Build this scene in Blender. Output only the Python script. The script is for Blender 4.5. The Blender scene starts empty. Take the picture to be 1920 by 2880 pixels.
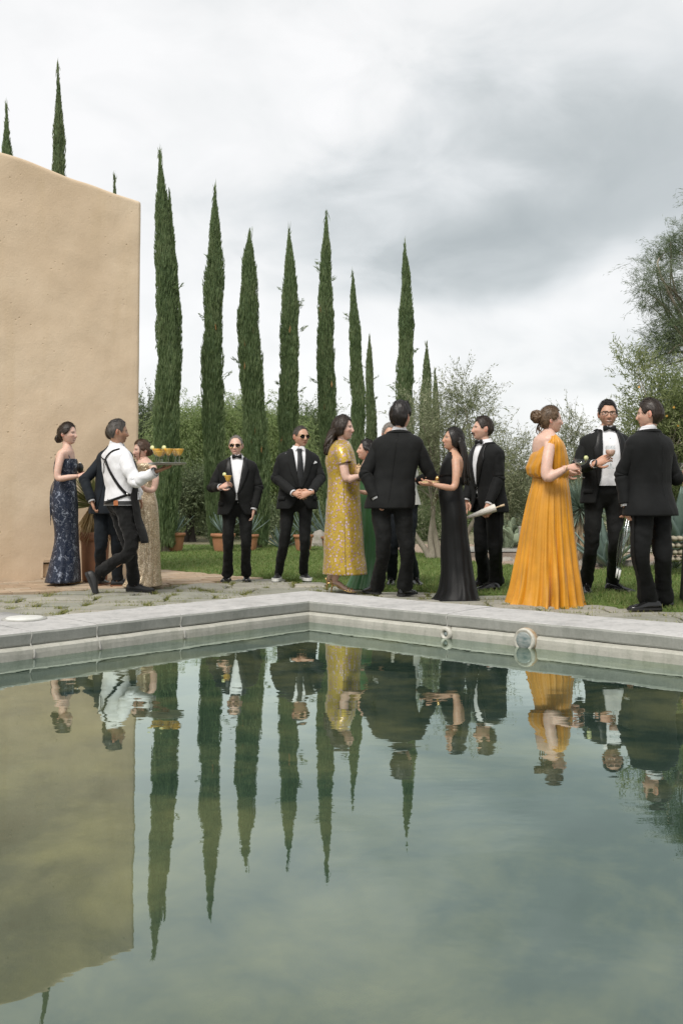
import bpy, bmesh, math, random
import numpy as np
from mathutils import Vector, Matrix, noise as mnoise

# ------------------------------------------------------------------ camera
SC = bpy.context.scene
COL = SC.collection
F = 2800.0; CX = 960.0; YH = 1400.0; PITCH = math.radians(3.0); CAMZ = 0.85
YPP = YH - F * math.tan(PITCH)
cam_d = bpy.data.cameras.new('camera'); cam = bpy.data.objects.new('camera', cam_d); COL.objects.link(cam)
cam.location = (0, 0, CAMZ); cam.rotation_euler = (math.pi / 2 + PITCH, 0, 0)
cam_d.lens = 36.0 * F / 2880.0; cam_d.sensor_width = 36.0; cam_d.sensor_fit = 'AUTO'
cam_d.shift_y = -(1440.0 - YPP) / 2880.0
cam_d.clip_start = 0.05; cam_d.clip_end = 20000
SC.camera = cam
SC.view_settings.view_transform = 'Standard'; SC.view_settings.look = 'None'
SC.view_settings.gamma = 1.0; SC.view_settings.use_curve_mapping = False
SC.view_settings.exposure = 1.0
SC.render.engine = 'CYCLES'
SC.cycles.use_denoising = True
SC.cycles.max_bounces = 8; SC.cycles.transparent_max_bounces = 12
SC.cycles.caustics_reflective = False; SC.cycles.caustics_refractive = False
SC.cycles.sample_clamp_indirect = 4.0

SUN_AZ, SUN_EL = math.radians(205), math.radians(52)   # behind the camera, to the left

def ray(px, py):
    u = (px - CX) / F; v = (YPP - py) / F
    c, s = math.cos(PITCH), math.sin(PITCH)
    return np.array([u, c - v * s, s + v * c])
def at(px, py, depth):
    r = ray(px, py); k = depth / r[1]
    return np.array([r[0] * k, depth, CAMZ + r[2] * k])
def on(px, py, z):
    r = ray(px, py); k = (z - CAMZ) / r[2]
    return np.array([r[0] * k, r[1] * k, z])

# ------------------------------------------------------------------ node helpers
def new_mat(name):
    m = bpy.data.materials.new(name); m.use_nodes = True
    nt = m.node_tree; nt.nodes.clear()
    return m, nt
def N(nt, t, **kw):
    n = nt.nodes.new(t)
    for k, v in kw.items():
        if k in n.inputs: n.inputs[k].default_value = v
        else: setattr(n, k, v)
    return n
def L(nt, a, b): nt.links.new(a, b)
def math_node(nt, op, a, b=None, clamp=False):
    n = nt.nodes.new('ShaderNodeMath'); n.operation = op; n.use_clamp = clamp
    for i, x in enumerate((a, b)):
        if x is None: continue
        if isinstance(x, (int, float)): n.inputs[i].default_value = x
        else: nt.links.new(x, n.inputs[i])
    return n.outputs[0]
def ramp(nt, fac, stops, interp='LINEAR'):
    r = nt.nodes.new('ShaderNodeValToRGB'); r.color_ramp.interpolation = interp
    el = r.color_ramp.elements
    while len(el) < len(stops): el.new(0.5)
    for e, (p, c) in zip(el, stops):
        e.position = p; e.color = (c[0], c[1], c[2], 1) if not isinstance(c, (int, float)) else (c, c, c, 1)
    if fac is not None: nt.links.new(fac, r.inputs[0])
    return r.outputs[0]
def coords(nt, scale=(1, 1, 1), kind='Object'):
    tc = nt.nodes.new('ShaderNodeTexCoord'); mp = nt.nodes.new('ShaderNodeMapping')
    mp.inputs['Scale'].default_value = scale
    nt.links.new(tc.outputs[kind], mp.inputs[0]); return mp.outputs[0]
def noise_tex(nt, vec, scale, detail=4, rough=0.55, dist=0.0):
    n = nt.nodes.new('ShaderNodeTexNoise'); n.inputs['Scale'].default_value = scale
    n.inputs['Detail'].default_value = detail; n.inputs['Roughness'].default_value = rough
    n.inputs['Distortion'].default_value = dist
    nt.links.new(vec, n.inputs['Vector']); return n.outputs['Fac']
def mixc(nt, fac, a, b, mode='MIX'):
    n = nt.nodes.new('ShaderNodeMix'); n.data_type = 'RGBA'; n.blend_type = mode
    for idx, x in ((0, fac), (6, a), (7, b)):
        if isinstance(x, (int, float)): n.inputs[idx].default_value = x
        elif isinstance(x, (tuple, list)): n.inputs[idx].default_value = (*x[:3], 1)
        else: nt.links.new(x, n.inputs[idx])
    return n.outputs[2]
def finish(nt, color, rough=0.6, bump=None, bstr=0.3, bdist=0.01, **kw):
    p = nt.nodes.new('ShaderNodeBsdfPrincipled'); o = nt.nodes.new('ShaderNodeOutputMaterial')
    if isinstance(color, (tuple, list)): p.inputs['Base Color'].default_value = (*color[:3], 1)
    else: nt.links.new(color, p.inputs['Base Color'])
    if isinstance(rough, (int, float)): p.inputs['Roughness'].default_value = rough
    else: nt.links.new(rough, p.inputs['Roughness'])
    for k, v in kw.items():
        key = k.replace('_', ' ')
        if isinstance(v, (int, float, tuple)): p.inputs[key].default_value = v
        else: nt.links.new(v, p.inputs[key])
    if bump is not None:
        b = nt.nodes.new('ShaderNodeBump'); b.inputs['Strength'].default_value = bstr
        b.inputs['Distance'].default_value = bdist
        nt.links.new(bump, b.inputs['Height']); nt.links.new(b.outputs[0], p.inputs['Normal'])
    nt.links.new(p.outputs[0], o.inputs[0]); return p

def simple_mat(name, c1, c2=None, rough=0.6, nscale=8, bump_scale=None, bstr=0.3, bdist=0.005, stretch=(1, 1, 1), **kw):
    m, nt = new_mat(name); v = coords(nt, stretch)
    c2 = c2 or tuple(x * 0.75 for x in c1)
    f = noise_tex(nt, v, nscale, 5)
    col = ramp(nt, f, [(0.3, c2), (0.7, c1)])
    b = noise_tex(nt, v, bump_scale, 5, 0.6) if bump_scale else None
    finish(nt, col, rough, b, bstr, bdist, **kw); return m

def leaf_mat(name, cols, trans=0.35, rough=0.55):
    """cols: dark, mid, light leaf colours, picked by each leaf's own random value"""
    m, nt = new_mat(name)
    a = N(nt, 'ShaderNodeAttribute'); a.attribute_name = 'rnd'
    n = len(cols); col = ramp(nt, a.outputs['Fac'], [(i / (n - 1), c) for i, c in enumerate(cols)])
    p = nt.nodes.new('ShaderNodeBsdfPrincipled'); L(nt, col, p.inputs['Base Color']); p.inputs['Roughness'].default_value = rough
    p.inputs['Specular IOR Level'].default_value = 0.3
    t = nt.nodes.new('ShaderNodeBsdfTranslucent'); L(nt, col, t.inputs[0])
    mx = nt.nodes.new('ShaderNodeMixShader'); mx.inputs[0].default_value = trans
    L(nt, p.outputs[0], mx.inputs[1]); L(nt, t.outputs[0], mx.inputs[2])
    o = nt.nodes.new('ShaderNodeOutputMaterial'); L(nt, mx.outputs[0], o.inputs[0]); return m

# ------------------------------------------------------------------ world: overcast sky
def build_world():
    w = bpy.data.worlds.new('World'); SC.world = w; w.use_nodes = True
    nt = w.node_tree; nt.nodes.clear()
    tc = nt.nodes.new('ShaderNodeTexCoord'); d = tc.outputs['Generated']
    sep = nt.nodes.new('ShaderNodeSeparateXYZ'); L(nt, d, sep.inputs[0])
    x, y, z = sep.outputs
    sky = nt.nodes.new('ShaderNodeTexSky'); sky.sky_type = 'NISHITA'; sky.sun_disc = False
    sky.sun_elevation = SUN_EL; sky.sun_rotation = SUN_AZ
    # soft cloud masses, a little flattened
    cmb = nt.nodes.new('ShaderNodeCombineXYZ')
    L(nt, x, cmb.inputs[0]); L(nt, y, cmb.inputs[1]); L(nt, math_node(nt, 'MULTIPLY', z, 1.7), cmb.inputs[2])
    n1 = noise_tex(nt, cmb.outputs[0], 3.4, 4, 0.48, 0.25)
    n2 = noise_tex(nt, cmb.outputs[0], 8.5, 6, 0.52, 0.4)
    az = math_node(nt, 'ARCTAN2', x, y)
    el = math_node(nt, 'ARCSINE', z)
    wob = math_node(nt, 'MULTIPLY', math_node(nt, 'SUBTRACT', n2, 0.5), 0.22)
    wob2 = math_node(nt, 'MULTIPLY', math_node(nt, 'SUBTRACT', n1, 0.5), 0.14)
    azw = math_node(nt, 'ADD', az, wob); elw = math_node(nt, 'ADD', el, wob2)
    def blob(px, py, wx, wy, amp):
        r = ray(px, py); r = r / np.linalg.norm(r)
        a0 = math.atan2(r[0], r[1]); e0 = math.asin(r[2])
        da = math_node(nt, 'DIVIDE', math_node(nt, 'SUBTRACT', azw, a0), wx / F)
        de = math_node(nt, 'DIVIDE', math_node(nt, 'SUBTRACT', elw, e0), wy / F)
        q = math_node(nt, 'ADD', math_node(nt, 'MULTIPLY', da, da), math_node(nt, 'MULTIPLY', de, de))
        g = math_node(nt, 'POWER', 2.71828, math_node(nt, 'MULTIPLY', q, -1.0))
        return math_node(nt, 'MULTIPLY', g, amp)
    acc = 0.0
    for b in SKY_BLOBS:
        g = blob(*b); acc = g if acc == 0.0 else math_node(nt, 'ADD', acc, g)
    base = math_node(nt, 'ADD', math_node(nt, 'MULTIPLY', math_node(nt, 'SUBTRACT', n1, 0.5), -0.60),
                     math_node(nt, 'MULTIPLY', math_node(nt, 'SUBTRACT', n2, 0.5), -0.66))
    lum = math_node(nt, 'SUBTRACT', math_node(nt, 'ADD', base, 0.78), acc, True)
    col = ramp(nt, lum, SKY_RAMP)
    skyc = nt.nodes.new('ShaderNodeMix'); skyc.data_type = 'RGBA'; skyc.blend_type = 'MULTIPLY'
    skyc.inputs[0].default_value = 1.0; L(nt, sky.outputs[0], skyc.inputs[6]); skyc.inputs[7].default_value = (1, 1, 1, 1)
    bg1 = nt.nodes.new('ShaderNodeBackground'); L(nt, skyc.outputs[2], bg1.inputs[0]); bg1.inputs[1].default_value = 0.08
    bg2 = nt.nodes.new('ShaderNodeBackground'); L(nt, col, bg2.inputs[0]); bg2.inputs[1].default_value = SKY_GAIN
    mx = nt.nodes.new('ShaderNodeMixShader'); mx.inputs[0].default_value = 0.93
    L(nt, bg1.outputs[0], mx.inputs[1]); L(nt, bg2.outputs[0], mx.inputs[2])
    o = nt.nodes.new('ShaderNodeOutputWorld'); L(nt, mx.outputs[0], o.inputs[0])

SKY_GAIN = 0.51
SKY_RAMP = [(0.0, (0.44, 0.478, 0.485)), (0.35, (0.58, 0.615, 0.62)), (0.60, (0.76, 0.785, 0.79)), (0.82, (0.92, 0.925, 0.92)), (1.0, (1.0, 0.995, 0.99))]
SKY_BLOBS = [  # px, py, width, height, amount of grey
    (1500, 680, 420, 120, 0.44), (1220, 620, 360, 90, 0.28), (1880, 420, 360, 260, 0.44), (1500, 330, 330, 150, 0.20), (1180, 380, 220, 110, 0.12),
    (1050, 800, 330, 60, 0.14), (960, 470, 260, 90, 0.08), (660, 620, 260, 120, 0.05), (1640, 1040, 300, 45, 0.08),
    (200, 150, 560, 420, -0.22), (1400, 880, 420, 60, -0.16), (820, 300, 260, 200, -0.12), (1100, 1100, 700, 130, -0.16), (500, 950, 400, 200, -0.10)]
build_world()
sun_d = bpy.data.lights.new('sun', 'SUN'); sun = bpy.data.objects.new('sun', sun_d); COL.objects.link(sun)
sun_d.energy = 1.5; sun_d.angle = math.radians(22); sun_d.color = (1.0, 0.955, 0.89)
_sd = Vector((math.sin(SUN_AZ) * math.cos(SUN_EL), math.cos(SUN_AZ) * math.cos(SUN_EL), math.sin(SUN_EL)))
sun.rotation_euler = _sd.to_track_quat('Z', 'Y').to_euler(); sun.location = (-4, -8, 12)

# ------------------------------------------------------------------ mesh helpers
def make_obj(name, verts, faces, mat, parent=None, smooth=True, loc=None, rnd=None, colattr=None, mats=None, midx=None):
    me = bpy.data.meshes.new(name)
    verts = np.asarray(verts, dtype=np.float32)
    if isinstance(faces, np.ndarray):
        n, k = faces.shape
        me.vertices.add(len(verts)); me.vertices.foreach_set('co', verts.ravel())
        me.loops.add(n * k); me.loops.foreach_set('vertex_index', faces.astype(np.int32).ravel())
        me.polygons.add(n); me.polygons.foreach_set('loop_start', np.arange(0, n * k, k, dtype=np.int32))
        me.update(calc_edges=True)
    else:
        me.from_pydata([tuple(v) for v in verts.tolist()], [], faces); me.update()
    if smooth:
        me.polygons.foreach_set('use_smooth', np.ones(len(me.polygons), dtype=bool))
    if rnd is not None:
        a = me.attributes.new('rnd', 'FLOAT', 'POINT'); a.data.foreach_set('value', np.asarray(rnd, dtype=np.float32))
    if colattr is not None:
        a = me.attributes.new('tint', 'FLOAT_COLOR', 'POINT'); a.data.foreach_set('color', np.asarray(colattr, dtype=np.float32).ravel())
    for m in (mats or [mat]): me.materials.append(m)
    if midx is not None: me.polygons.foreach_set('material_index', np.asarray(midx, dtype=np.int32))
    o = bpy.data.objects.new(name, me); COL.objects.link(o)
    if parent is not None: o.parent = parent; o.matrix_parent_inverse = parent_inv(parent)
    return o
def parent_inv(p):
    m = Matrix.LocRotScale(p.location, p.rotation_euler, p.scale)
    return (m.inverted() if p.parent is None else Matrix.Identity(4))
def empty(name, loc):
    o = bpy.data.objects.new(name, None); COL.objects.link(o); o.location = tuple(loc); o.empty_display_size = 0.1; return o
def tag(o, label=None, cat=None, group=None, kind=None):
    if label: o['label'] = label
    if cat: o['category'] = cat
    if group: o['group'] = group
    if kind: o['kind'] = kind
    return o

class MB:
    """collects verts and faces of several shapes for one mesh"""
    def __init__(s): s.v = []; s.f = []; s.c = []; s.n = 0
    def add(s, v, f, col=None):
        v = np.asarray(v, dtype=float).reshape(-1, 3)
        s.v.append(v); s.f += [tuple(int(i) + s.n for i in q) for q in f]
        s.c.append(np.ones((len(v), 4)) if col is None else np.asarray(col, float) * np.ones((len(v), 4)))
        s.n += len(v); return s
    def box(s, c, h, R=None):
        h = np.asarray(h, float); c = np.asarray(c, float)
        v = np.array([[i, j, k] for i in (-1, 1) for j in (-1, 1) for k in (-1, 1)], float) * h
        if R is not None: v = v @ np.asarray(R).T
        return s.add(v + c, [(0, 1, 3, 2), (4, 6, 7, 5), (0, 4, 5, 1), (2, 3, 7, 6), (0, 2, 6, 4), (1, 5, 7, 3)])
    def build(s, name, mat, parent=None, smooth=True, col=False, **kw):
        return make_obj(name, np.concatenate(s.v), s.f, mat, parent, smooth, colattr=np.concatenate(s.c) if col else None, **kw)

def grid_faces(R, S, closed=True, cap0=False, cap1=False, off=0):
    f = []
    for i in range(R - 1):
        for j in range(S if closed else S - 1):
            k = (j + 1) % S
            f.append((off + i * S + j, off + i * S + k, off + (i + 1) * S + k, off + (i + 1) * S + j))
    if cap0: f.append(tuple(off + j for j in range(S))[::-1])
    if cap1: f.append(tuple(off + (R - 1) * S + j for j in range(S)))
    return f
def unit(v):
    v = np.asarray(v, float); return v / (np.linalg.norm(v) + 1e-12)
def catmull(P, n):
    P = np.asarray(P, float)
    if P.ndim == 1: P = P[:, None]
    m = len(P)
    if m < 3:
        t = np.linspace(0, m - 1, n)
        return np.stack([np.interp(t, range(m), P[:, k]) for k in range(P.shape[1])], 1)
    Q = np.vstack([2 * P[0] - P[1], P, 2 * P[-1] - P[-2]])
    out = []
    for t in np.linspace(0, m - 1, n):
        i = min(int(t), m - 2); u = t - i
        p0, p1, p2, p3 = Q[i], Q[i + 1], Q[i + 2], Q[i + 3]
        out.append(0.5 * (2 * p1 + (p2 - p0) * u + (2 * p0 - 5 * p1 + 4 * p2 - p3) * u * u + (3 * p1 - p0 - 3 * p2 + p3) * u ** 3))
    return np.array(out)
def tube(pts, rad, seg=12, n=None, ref=(0, 1, 0), flat=1.0, cap=True, fold=None):
    """tapered tube through pts; flat = ratio of the radius along ref to the radius across it"""
    pts = np.asarray(pts, float); rad = np.asarray(rad, float) * np.ones(len(pts))
    if n: pts2 = catmull(pts, n); rad2 = np.maximum(catmull(rad, n)[:, 0], 1e-4)
    else: pts2, rad2 = pts, rad
    R = len(pts2); V = []
    tan = np.gradient(pts2, axis=0)
    a = np.linspace(0, 2 * np.pi, seg, endpoint=False)
    ref = np.asarray(ref, float)
    for i in range(R):
        t = unit(tan[i]); s = np.cross(t, ref)
        if np.linalg.norm(s) < 1e-3: s = np.cross(t, (1, 0.1, 0.05))
        s = unit(s); u = np.cross(s, t)
        r = rad2[i]
        rr = np.ones(seg) if fold is None else fold(i / (R - 1), a)
        V.append(pts2[i] + np.outer(np.cos(a) * rr, s) * r + np.outer(np.sin(a) * rr, u) * r * flat)
    return np.concatenate(V), grid_faces(R, seg, True, cap, cap)
def lathe(profile, seg=24, c=(0, 0, 0), wob=0.0, rng=None):
    a = np.linspace(0, 2 * np.pi, seg, endpoint=False)
    V = [np.stack([r * np.cos(a), r * np.sin(a), np.full(seg, z)], 1) for r, z in profile]
    return np.concatenate(V) + np.asarray(c), grid_faces(len(profile), seg, True, True, True)
def ellipsoid(c, r, seg=16, rings=10, R=None):
    th = np.linspace(0.02, np.pi - 0.02, rings); a = np.linspace(0, 2 * np.pi, seg, endpoint=False)
    V = np.concatenate([np.stack([np.sin(t) * np.cos(a), np.sin(t) * np.sin(a), np.full(seg, np.cos(t))], 1) for t in th]) * np.asarray(r)
    if R is not None: V = V @ np.asarray(R).T
    return V + np.asarray(c), grid_faces(rings, seg, True, True, True)

def leaf_cards(C, D, Wd, ln, wd, rng):
    """diamond leaves: centre C, direction D, width direction Wd, lengths ln, widths wd -> verts, quads"""
    n = len(C); D = D / np.linalg.norm(D, axis=1, keepdims=True)
    S = np.cross(D, Wd); S /= (np.linalg.norm(S, axis=1, keepdims=True) + 1e-9)
    ln = ln[:, None]; wd = wd[:, None]
    nrm = np.cross(S, D)
    mid = C + nrm * wd * 0.25
    V = np.stack([C - D * ln * .5, mid + S * wd * .5 - D * ln * .08, C + D * ln * .5, mid - S * wd * .5 - D * ln * .08], 1).reshape(-1, 3)
    return V, np.arange(4 * n).reshape(n, 4)
def leaves_obj(name, C, D, ln, wd, mat, parent, rng, rnd=None):
    C = np.asarray(C, float); D = np.asarray(D, float); n = len(C)
    V, Q = leaf_cards(C, D, rng.normal(size=(n, 3)), ln, wd, rng)
    r = rng.random(n) if rnd is None else rnd
    return make_obj(name, V, Q, mat, parent, True, rnd=np.repeat(r, 4))
# ------------------------------------------------------------------ pool frame
GZ = -0.10
C0 = on(869, 1746, 0.0); _l = on(0, 1860, 0.0); _r = on(1920, 1867, 0.0)
PU = unit(_l - C0); PV = unit(_r - C0); PV = unit(PV - PU * 0.5 * PU.dot(PV)); PU = unit(PU - PV * PU.dot(PV))
ZUP = np.array([0, 0, 1.0])
def pool(a, b, z): return C0 + PU * a + PV * b + ZUP * z
def pool_ab(p): q = np.asarray(p)[:3] - C0; return q.dot(PU), q.dot(PV)
PLEN = 12.0

# --- materials of the setting
def mat_concrete(name, c1, c2, stain, scale=3.0):
    m, nt = new_mat(name); v = coords(nt)
    f = noise_tex(nt, v, scale, 8, 0.62); col = ramp(nt, f, [(0.28, c2), (0.5, c1), (0.75, tuple(x * 1.12 for x in c1))])
    vs = coords(nt, (6, 6, 1.2)); s = noise_tex(nt, vs, 2.4, 6, 0.7)
    col = mixc(nt, ramp(nt, s, [(0.47, 0.0), (0.66, 0.75)]), col, stain)
    fine = noise_tex(nt, v, 60, 4, 0.7)
    col = mixc(nt, 0.25, col, ramp(nt, fine, [(0.3, tuple(x * .6 for x in c1)), (0.7, tuple(min(1, x * 1.2) for x in c1))]))
    h = math_node(nt, 'ADD', math_node(nt, 'MULTIPLY', fine, 0.3), f)
    finish(nt, col, 0.85, h, 0.5, 0.01); return m
M_COPING = mat_concrete('coping concrete', (0.44, 0.43, 0.415), (0.32, 0.315, 0.30), (0.24, 0.24, 0.23))
M_COPFACE = mat_concrete('stained coping face', (0.29, 0.295, 0.265), (0.20, 0.21, 0.185), (0.38, 0.38, 0.35), 4.0)
M_BAND = mat_concrete('pool plaster', (0.44, 0.43, 0.375), (0.35, 0.345, 0.295), (0.29, 0.295, 0.245), 5.0)
M_JOINT = simple_mat('joint mortar', (0.40, 0.39, 0.36), (0.28, 0.28, 0.25), 0.9, 20, 60, 0.6)

def mat_water():
    m, nt = new_mat('green pool water'); v = coords(nt)
    f = noise_tex(nt, v, 0.8, 6, 0.62, 0.6); g = noise_tex(nt, v, 3.6, 6, 0.68, 0.4)
    col = ramp(nt, math_node(nt, 'ADD', math_node(nt, 'MULTIPLY', f, 0.7), math_node(nt, 'MULTIPLY', g, 0.3)),
               [(0.33, (0.008, 0.020, 0.015)), (0.46, (0.024, 0.043, 0.031)), (0.60, (0.100, 0.112, 0.055))])
    w1 = noise_tex(nt, coords(nt, (1.0, 1.6, 1)), 2.2, 2, 0.4, 0.3)
    w2 = noise_tex(nt, coords(nt, (1.0, 2.2, 1)), 8.0, 2, 0.45, 0.2)
    w3 = noise_tex(nt, coords(nt, (1.0, 1.0, 1)), 0.7, 1, 0.4)
    calm = ramp(nt, noise_tex(nt, v, 0.5, 2), [(0.35, 0.35), (0.7, 1.0)])
    h = math_node(nt, 'ADD', math_node(nt, 'MULTIPLY', w1, 0.55), math_node(nt, 'MULTIPLY', math_node(nt, 'MULTIPLY', w2, 0.12), calm))
    h = math_node(nt, 'ADD', h, math_node(nt, 'MULTIPLY', w3, 0.6))
    bp = nt.nodes.new('ShaderNodeBump'); bp.inputs['Strength'].default_value = 1.0; bp.inputs['Distance'].default_value = 0.0021; L(nt, h, bp.inputs['Height'])
    df = nt.nodes.new('ShaderNodeBsdfDiffuse'); L(nt, col, df.inputs[0])
    gl = nt.nodes.new('ShaderNodeBsdfGlossy'); gl.inputs[0].default_value = (0.88, 1.0, 0.94, 1); gl.inputs['Roughness'].default_value = 0.012; L(nt, bp.outputs[0], gl.inputs['Normal'])
    lw = nt.nodes.new('ShaderNodeLayerWeight'); lw.inputs[0].default_value = 0.5
    fac = ramp(nt, lw.outputs['Facing'], [(0.0, .04), (.3, .08), (.53, .155), (.69, .30), (.83, .56), (1.0, .92)])
    mx = nt.nodes.new('ShaderNodeMixShader'); L(nt, fac, mx.inputs[0]); L(nt, df.outputs[0], mx.inputs[1]); L(nt, gl.outputs[0], mx.inputs[2])
    o = nt.nodes.new('ShaderNodeOutputMaterial'); L(nt, mx.outputs[0], o.inputs[0]); return m
M_WATER = mat_water()
w = make_obj('pool_water', [pool(-0.05, -0.05, 0), pool(PLEN, -0.05, 0), pool(PLEN, PLEN, 0), pool(-0.05, PLEN, 0)], [(0, 1, 2, 3)], M_WATER)
if w.data.polygons[0].normal.z < 0: w.data.flip_normals()
tag(w, 'still green pool water mirroring sky, cypresses and guests', kind='structure')

def run_pt(side, s, o, z):
    """point on a pool side: s along it, o outwards from the water line"""
    return pool(s, -o, z) if side == 0 else pool(-o, s, z)
def profile_run(prof, side, s0, s1, n=14, mitre0=False, lump=0.004, seed=0):
    """closed profile [(out, z)] swept along a pool side from s0 to s1"""
    rows = []
    for i, s in enumerate(np.linspace(s0, s1, n)):
        row = []
        for o, z in prof:
            ss = s
            if mitre0 and i == 0: ss = -o
            p = run_pt(side, ss, o, z)
            q = mnoise.noise(Vector(p * 2.3) + Vector((seed, 0, 0))) * lump + mnoise.noise(Vector(p * 9.0)) * lump * 0.5
            row.append(p + ZUP * q - (PV if side == 0 else PU) * q)
        rows.append(row)
    V = np.array(rows).reshape(-1, 3)
    return V, grid_faces(n, len(prof), True, True, True)
COP = [(-0.014, 0.070), (-0.018, 0.078), (-0.022, 0.128), (-0.017, 0.138), (-0.006, 0.142), (0.15, 0.145), (0.32, 0.147), (0.47, 0.145), (0.5, 0.13), (0.5, -0.3), (0.1, -0.3), (0.1, 0.072)]
BAND = [(-0.050, -0.5), (-0.050, 0.030), (-0.048, 0.050), (-0.040, 0.058), (-0.012, 0.066), (0.09, 0.067), (0.09, -0.5)]
basin = empty('pool_basin', pool(0, 0, -0.5)); tag(basin, 'plastered swimming pool rim with grey concrete coping around green water', kind='structure')
def left_s(px, py): return pool_ab(on(px, py, 0.10))[0]
def right_s(px, py): return pool_ab(on(px, py, 0.10))[1]
cutsL = [0.0, left_s(487, 1745), left_s(225, 1768), left_s(38, 1788), PLEN]
cutsR = [0.0, right_s(1262, 1745), 4.3, 7.0, PLEN]
for side, cuts in ((0, cutsL), (1, cutsR)):
    for i in range(len(cuts) - 1):
        a, b = cuts[i] + (0.002 if i else 0), cuts[i + 1] - 0.002
        V, Fc = profile_run(COP, side, a, b, 60, i == 0, 0.0035, 3 + i + 7 * side)
        make_obj('coping_block', V, Fc, M_COPING, basin, False, mats=[M_COPING, M_COPFACE], midx=[1 if k % len(COP) in (0, 1, 2) and k < 59 * len(COP) else 0 for k in range(len(Fc))])
    V, Fc = profile_run(BAND, side, 0, PLEN, 120, True, 0.003, 50 + side)
    make_obj('plaster_band', V, Fc, M_BAND, basin, False)
    for i in range(1, len(cuts) - 1):                       # lumpy mortar in the joints
        s = cuts[i]; pts = [run_pt(side, s + random.uniform(-.006, .006), -o - 0.004, z) for o, z in ((0.056, 0.0), (0.044, 0.04), (0.014, 0.075), (0.017, 0.12), (0.0, 0.138))]
        V, Fc = tube(pts, [0.005, 0.007, 0.004, 0.005, 0.003], 8, 14); make_obj('mortar_joint', V, Fc, M_JOINT, basin)
# the far two sides behind the camera, kept plain
for k in (0, 1):
    rows = []
    for s in (0.0, PLEN + .5):
        rows.append([(pool(PLEN + o, s, z) if k else pool(s, PLEN + o, z)) for o, z in ((-.03, .07), (-.03, .14), (.5, .14), (.5, -.3), (.05, -.3), (.05, .07))])
    make_obj('coping_block', np.array(rows).reshape(-1, 3), grid_faces(2, 6, True, True, True), M_COPING, basin, False)
# widened slab behind the coping with the skimmer lid
sa0, _ = pool_ab(on(152, 1738, 0.145)); _, sb1 = pool_ab(on(120, 1729, 0.145))
rows = []
prof = [(0.49, 0.140), (0.49, -0.2), (0.93, -0.2), (0.94, 0.12), (0.92, 0.139)]
rows = np.array([[run_pt(0, s, o, z) for o, z in prof] for s in np.linspace(sa0, sa0 + 1.9, 10)])
make_obj('skimmer_slab', rows.reshape(-1, 3), grid_faces(10, 5, True, True, True), M_COPING, basin)
M_LID = simple_mat('white plastic lid', (0.66, 0.66, 0.63), (0.52, 0.52, 0.48), 0.6, 12)
lc = on(70, 1740, 0.150)
lid = empty('skimmer_lid', lc); tag(lid, 'round white plastic skimmer lid set in the grey pool coping', 'lid')
V, Fc = lathe([(0.001, 0.012), (0.10, 0.010), (0.106, 0.006), (0.108, -0.01), (0.02, -0.01)], 32, lc); make_obj('cover', V, Fc, M_LID, lid)
V, Fc = lathe([(0.111, 0.003), (0.125, 0.004), (0.128, -0.004), (0.111, -0.006)], 32, lc); make_obj('ring', V, Fc, M_JOINT, lid)

# fittings in the right pool wall
M_WHITE = simple_mat('aged white plastic', (0.58, 0.57, 0.51), (0.36, 0.34, 0.28), 0.6, 40)
M_RUST = simple_mat('rust stain', (0.32, 0.20, 0.10), (0.5, 0.44, 0.34), 0.8, 30)
def glass_mat(name, tint=(1, 1, 1), rough=0.0, ior=1.45):
    m, nt = new_mat(name)
    finish(nt, tint, rough, Transmission_Weight=1.0, IOR=ior); return m
M_GLASS = glass_mat('clear glass')
M_LENS = simple_mat('pool lamp lens', (0.10, 0.15, 0.15), (0.33, 0.35, 0.33), 0.35, 22, stretch=(1, 1, 3))
inn = PU                                         # points into the pool from the right-hand wall
def frame_disc(c, n, prof, seg=28):
    n = unit(n); s = unit(np.cross(ZUP, n)); u = np.cross(n, s)
    a = np.linspace(0, 2 * np.pi, seg, endpoint=False)
    V = np.concatenate([np.asarray(c) + np.outer(np.cos(a), s) * r + np.outer(np.sin(a), u) * r + n * h for r, h in prof])
    return V, grid_faces(len(prof), seg, True, True, True)
p1 = on(1240, 1787, 0.022); b1 = pool_ab(p1)[1]; c1 = pool(0.055, b1, 0.026)
e = empty('return_fitting', c1); tag(e, 'small round white water inlet ring on the pool wall', 'pool fitting')
V, Fc = frame_disc(c1, inn, [(0.018, 0.0), (0.018, 0.014), (0.026, 0.019), (0.037, 0.016), (0.042, 0.006), (0.042, -0.03)]); make_obj('ring', V, Fc, M_WHITE, e)
V, Fc = frame_disc(c1, inn, [(0.0175, -0.01), (0.011, 0.010), (0.002, 0.010)]); make_obj('nozzle', V, Fc, M_LENS, e)
p2 = on(1520, 1797, 0.03); b2 = pool_ab(p2)[1]; c2 = pool(0.045, b2, 0.040)
e = empty('pool_lamp', c2); tag(e, 'round glass pool lamp in rusty white bezel on the pool wall', 'pool lamp')
V, Fc = frame_disc(c2, inn, [(0.056, 0.03), (0.063, 0.034), (0.068, 0.022), (0.068, -0.04)]); make_obj('bezel', V, Fc, M_WHITE, e)
V, Fc = frame_disc(c2, inn, [(0.0575, 0.018), (0.053, 0.028), (0.040, 0.034), (0.022, 0.037), (0.004, 0.038)]); make_obj('lens', V, Fc, M_LENS, e)
V, Fc = frame_disc(c2, inn, [(0.0682, 0.016), (0.0705, 0.012), (0.0705, -0.01), (0.0682, -0.016)]); make_obj('rust_band', V, Fc, M_RUST, e)

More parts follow.
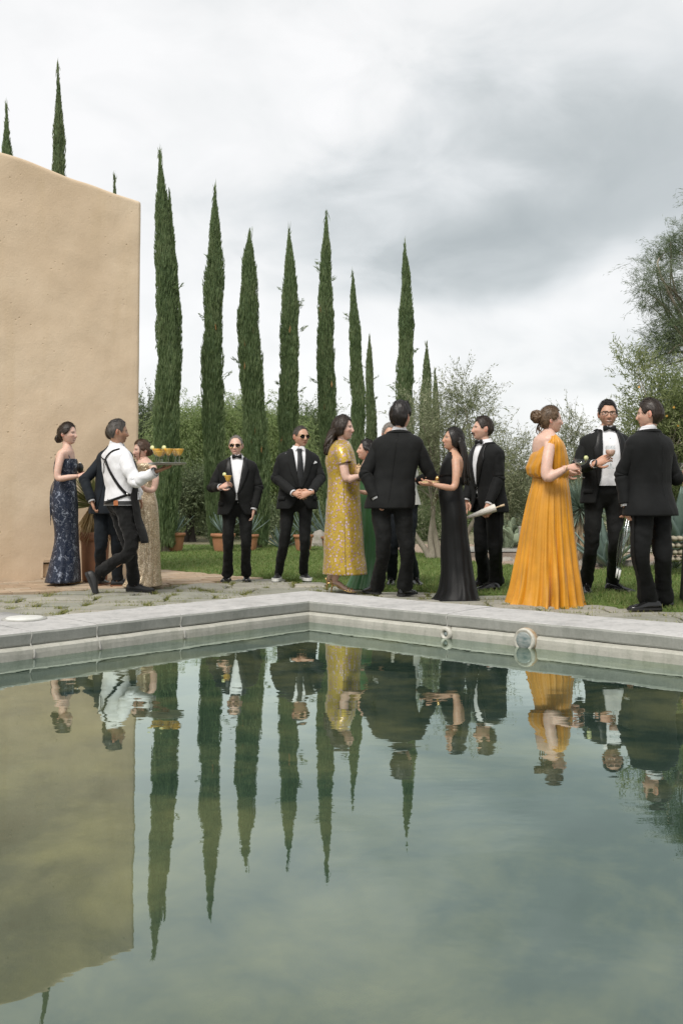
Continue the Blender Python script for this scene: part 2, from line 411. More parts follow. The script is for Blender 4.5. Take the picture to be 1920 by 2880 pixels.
# ------------------------------------------------------------------ ground sheets
rngp = np.random.default_rng(5)
M_GROUND = simple_mat('dry scrub ground', (0.15, 0.16, 0.08), (0.22, 0.18, 0.12), 0.95, 0.3)
g = make_obj('ground', [(-4000, -40, -0.16), (4000, -40, -0.16), (4000, 6000, -0.16), (-4000, 6000, -0.16)], [(0, 1, 2, 3)], M_GROUND)
tag(g, kind='structure')
# the ground must not cover the pool: it lies below the paving and outside the basin (water is opaque and higher)
M_SOIL = simple_mat('joint soil', (0.10, 0.10, 0.06), (0.16, 0.155, 0.10), 0.95, 6, 40, 0.5)
LAWN_FRONT = [(-150, 1590), (250, 1597), (420, 1600), (480, 1602), (560, 1608), (630, 1615), (690, 1619), (750, 1623), (810, 1627), (860, 1630), (915, 1636), (1010, 1648), (1100, 1656), (1200, 1660), (1340, 1667), (1490, 1674), (1640, 1692), (1740, 1700), (1920, 1718), (2300, 1760)]
LAWN_BACK = [(2300, 1592), (1920, 1588), (1740, 1594), (1640, 1606), (1560, 1592), (1390, 1588), (1250, 1566), (1190, 1556), (1000, 1535), (700, 1531), (380, 1533), (-150, 1540)]
LF = [on(x, y, GZ + .012) for x, y in LAWN_FRONT]; LB = [on(x, y, GZ + .012) for x, y in LAWN_BACK]
pave = make_obj('paving', [(-9, 3.0, GZ - .035), (9, 3.0, GZ - .035), (9, 13, GZ - .035), (-9, 13, GZ - .035)], [(0, 1, 2, 3)], M_SOIL)
# keep the pool free of the sheet: cut it along the pool sides
V = [pool(-.3, -.3, 0), pool(9, -.3, 0), (-12, 2.5, 0), (-12, 13.5, 0), (12, 13.5, 0), (12, 2.5, 0), pool(-.3, 9, 0)]
V = [(p[0], p[1], GZ - .035) for p in V]
pave.data.clear_geometry(); pave.data.from_pydata(V, [], [(0, 1, 2, 3), (0, 3, 4), (0, 4, 5, 6)]); pave.data.update()
for p in pave.data.polygons:
    if p.normal.z < 0: p.flip()
tag(pave, 'flagstone terrace around the pool with weedy joints', kind='structure')

def mat_stone(name, cols, sc=4):
    m, nt = new_mat(name); v = coords(nt)
    oi = N(nt, 'ShaderNodeObjectInfo')
    col = ramp(nt, oi.outputs['Random'], [(i / (len(cols) - 1), c) for i, c in enumerate(cols)])
    f = noise_tex(nt, v, sc, 7, 0.65); col = mixc(nt, 0.7, col, ramp(nt, f, [(0.3, (0.55, 0.55, 0.5)), (0.55, (1, 1, 1)), (0.75, (1.1, 1.12, 1.0))]), 'MULTIPLY')
    moss = noise_tex(nt, v, 7, 5, 0.7); col = mixc(nt, ramp(nt, moss, [(0.55, 0.0), (0.75, 0.5)]), col, (0.17, 0.18, 0.09))
    fine = noise_tex(nt, v, 45, 5, 0.7)
    h = math_node(nt, 'ADD', f, math_node(nt, 'MULTIPLY', fine, 0.35))
    finish(nt, col, 0.9, h, 0.6, 0.012); return m
M_STONE = mat_stone('grey flagstone', [(0.27, 0.265, 0.225), (0.32, 0.305, 0.26), (0.25, 0.25, 0.21), (0.36, 0.335, 0.285)])
M_BRICK = mat_stone('sandy clay paver', [(0.42, 0.31, 0.215), (0.36, 0.255, 0.17), (0.46, 0.36, 0.26), (0.38, 0.30, 0.22)])
def lawn_y(x):
    xs = [p[0] for p in LF]; ys = [p[1] for p in LF]; return np.interp(x, xs, ys)
APRON = [on(x, y, GZ) for x, y in ((-400, 1690), (0, 1672), (190, 1661), (430, 1651), (640, 1632), (700, 1641))]
def apron_y(x): return np.interp(x, [p[0] for p in APRON], [p[1] for p in APRON])
AX1 = APRON[-1][0]
def slab(poly, z0, z1, name, mat, parent, inset=0.015, dome=0.004):
    P = np.asarray(poly, float); n = len(P); c = P.mean(0)
    def ringz(k, z): return [(*(c + (P[i] - c) * k), z) for i in range(n)]
    r = np.linalg.norm(P - c, axis=1).mean(); k = 1 - inset / r
    V = ringz(1, z0) + ringz(1, z1 - inset * .6) + ringz(k, z1) + [(*c, z1 + dome)]
    f = grid_faces(3, n, True) + [(2 * n + i, 2 * n + (i + 1) % n, 3 * n) for i in range(n)]
    return make_obj(name, V, f, mat, parent, False)
stones = []
rowd = 0.30; y = 4.6; ri = 0; joints = []
while y < 12.2:
    h = rowd * rngp.uniform(0.8, 1.35); x = -5.5 + rngp.uniform(0, .4)
    while x < 5.6:
        wd = rngp.uniform(0.32, 0.78)
        cx, cy = x + wd / 2, y + h / 2
        a, b = pool_ab((cx, cy, 0))
        yy = cy + 0.10 * cx
        inpool = a > -0.42 and b > -0.42
        skim = (b > -0.9 and sa0 < a < sa0 + 1.9)
        if not inpool and not skim and yy < lawn_y(cx) + .12 and not (cx < AX1 and yy > apron_y(cx)) and abs(cx) / max(yy, 1) < 0.40:
            j = lambda: rngp.uniform(-0.020, 0.020)
            g_ = 0.022
            q = [(x + g_ + j(), y + g_ + j()), (cx + j() * 2, y + g_ + j() * .8), (x + wd - g_ + j(), y + g_ + j()), (x + wd - g_ + j(), cy + j()), (x + wd - g_ + j(), y + h - g_ + j()), (cx + j() * 2, y + h - g_ + j() * .8), (x + g_ + j(), y + h - g_ + j()), (x + g_ + j(), cy + j())]
            q = [(p[0], p[1] + 0.10 * p[0]) for p in q]
            stones.append(q); joints += q
        x += wd
    y += h
for q in stones: slab(q, GZ - .05, GZ + rngp.uniform(-.014, .005), 'flagstone', M_STONE, pave, 0.018, 0.010)
# clay apron beside the wall
WB0 = on(0, 1635, GZ); WB1 = on(388, 1620, GZ); WD = unit(WB1 - WB0); WN = np.array([WD[1], -WD[0], 0])   # WN points to the camera side
apron = make_obj('clay_apron', [(*(WB0 - WD * 2)[:2], GZ - .025), (*(WB0 - WD * 2 + WN * 2.2)[:2], GZ - .025), (APRON[-1][0], APRON[-1][1] - .3, GZ - .025), (*LF[5][:2], GZ - .025), (*LF[3][:2], GZ - .025), (*(WB1 + np.array([.3, 1.2, 0]))[:2], GZ - .025)], [(0, 1, 2, 3, 4, 5)], M_SOIL)
if apron.data.polygons[0].normal.z < 0: apron.data.flip_normals()
tag(apron, kind='structure')
for i in range(-14, 30):
    for k in range(-12, 10):
        c = WB0[:2] + WD[:2] * (i * 0.262 + (0.13 if k % 2 else 0)) + WN[:2] * (k * 0.165 + .09)
        if c[0] < AX1 and apron_y(c[0]) + .02 < c[1] < lawn_y(c[0]) + .1 and abs(c[0]) / c[1] < 0.39 and (k >= 0 or (c - WB1[:2]).dot(WD[:2]) > 0.1):
            j = lambda: rngp.uniform(-.008, .008)
            q = [c + WD[:2] * (sx * .126 + j()) + WN[:2] * (sy * .078 + j()) for sx, sy in ((-1, -1), (1, -1), (1, 1), (-1, 1))]
            slab(q, GZ - .05, GZ + .004 + rngp.uniform(-.005, .004), 'clay_paver', M_BRICK, apron, 0.008, 0.002)

# lawn
def mat_lawn():
    m, nt = new_mat('mown lawn'); v = coords(nt)
    f = noise_tex(nt, v, 0.9, 6, 0.65); fine = noise_tex(nt, coords(nt, (1, .35, 1)), 60, 4, 0.7)
    col = ramp(nt, f, [(0.3, (0.10, 0.16, 0.040)), (0.55, (0.14, 0.215, 0.052)), (0.75, (0.19, 0.235, 0.078))])
    col = mixc(nt, 0.5, col, ramp(nt, fine, [(0.3, (0.05, 0.085, 0.02)), (0.7, (0.19, 0.25, 0.08))]))
    finish(nt, col, 0.9, fine, 0.8, 0.03, Specular_IOR_Level=0.2); return m
LS = [p - ZUP * .05 - np.array([0, .012, 0]) for p in LF]; nL = len(LF) + len(LB)
lawn = make_obj('lawn', LF + LB + LS, [tuple(range(nL))] + [(i + 1, i, nL + i, nL + i + 1) for i in range(len(LF) - 1)], mat_lawn(), None, False)
if lawn.data.polygons[0].normal.z < 0: lawn.data.flip_normals()
tag(lawn, kind='structure')
M_GRASS = leaf_mat('grass blades', [(0.09, 0.16, 0.04), (0.15, 0.225, 0.058), (0.21, 0.265, 0.085), (0.29, 0.29, 0.125)], 0.4)
def blades(name, P, hmin, hmax, wid, mat, lean=0.5):
    n = len(P); a = rngp.uniform(0, 2 * np.pi, n); h = rngp.uniform(hmin, hmax, n)
    S = np.stack([np.cos(a), np.sin(a), np.zeros(n)], 1) * (wid * rngp.uniform(.6, 1.3, n))[:, None]
    T = np.stack([rngp.normal(0, lean, n) * h, rngp.normal(0, lean, n) * h, h], 1)
    V = np.stack([P - S, P + S, P + T], 1).reshape(-1, 3)
    return make_obj(name, V, np.arange(3 * n).reshape(n, 3), mat, None, False, rnd=np.repeat(rngp.random(n), 3))
pts = []
lb_x = [p[0] for p in LB][::-1]; lb_y = [p[1] for p in LB][::-1]
yy = 7.9 + 12 * rngp.random(165000) ** 1.5; xx = rngp.uniform(-.40, .40, len(yy)) * yy
ok = (yy > np.interp(xx, [p[0] for p in LF], [p[1] for p in LF]) - .07 * rngp.random(len(yy)) ** 2 - .01) & (yy < np.interp(xx, lb_x, lb_y))
xx, yy = xx[ok], yy[ok]
o = blades('grass', np.stack([xx, yy, np.full(len(xx), GZ + .008)], 1), 0.02, 0.05, 0.006, M_GRASS)
tag(o, 'short mown green grass blades covering the lawn', 'grass', kind='stuff')
J = np.array(joints); sel = rngp.random(len(J)) < 0.42; J = J[sel]
tuft = []
for p in J:
    k = rngp.integers(6, 34); d = rngp.normal(0, 1, (k, 2)) * np.array([0.075, 0.022])
    tuft.append(np.column_stack([p[0] + d[:, 0], p[1] + d[:, 1], np.full(k, GZ - .02)]))
for q in stones:                                             # weeds along the joint lines
    for a_, b_ in ((q[0], q[2]), (q[2], q[4])):
        if rngp.random() < .55:
            k = rngp.integers(30, 80); t0, t1 = sorted(rngp.random(2)); t = rngp.uniform(t0, t1, k)[:, None]
            e_ = np.array(a_) + (np.array(b_) - np.array(a_)) * t + rngp.normal(0, .012, (k, 2)) + np.array([0, -.012]); tuft.append(np.column_stack([e_, np.full(k, GZ - .025)]))
o = blades('joint_grass', np.concatenate(tuft), 0.02, 0.048, 0.004, leaf_mat('joint weeds', [(0.14, 0.17, 0.04), (0.22, 0.25, 0.07), (0.30, 0.30, 0.10), (0.38, 0.35, 0.16)], 0.3), 0.7)
tag(o, 'yellow green weeds growing in the joints of the flagstones', 'grass', kind='stuff')

# ------------------------------------------------------------------ ochre adobe wall
def mat_adobe():
    m, nt = new_mat('ochre lime plaster'); v = coords(nt)
    big = noise_tex(nt, v, 0.8, 6, 0.6, 0.4); mid = noise_tex(nt, v, 6, 7, 0.68); fine = noise_tex(nt, v, 48, 5, 0.7)
    col = ramp(nt, big, [(0.30, (0.57, 0.44, 0.305)), (0.5, (0.645, 0.51, 0.365)), (0.72, (0.70, 0.57, 0.42))])
    streak = noise_tex(nt, coords(nt, (2.6, 2.6, 0.28)), 1.6, 5, 0.65)
    col = mixc(nt, ramp(nt, streak, [(0.52, 0.0), (0.74, 0.40)]), col, (0.55, 0.42, 0.265))
    col = mixc(nt, ramp(nt, mid, [(0.62, 0.0), (0.80, 0.30)]), col, (0.48, 0.35, 0.20))
    pit = nt.nodes.new('ShaderNodeTexVoronoi'); pit.inputs['Scale'].default_value = 13; L(nt, v, pit.inputs['Vector'])
    gate = noise_tex(nt, v, 2.2, 4, 0.6)
    pits = math_node(nt, 'MULTIPLY', ramp(nt, pit.outputs['Distance'], [(0.05, 1.0), (0.17, 0.0)]), ramp(nt, gate, [(0.52, 0.0), (0.62, 1.0)]))
    col = mixc(nt, math_node(nt, 'MULTIPLY', pits, 0.6), col, (0.36, 0.25, 0.13))
    grime = ramp(nt, noise_tex(nt, coords(nt, (1.1, 1.1, .9)), 1.9, 7, .7, .5), [(.54, 0.0), (.74, .30)]); col = mixc(nt, grime, col, (0.50, 0.39, 0.26))
    h = math_node(nt, 'ADD', math_node(nt, 'MULTIPLY', mid, 0.8), math_node(nt, 'MULTIPLY', fine, 0.25))
    h = math_node(nt, 'SUBTRACT', h, math_node(nt, 'MULTIPLY', pits, 0.8))
    finish(nt, col, 0.92, h, 0.55, 0.012, Specular_IOR_Level=0.2); return m
M_ADOBE = mat_adobe()
d0, d1 = WB0[1], WB1[1]
WL = np.linalg.norm(WB1 - WB0)
zt0 = at(0, 428, d0)[2]; zt1 = at(388, 566, d1)[2]
EXT = 2.4
def wall_top(s): return np.interp(s, [-EXT, 0, WL], [zt0 + (zt0 - zt1) * .9 * EXT / WL, zt0, zt1])
def wall_s(px):
    r = ray(px, 1600); n = np.array([WN[0], WN[1]]); k = (WB0[:2] @ n) / (r[:2] @ n); return (r[:2] * k - WB0[:2]) @ WD[:2]
hs0, hs1 = wall_s(122), wall_s(150); hz1 = at(130, 1577, WB0[1] + WD[1] * hs0)[2]; hz0 = GZ + .02
S = np.unique(np.concatenate([np.linspace(-EXT, WL - .05, 84), [hs0, hs1], WL - .05 + .05 * np.sin(np.linspace(0, 1, 8) * np.pi / 2)]))
T = np.unique(np.concatenate([np.linspace(0, .985, 90), [0.988, .991, .994, .997, .999, 1.0]]))
hz = (hz1 - GZ)
thick = 0.55
rows = []
TZ = sorted(set(list(T) + [hz / 4.8, 0.02 / 4.8]))
i0 = TZ.index(0.02 / 4.8); i1 = TZ.index(hz / 4.8)
for t in TZ:
    row = []
    for s in S:
        top = wall_top(s); zz = GZ - .02 + t * (top - GZ)
        if hs0 - .3 < s < hs1 + .3 and t <= hz / 4.8 + .02: zz = GZ - .02 + t * (4.8)
        back = 0.0
        e = max(0, s - (WL - .05)); back += .05 - math.sqrt(max(0, .0025 - e * e))
        q = max(0, zz - (top - .06)); back += .06 - math.sqrt(max(0, .0036 - q * q))
        p = WB0 + WD * s; p = np.array([p[0], p[1], zz])
        v = Vector((s * 1.0, 0.3, zz))
        lump = 0.010 * mnoise.noise(v * .9) + 0.010 * mnoise.noise(v * 2.6) + 0.004 * mnoise.noise(v * 8)
        p = p + WN * (lump - back)
        if t > .98: p[2] += 0.02 * mnoise.noise(Vector((s * 2.2, 0, 0)))
        row.append(p)
    rows.append(row)
A = np.array(rows); nR, nS = A.shape[:2]
j0 = int(np.argmin(abs(S - hs0))); j1 = int(np.argmin(abs(S - hs1)))
V = A.reshape(-1, 3); Fc = [q for k, q in enumerate(grid_faces(nR, nS, False)) if not (i0 <= k // (nS - 1) < i1 and j0 <= k % (nS - 1) < j1)]
bs = len(V); back = []
extra = [A[0, -1] - WN * thick, A[-1, -1] - WN * thick, A[0, 0] - WN * thick, A[-1, 0] - WN * thick]
V = np.vstack([V, extra])
col_last = [i * nS + nS - 1 for i in range(nR)]; col_first = [i * nS for i in range(nR)]; top_row = [(nR - 1) * nS + j for j in range(nS)]
Fc.append(tuple(col_last + [bs + 1, bs])); Fc.append(tuple(col_first[::-1] + [bs + 2, bs + 3])); Fc.append(tuple(top_row + [bs + 1, bs + 3])); Fc.append((bs, bs + 1, bs + 3, bs + 2))
wall = empty('adobe_wall', WB0); tag(wall, 'tall ochre plastered adobe wall with sloping top at the left', 'wall')
make_obj('masonry', V, Fc, M_ADOBE, wall)
M_DARK = simple_mat('dark recess', (0.10, 0.08, 0.06), None, 0.9, 12)
hc = WB0 + WD * (hs0 + hs1) / 2
mb = MB(); R3 = np.stack([WD, WN, ZUP], 1)
hw = (hs1 - hs0) / 2
zc = (hz0 + hz1) / 2; hh = (hz1 - hz0) / 2
for c, h in (((0, -.16, 0), (hw + .03, .01, hh + .03)), ((-hw - .012, -.08, 0), (.012, .085, hh)), ((hw + .012, -.08, 0), (.012, .085, hh)), ((0, -.08, hh + .012), (hw, .085, .012)), ((0, -.08, -hh - .01), (hw, .085, .01))):
    mb.box(np.array([hc[0], hc[1], zc]) + R3 @ np.array(c), h, R3)
mb.build('niche', M_ADOBE, wall, False)
nl = empty('niche_lamp', (hc[0], hc[1], hz1 - .08)); tag(nl, 'round lamp recessed in the square niche at the wall foot', 'lamp')
V, Fc = frame_disc(np.array([hc[0], hc[1], hz1 - .085]) - WN * .09, WN, [(0.06, -.04), (0.065, 0.02), (0.055, .03), (0.045, .022), (.004, .02)]); make_obj('lamp_body', V, Fc, simple_mat('dusty lamp glass', (0.32, 0.28, 0.18), None, 0.4, 30), nl)
mb = MB(); mb.box(np.array([hc[0], hc[1], GZ + .10]) - WN * .05, (hw * .9, .012, .075), R3); mb.build('cover_plate', M_ADOBE, nl, False)

# ------------------------------------------------------------------ hills
def ridge(name, y, xs, hs, depth, mat):
    V = []; n = len(xs)
    for k, (dy, hk) in enumerate(((0, 0), (depth * .5, 1), (depth, .9))):
        for x_, h in zip(xs, hs): V.append((x_, y + dy, -1 + h * hk))
    o = make_obj(name, V, grid_faces(3, n, False), mat); tag(o, kind='structure'); return o
xs = np.linspace(-2600, 2600, 90)
hs = [30 + 22 * mnoise.noise(Vector((x_ / 420, 0, 0))) + 9 * mnoise.noise(Vector((x_ / 120, 3, 0))) for x_ in xs]
ridge('far_hills', 2600, xs, [h * 0.95 for h in hs], 600, simple_mat('wooded far hills', (0.07, 0.11, 0.075), (0.05, 0.08, 0.06), 0.95, 0.02))
# ------------------------------------------------------------------ plants
rngt = np.random.default_rng(11)
M_BARK = simple_mat('grey brown bark', (0.17, 0.135, 0.10), (0.08, 0.065, 0.05), 0.9, 14, 30, 0.8, 0.02, (1, 1, .25))
M_BARK_PALE = simple_mat('pale olive bark', (0.34, 0.30, 0.24), (0.19, 0.165, 0.13), 0.9, 12, 30, 0.8, 0.02, (1, 1, .3))
M_BARK_DARK = simple_mat('dark mesquite bark', (0.05, 0.042, 0.035), (0.03, 0.025, 0.02), 0.9, 12, 30, 0.8, 0.02, (1, 1, .3))
M_CYP = leaf_mat('cypress foliage', [(0.115, 0.175, 0.078), (0.19, 0.265, 0.122), (0.245, 0.32, 0.155), (0.31, 0.365, 0.20)], 0.55, 0.65)
M_CYP2 = leaf_mat('far cypress foliage', [(0.12, 0.165, 0.08), (0.185, 0.24, 0.115), (0.235, 0.285, 0.145), (0.29, 0.33, 0.185)], 0.5, 0.65)
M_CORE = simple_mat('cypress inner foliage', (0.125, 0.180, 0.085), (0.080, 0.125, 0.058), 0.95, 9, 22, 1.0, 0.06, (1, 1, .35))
M_DEADTIP = leaf_mat('dry cypress sprays', [(0.30, 0.17, 0.07), (0.38, 0.23, 0.10)], 0.2)

def cypress(px, d, ptx, pty, wpx, n, label, seed, tips=None, mat=M_CYP, dead=0):
    rng = np.random.default_rng(seed)
    base = at(px, 1500, d); base[2] = GZ - .02; top = at(ptx, pty, d)
    Hh = top[2] - base[2]; R = wpx / F * d / 2 * .88
    root = empty('cypress_tree', base); tag(root, label, 'cypress', 'slender Italian cypresses')
    ph = rng.uniform(0, 10); ek = {1: .75, 2: 1.0, 3: 1.3, 4: 1.05, 5: .9, 12: .8}.get(seed, rng.uniform(.85, 1.1))
    def prof(t):           # t from base 0 to tip 1
        q = np.interp((1 - t) * ek * 1.12, [0, .02, .05, .12, .19, .26, .40, .60, 2], [.02, .08, .22, .50, .64, .79, .95, 1, 1])
        low = 0.82 + 0.18 * np.clip(t / 0.30, 0, 1)
        return R * np.where(t > .97, q * .9, q) * low
    def lump(t, a):
        v = np.array([mnoise.noise(Vector((math.cos(x_) * 1.2, math.sin(x_) * 1.2 + ph, y_ * Hh * 1.3))) for x_, y_ in zip(np.atleast_1d(a), np.atleast_1d(t))])
        v2 = np.array([mnoise.noise(Vector((math.cos(x_) * 2.6, math.sin(x_) * 2.6 + ph, y_ * Hh * 3.4))) for x_, y_ in zip(np.atleast_1d(a), np.atleast_1d(t))])
        return 1 + 0.34 * v + 0.24 * v2
    def axis(t): return base + np.outer(t, top - base) + np.outer(np.sin(t * np.pi * 1.7 + ph) * R * .26, (1, .3, 0))
    # trunk
    V, Fc = tube(np.vstack([base - ZUP * .05, axis(np.array([.04, .3, .75]))]), [R * .42, R * .28, R * .18, .01], 10, 10)
    make_obj('trunk', V, Fc, M_BARK, root)
    crown = []
    spires = [(0.0, 0.0, 1.0, 1.0)] + (tips or [])
    tt = np.linspace(0.035, 0.985, 60); S = 18; rows = []
    a = np.linspace(0, 2 * np.pi, S, endpoint=False)
    for t in tt:
        r = prof(np.array([t]))[0] * .80 * lump(np.full(S, t), a)
        rows.append(axis(np.array([t]))[0] + np.stack([np.cos(a) * r, np.sin(a) * r, np.zeros(S)], 1))
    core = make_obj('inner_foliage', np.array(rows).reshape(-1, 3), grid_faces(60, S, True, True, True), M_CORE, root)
    # sprays, drawn by surface area
    def sprays(m, ax, pr, scale):
        t = rng.random(int(m * 2.4)); keep = rng.random(len(t)) < (pr(t) / R * .92 + .12) * scale; t = t[keep][:m]
        t = 0.02 + t * 0.985
        an = rng.uniform(0, 2 * np.pi, len(t)); rr = pr(t) * lump(t, an) * rng.uniform(.72, 1.06, len(t))
        P = ax(t) + np.stack([np.cos(an) * rr, np.sin(an) * rr, np.zeros(len(t))], 1)
        out = np.stack([np.cos(an), np.sin(an), np.zeros(len(t))], 1)
        D = ZUP + out * rng.uniform(.0, .34, len(t))[:, None] + rng.normal(0, .10, (len(t), 3))
        return P, D, t, an
    n = int(n * 2.2); P, D, t, an = sprays(n, axis, prof, 1.0)
    if tips:
        for (dx, t0, t1, k) in tips:
            def ax2(t_, dx=dx, t0=t0, t1=t1): return axis(t0 + (t1 - t0) * t_) + np.outer(np.ones(len(t_)) * dx * R, (1, 0, 0))
            def pr2(t_, k=k): return R * k * np.clip((1 - t_) / .8, 0, 1) ** .8
            P2, D2, t2, a2 = sprays(int(n * .14), ax2, pr2, 1.6); P = np.vstack([P, P2]); D = np.vstack([D, D2]); t = np.concatenate([t, t2]); an = np.concatenate([an, a2])
    clump = np.array([mnoise.noise(Vector(p * 2.2)) for p in P]) * .35
    rnd = np.clip(rng.beta(2, 2, len(P)) * .8 + .1 + clump, 0, 1)
    ln = rng.uniform(.06, .16, len(P)) * (d / 20) ** .5; wd = ln * rng.uniform(.11, .19, len(P))
    leaves_obj('crown', P, D, ln, wd, mat, root, rng, rnd)
    for _ in range(rng.integers(3, 7)):                          # stray sprays that stand off the column
        t0 = rng.uniform(.25, .85); a0 = rng.choice([0, math.pi]) + rng.uniform(-.9, .9); m = 22
        c0 = axis(np.array([t0]))[0] + np.array([math.cos(a0), math.sin(a0), 0]) * prof(np.array([t0]))[0] * rng.uniform(1.0, 1.25); od = np.array([math.cos(a0), math.sin(a0), .7])
        u_ = rng.random((m, 1)); leaves_obj('stray_spray', c0 + od * u_ * rng.uniform(.06, .18) + rng.normal(0, .018, (m, 3)), od + rng.normal(0, .3, (m, 3)), rng.uniform(.05, .12, m), np.full(m, .016), mat, root, rng)
    # whiskers at the tip
    m = 26; t = rng.uniform(.94, 1.012, m); P = axis(t) + rng.normal(0, R * .10, (m, 3)); D = ZUP + rng.normal(0, .2, (m, 3))
    leaves_obj('tip_sprays', P, D, rng.uniform(.12, .34, m), np.full(m, .02), mat, root, rng)
    for _ in range(dead):
        dead = 1; t = rng.uniform(.3, .75, dead); an = rng.uniform(-2.6, -.5, dead)
        rr = prof(t) * 1.0; P = axis(t) + np.stack([np.cos(an) * rr, np.sin(an) * rr, np.zeros(dead)], 1)
        leaves_obj('dry_spray', P, np.tile(ZUP, (dead, 1)) + rng.normal(0, .15, (dead, 3)), np.full(dead, .16), np.full(dead, .04), M_DEADTIP, root, rng)
    return root
cypress(472, 17.4, 458, 432, 80, 10500, 'thickest cypress with twin tips, nearest the ochre wall', 1, [(0.62, 0.52, 0.905, 0.42)])
cypress(612, 18.2, 596, 535, 64, 8500, 'second cypress right of the wall, behind the man holding a cocktail', 2, dead=2)
cypress(722, 18.7, 703, 653, 70, 8500, 'third cypress right of the wall, with a few dry brown sprays', 3, dead=6)
cypress(822, 19.6, 807, 650, 60, 8000, 'fourth cypress right of the wall, behind the man with clasped hands', 4, dead=3)
cypress(932, 20.6, 913, 600, 54, 8000, 'tall cypress rising above the woman in the yellow brocade dress', 5, dead=4)
cypress(1006, 24.0, 996, 770, 44, 5500, 'thin cypress between the yellow dress woman and the man seen from behind', 6)
cypress(1043, 30.0, 1042, 948, 32, 3200, 'short distant cypress just left of the dark haired man seen from behind', 7, mat=M_CYP2)
cypress(1148, 22.0, 1133, 690, 50, 7000, 'tall cypress rising above the man seen from behind', 8)
cypress(1203, 31.0, 1195, 968, 40, 3600, 'distant cypress beside the olive tree, left of a smaller one', 9, mat=M_CYP2)
cypress(1228, 34.0, 1220, 1042, 28, 2200, 'smallest distant cypress beside the olive tree', 10, mat=M_CYP2)
cypress(190, 21.0, 156, 188, 62, 8500, 'tallest cypress, rising alone above the ochre wall', 12, mat=M_CYP2)
cypress(32, 19.0, 12, 300, 56, 6000, 'cypress top showing above the wall at the left picture edge', 13, mat=M_CYP)
cypress(345, 22.0, 318, 500, 44, 4500, 'cypress whose bare tip just clears the wall end', 14, mat=M_CYP2)

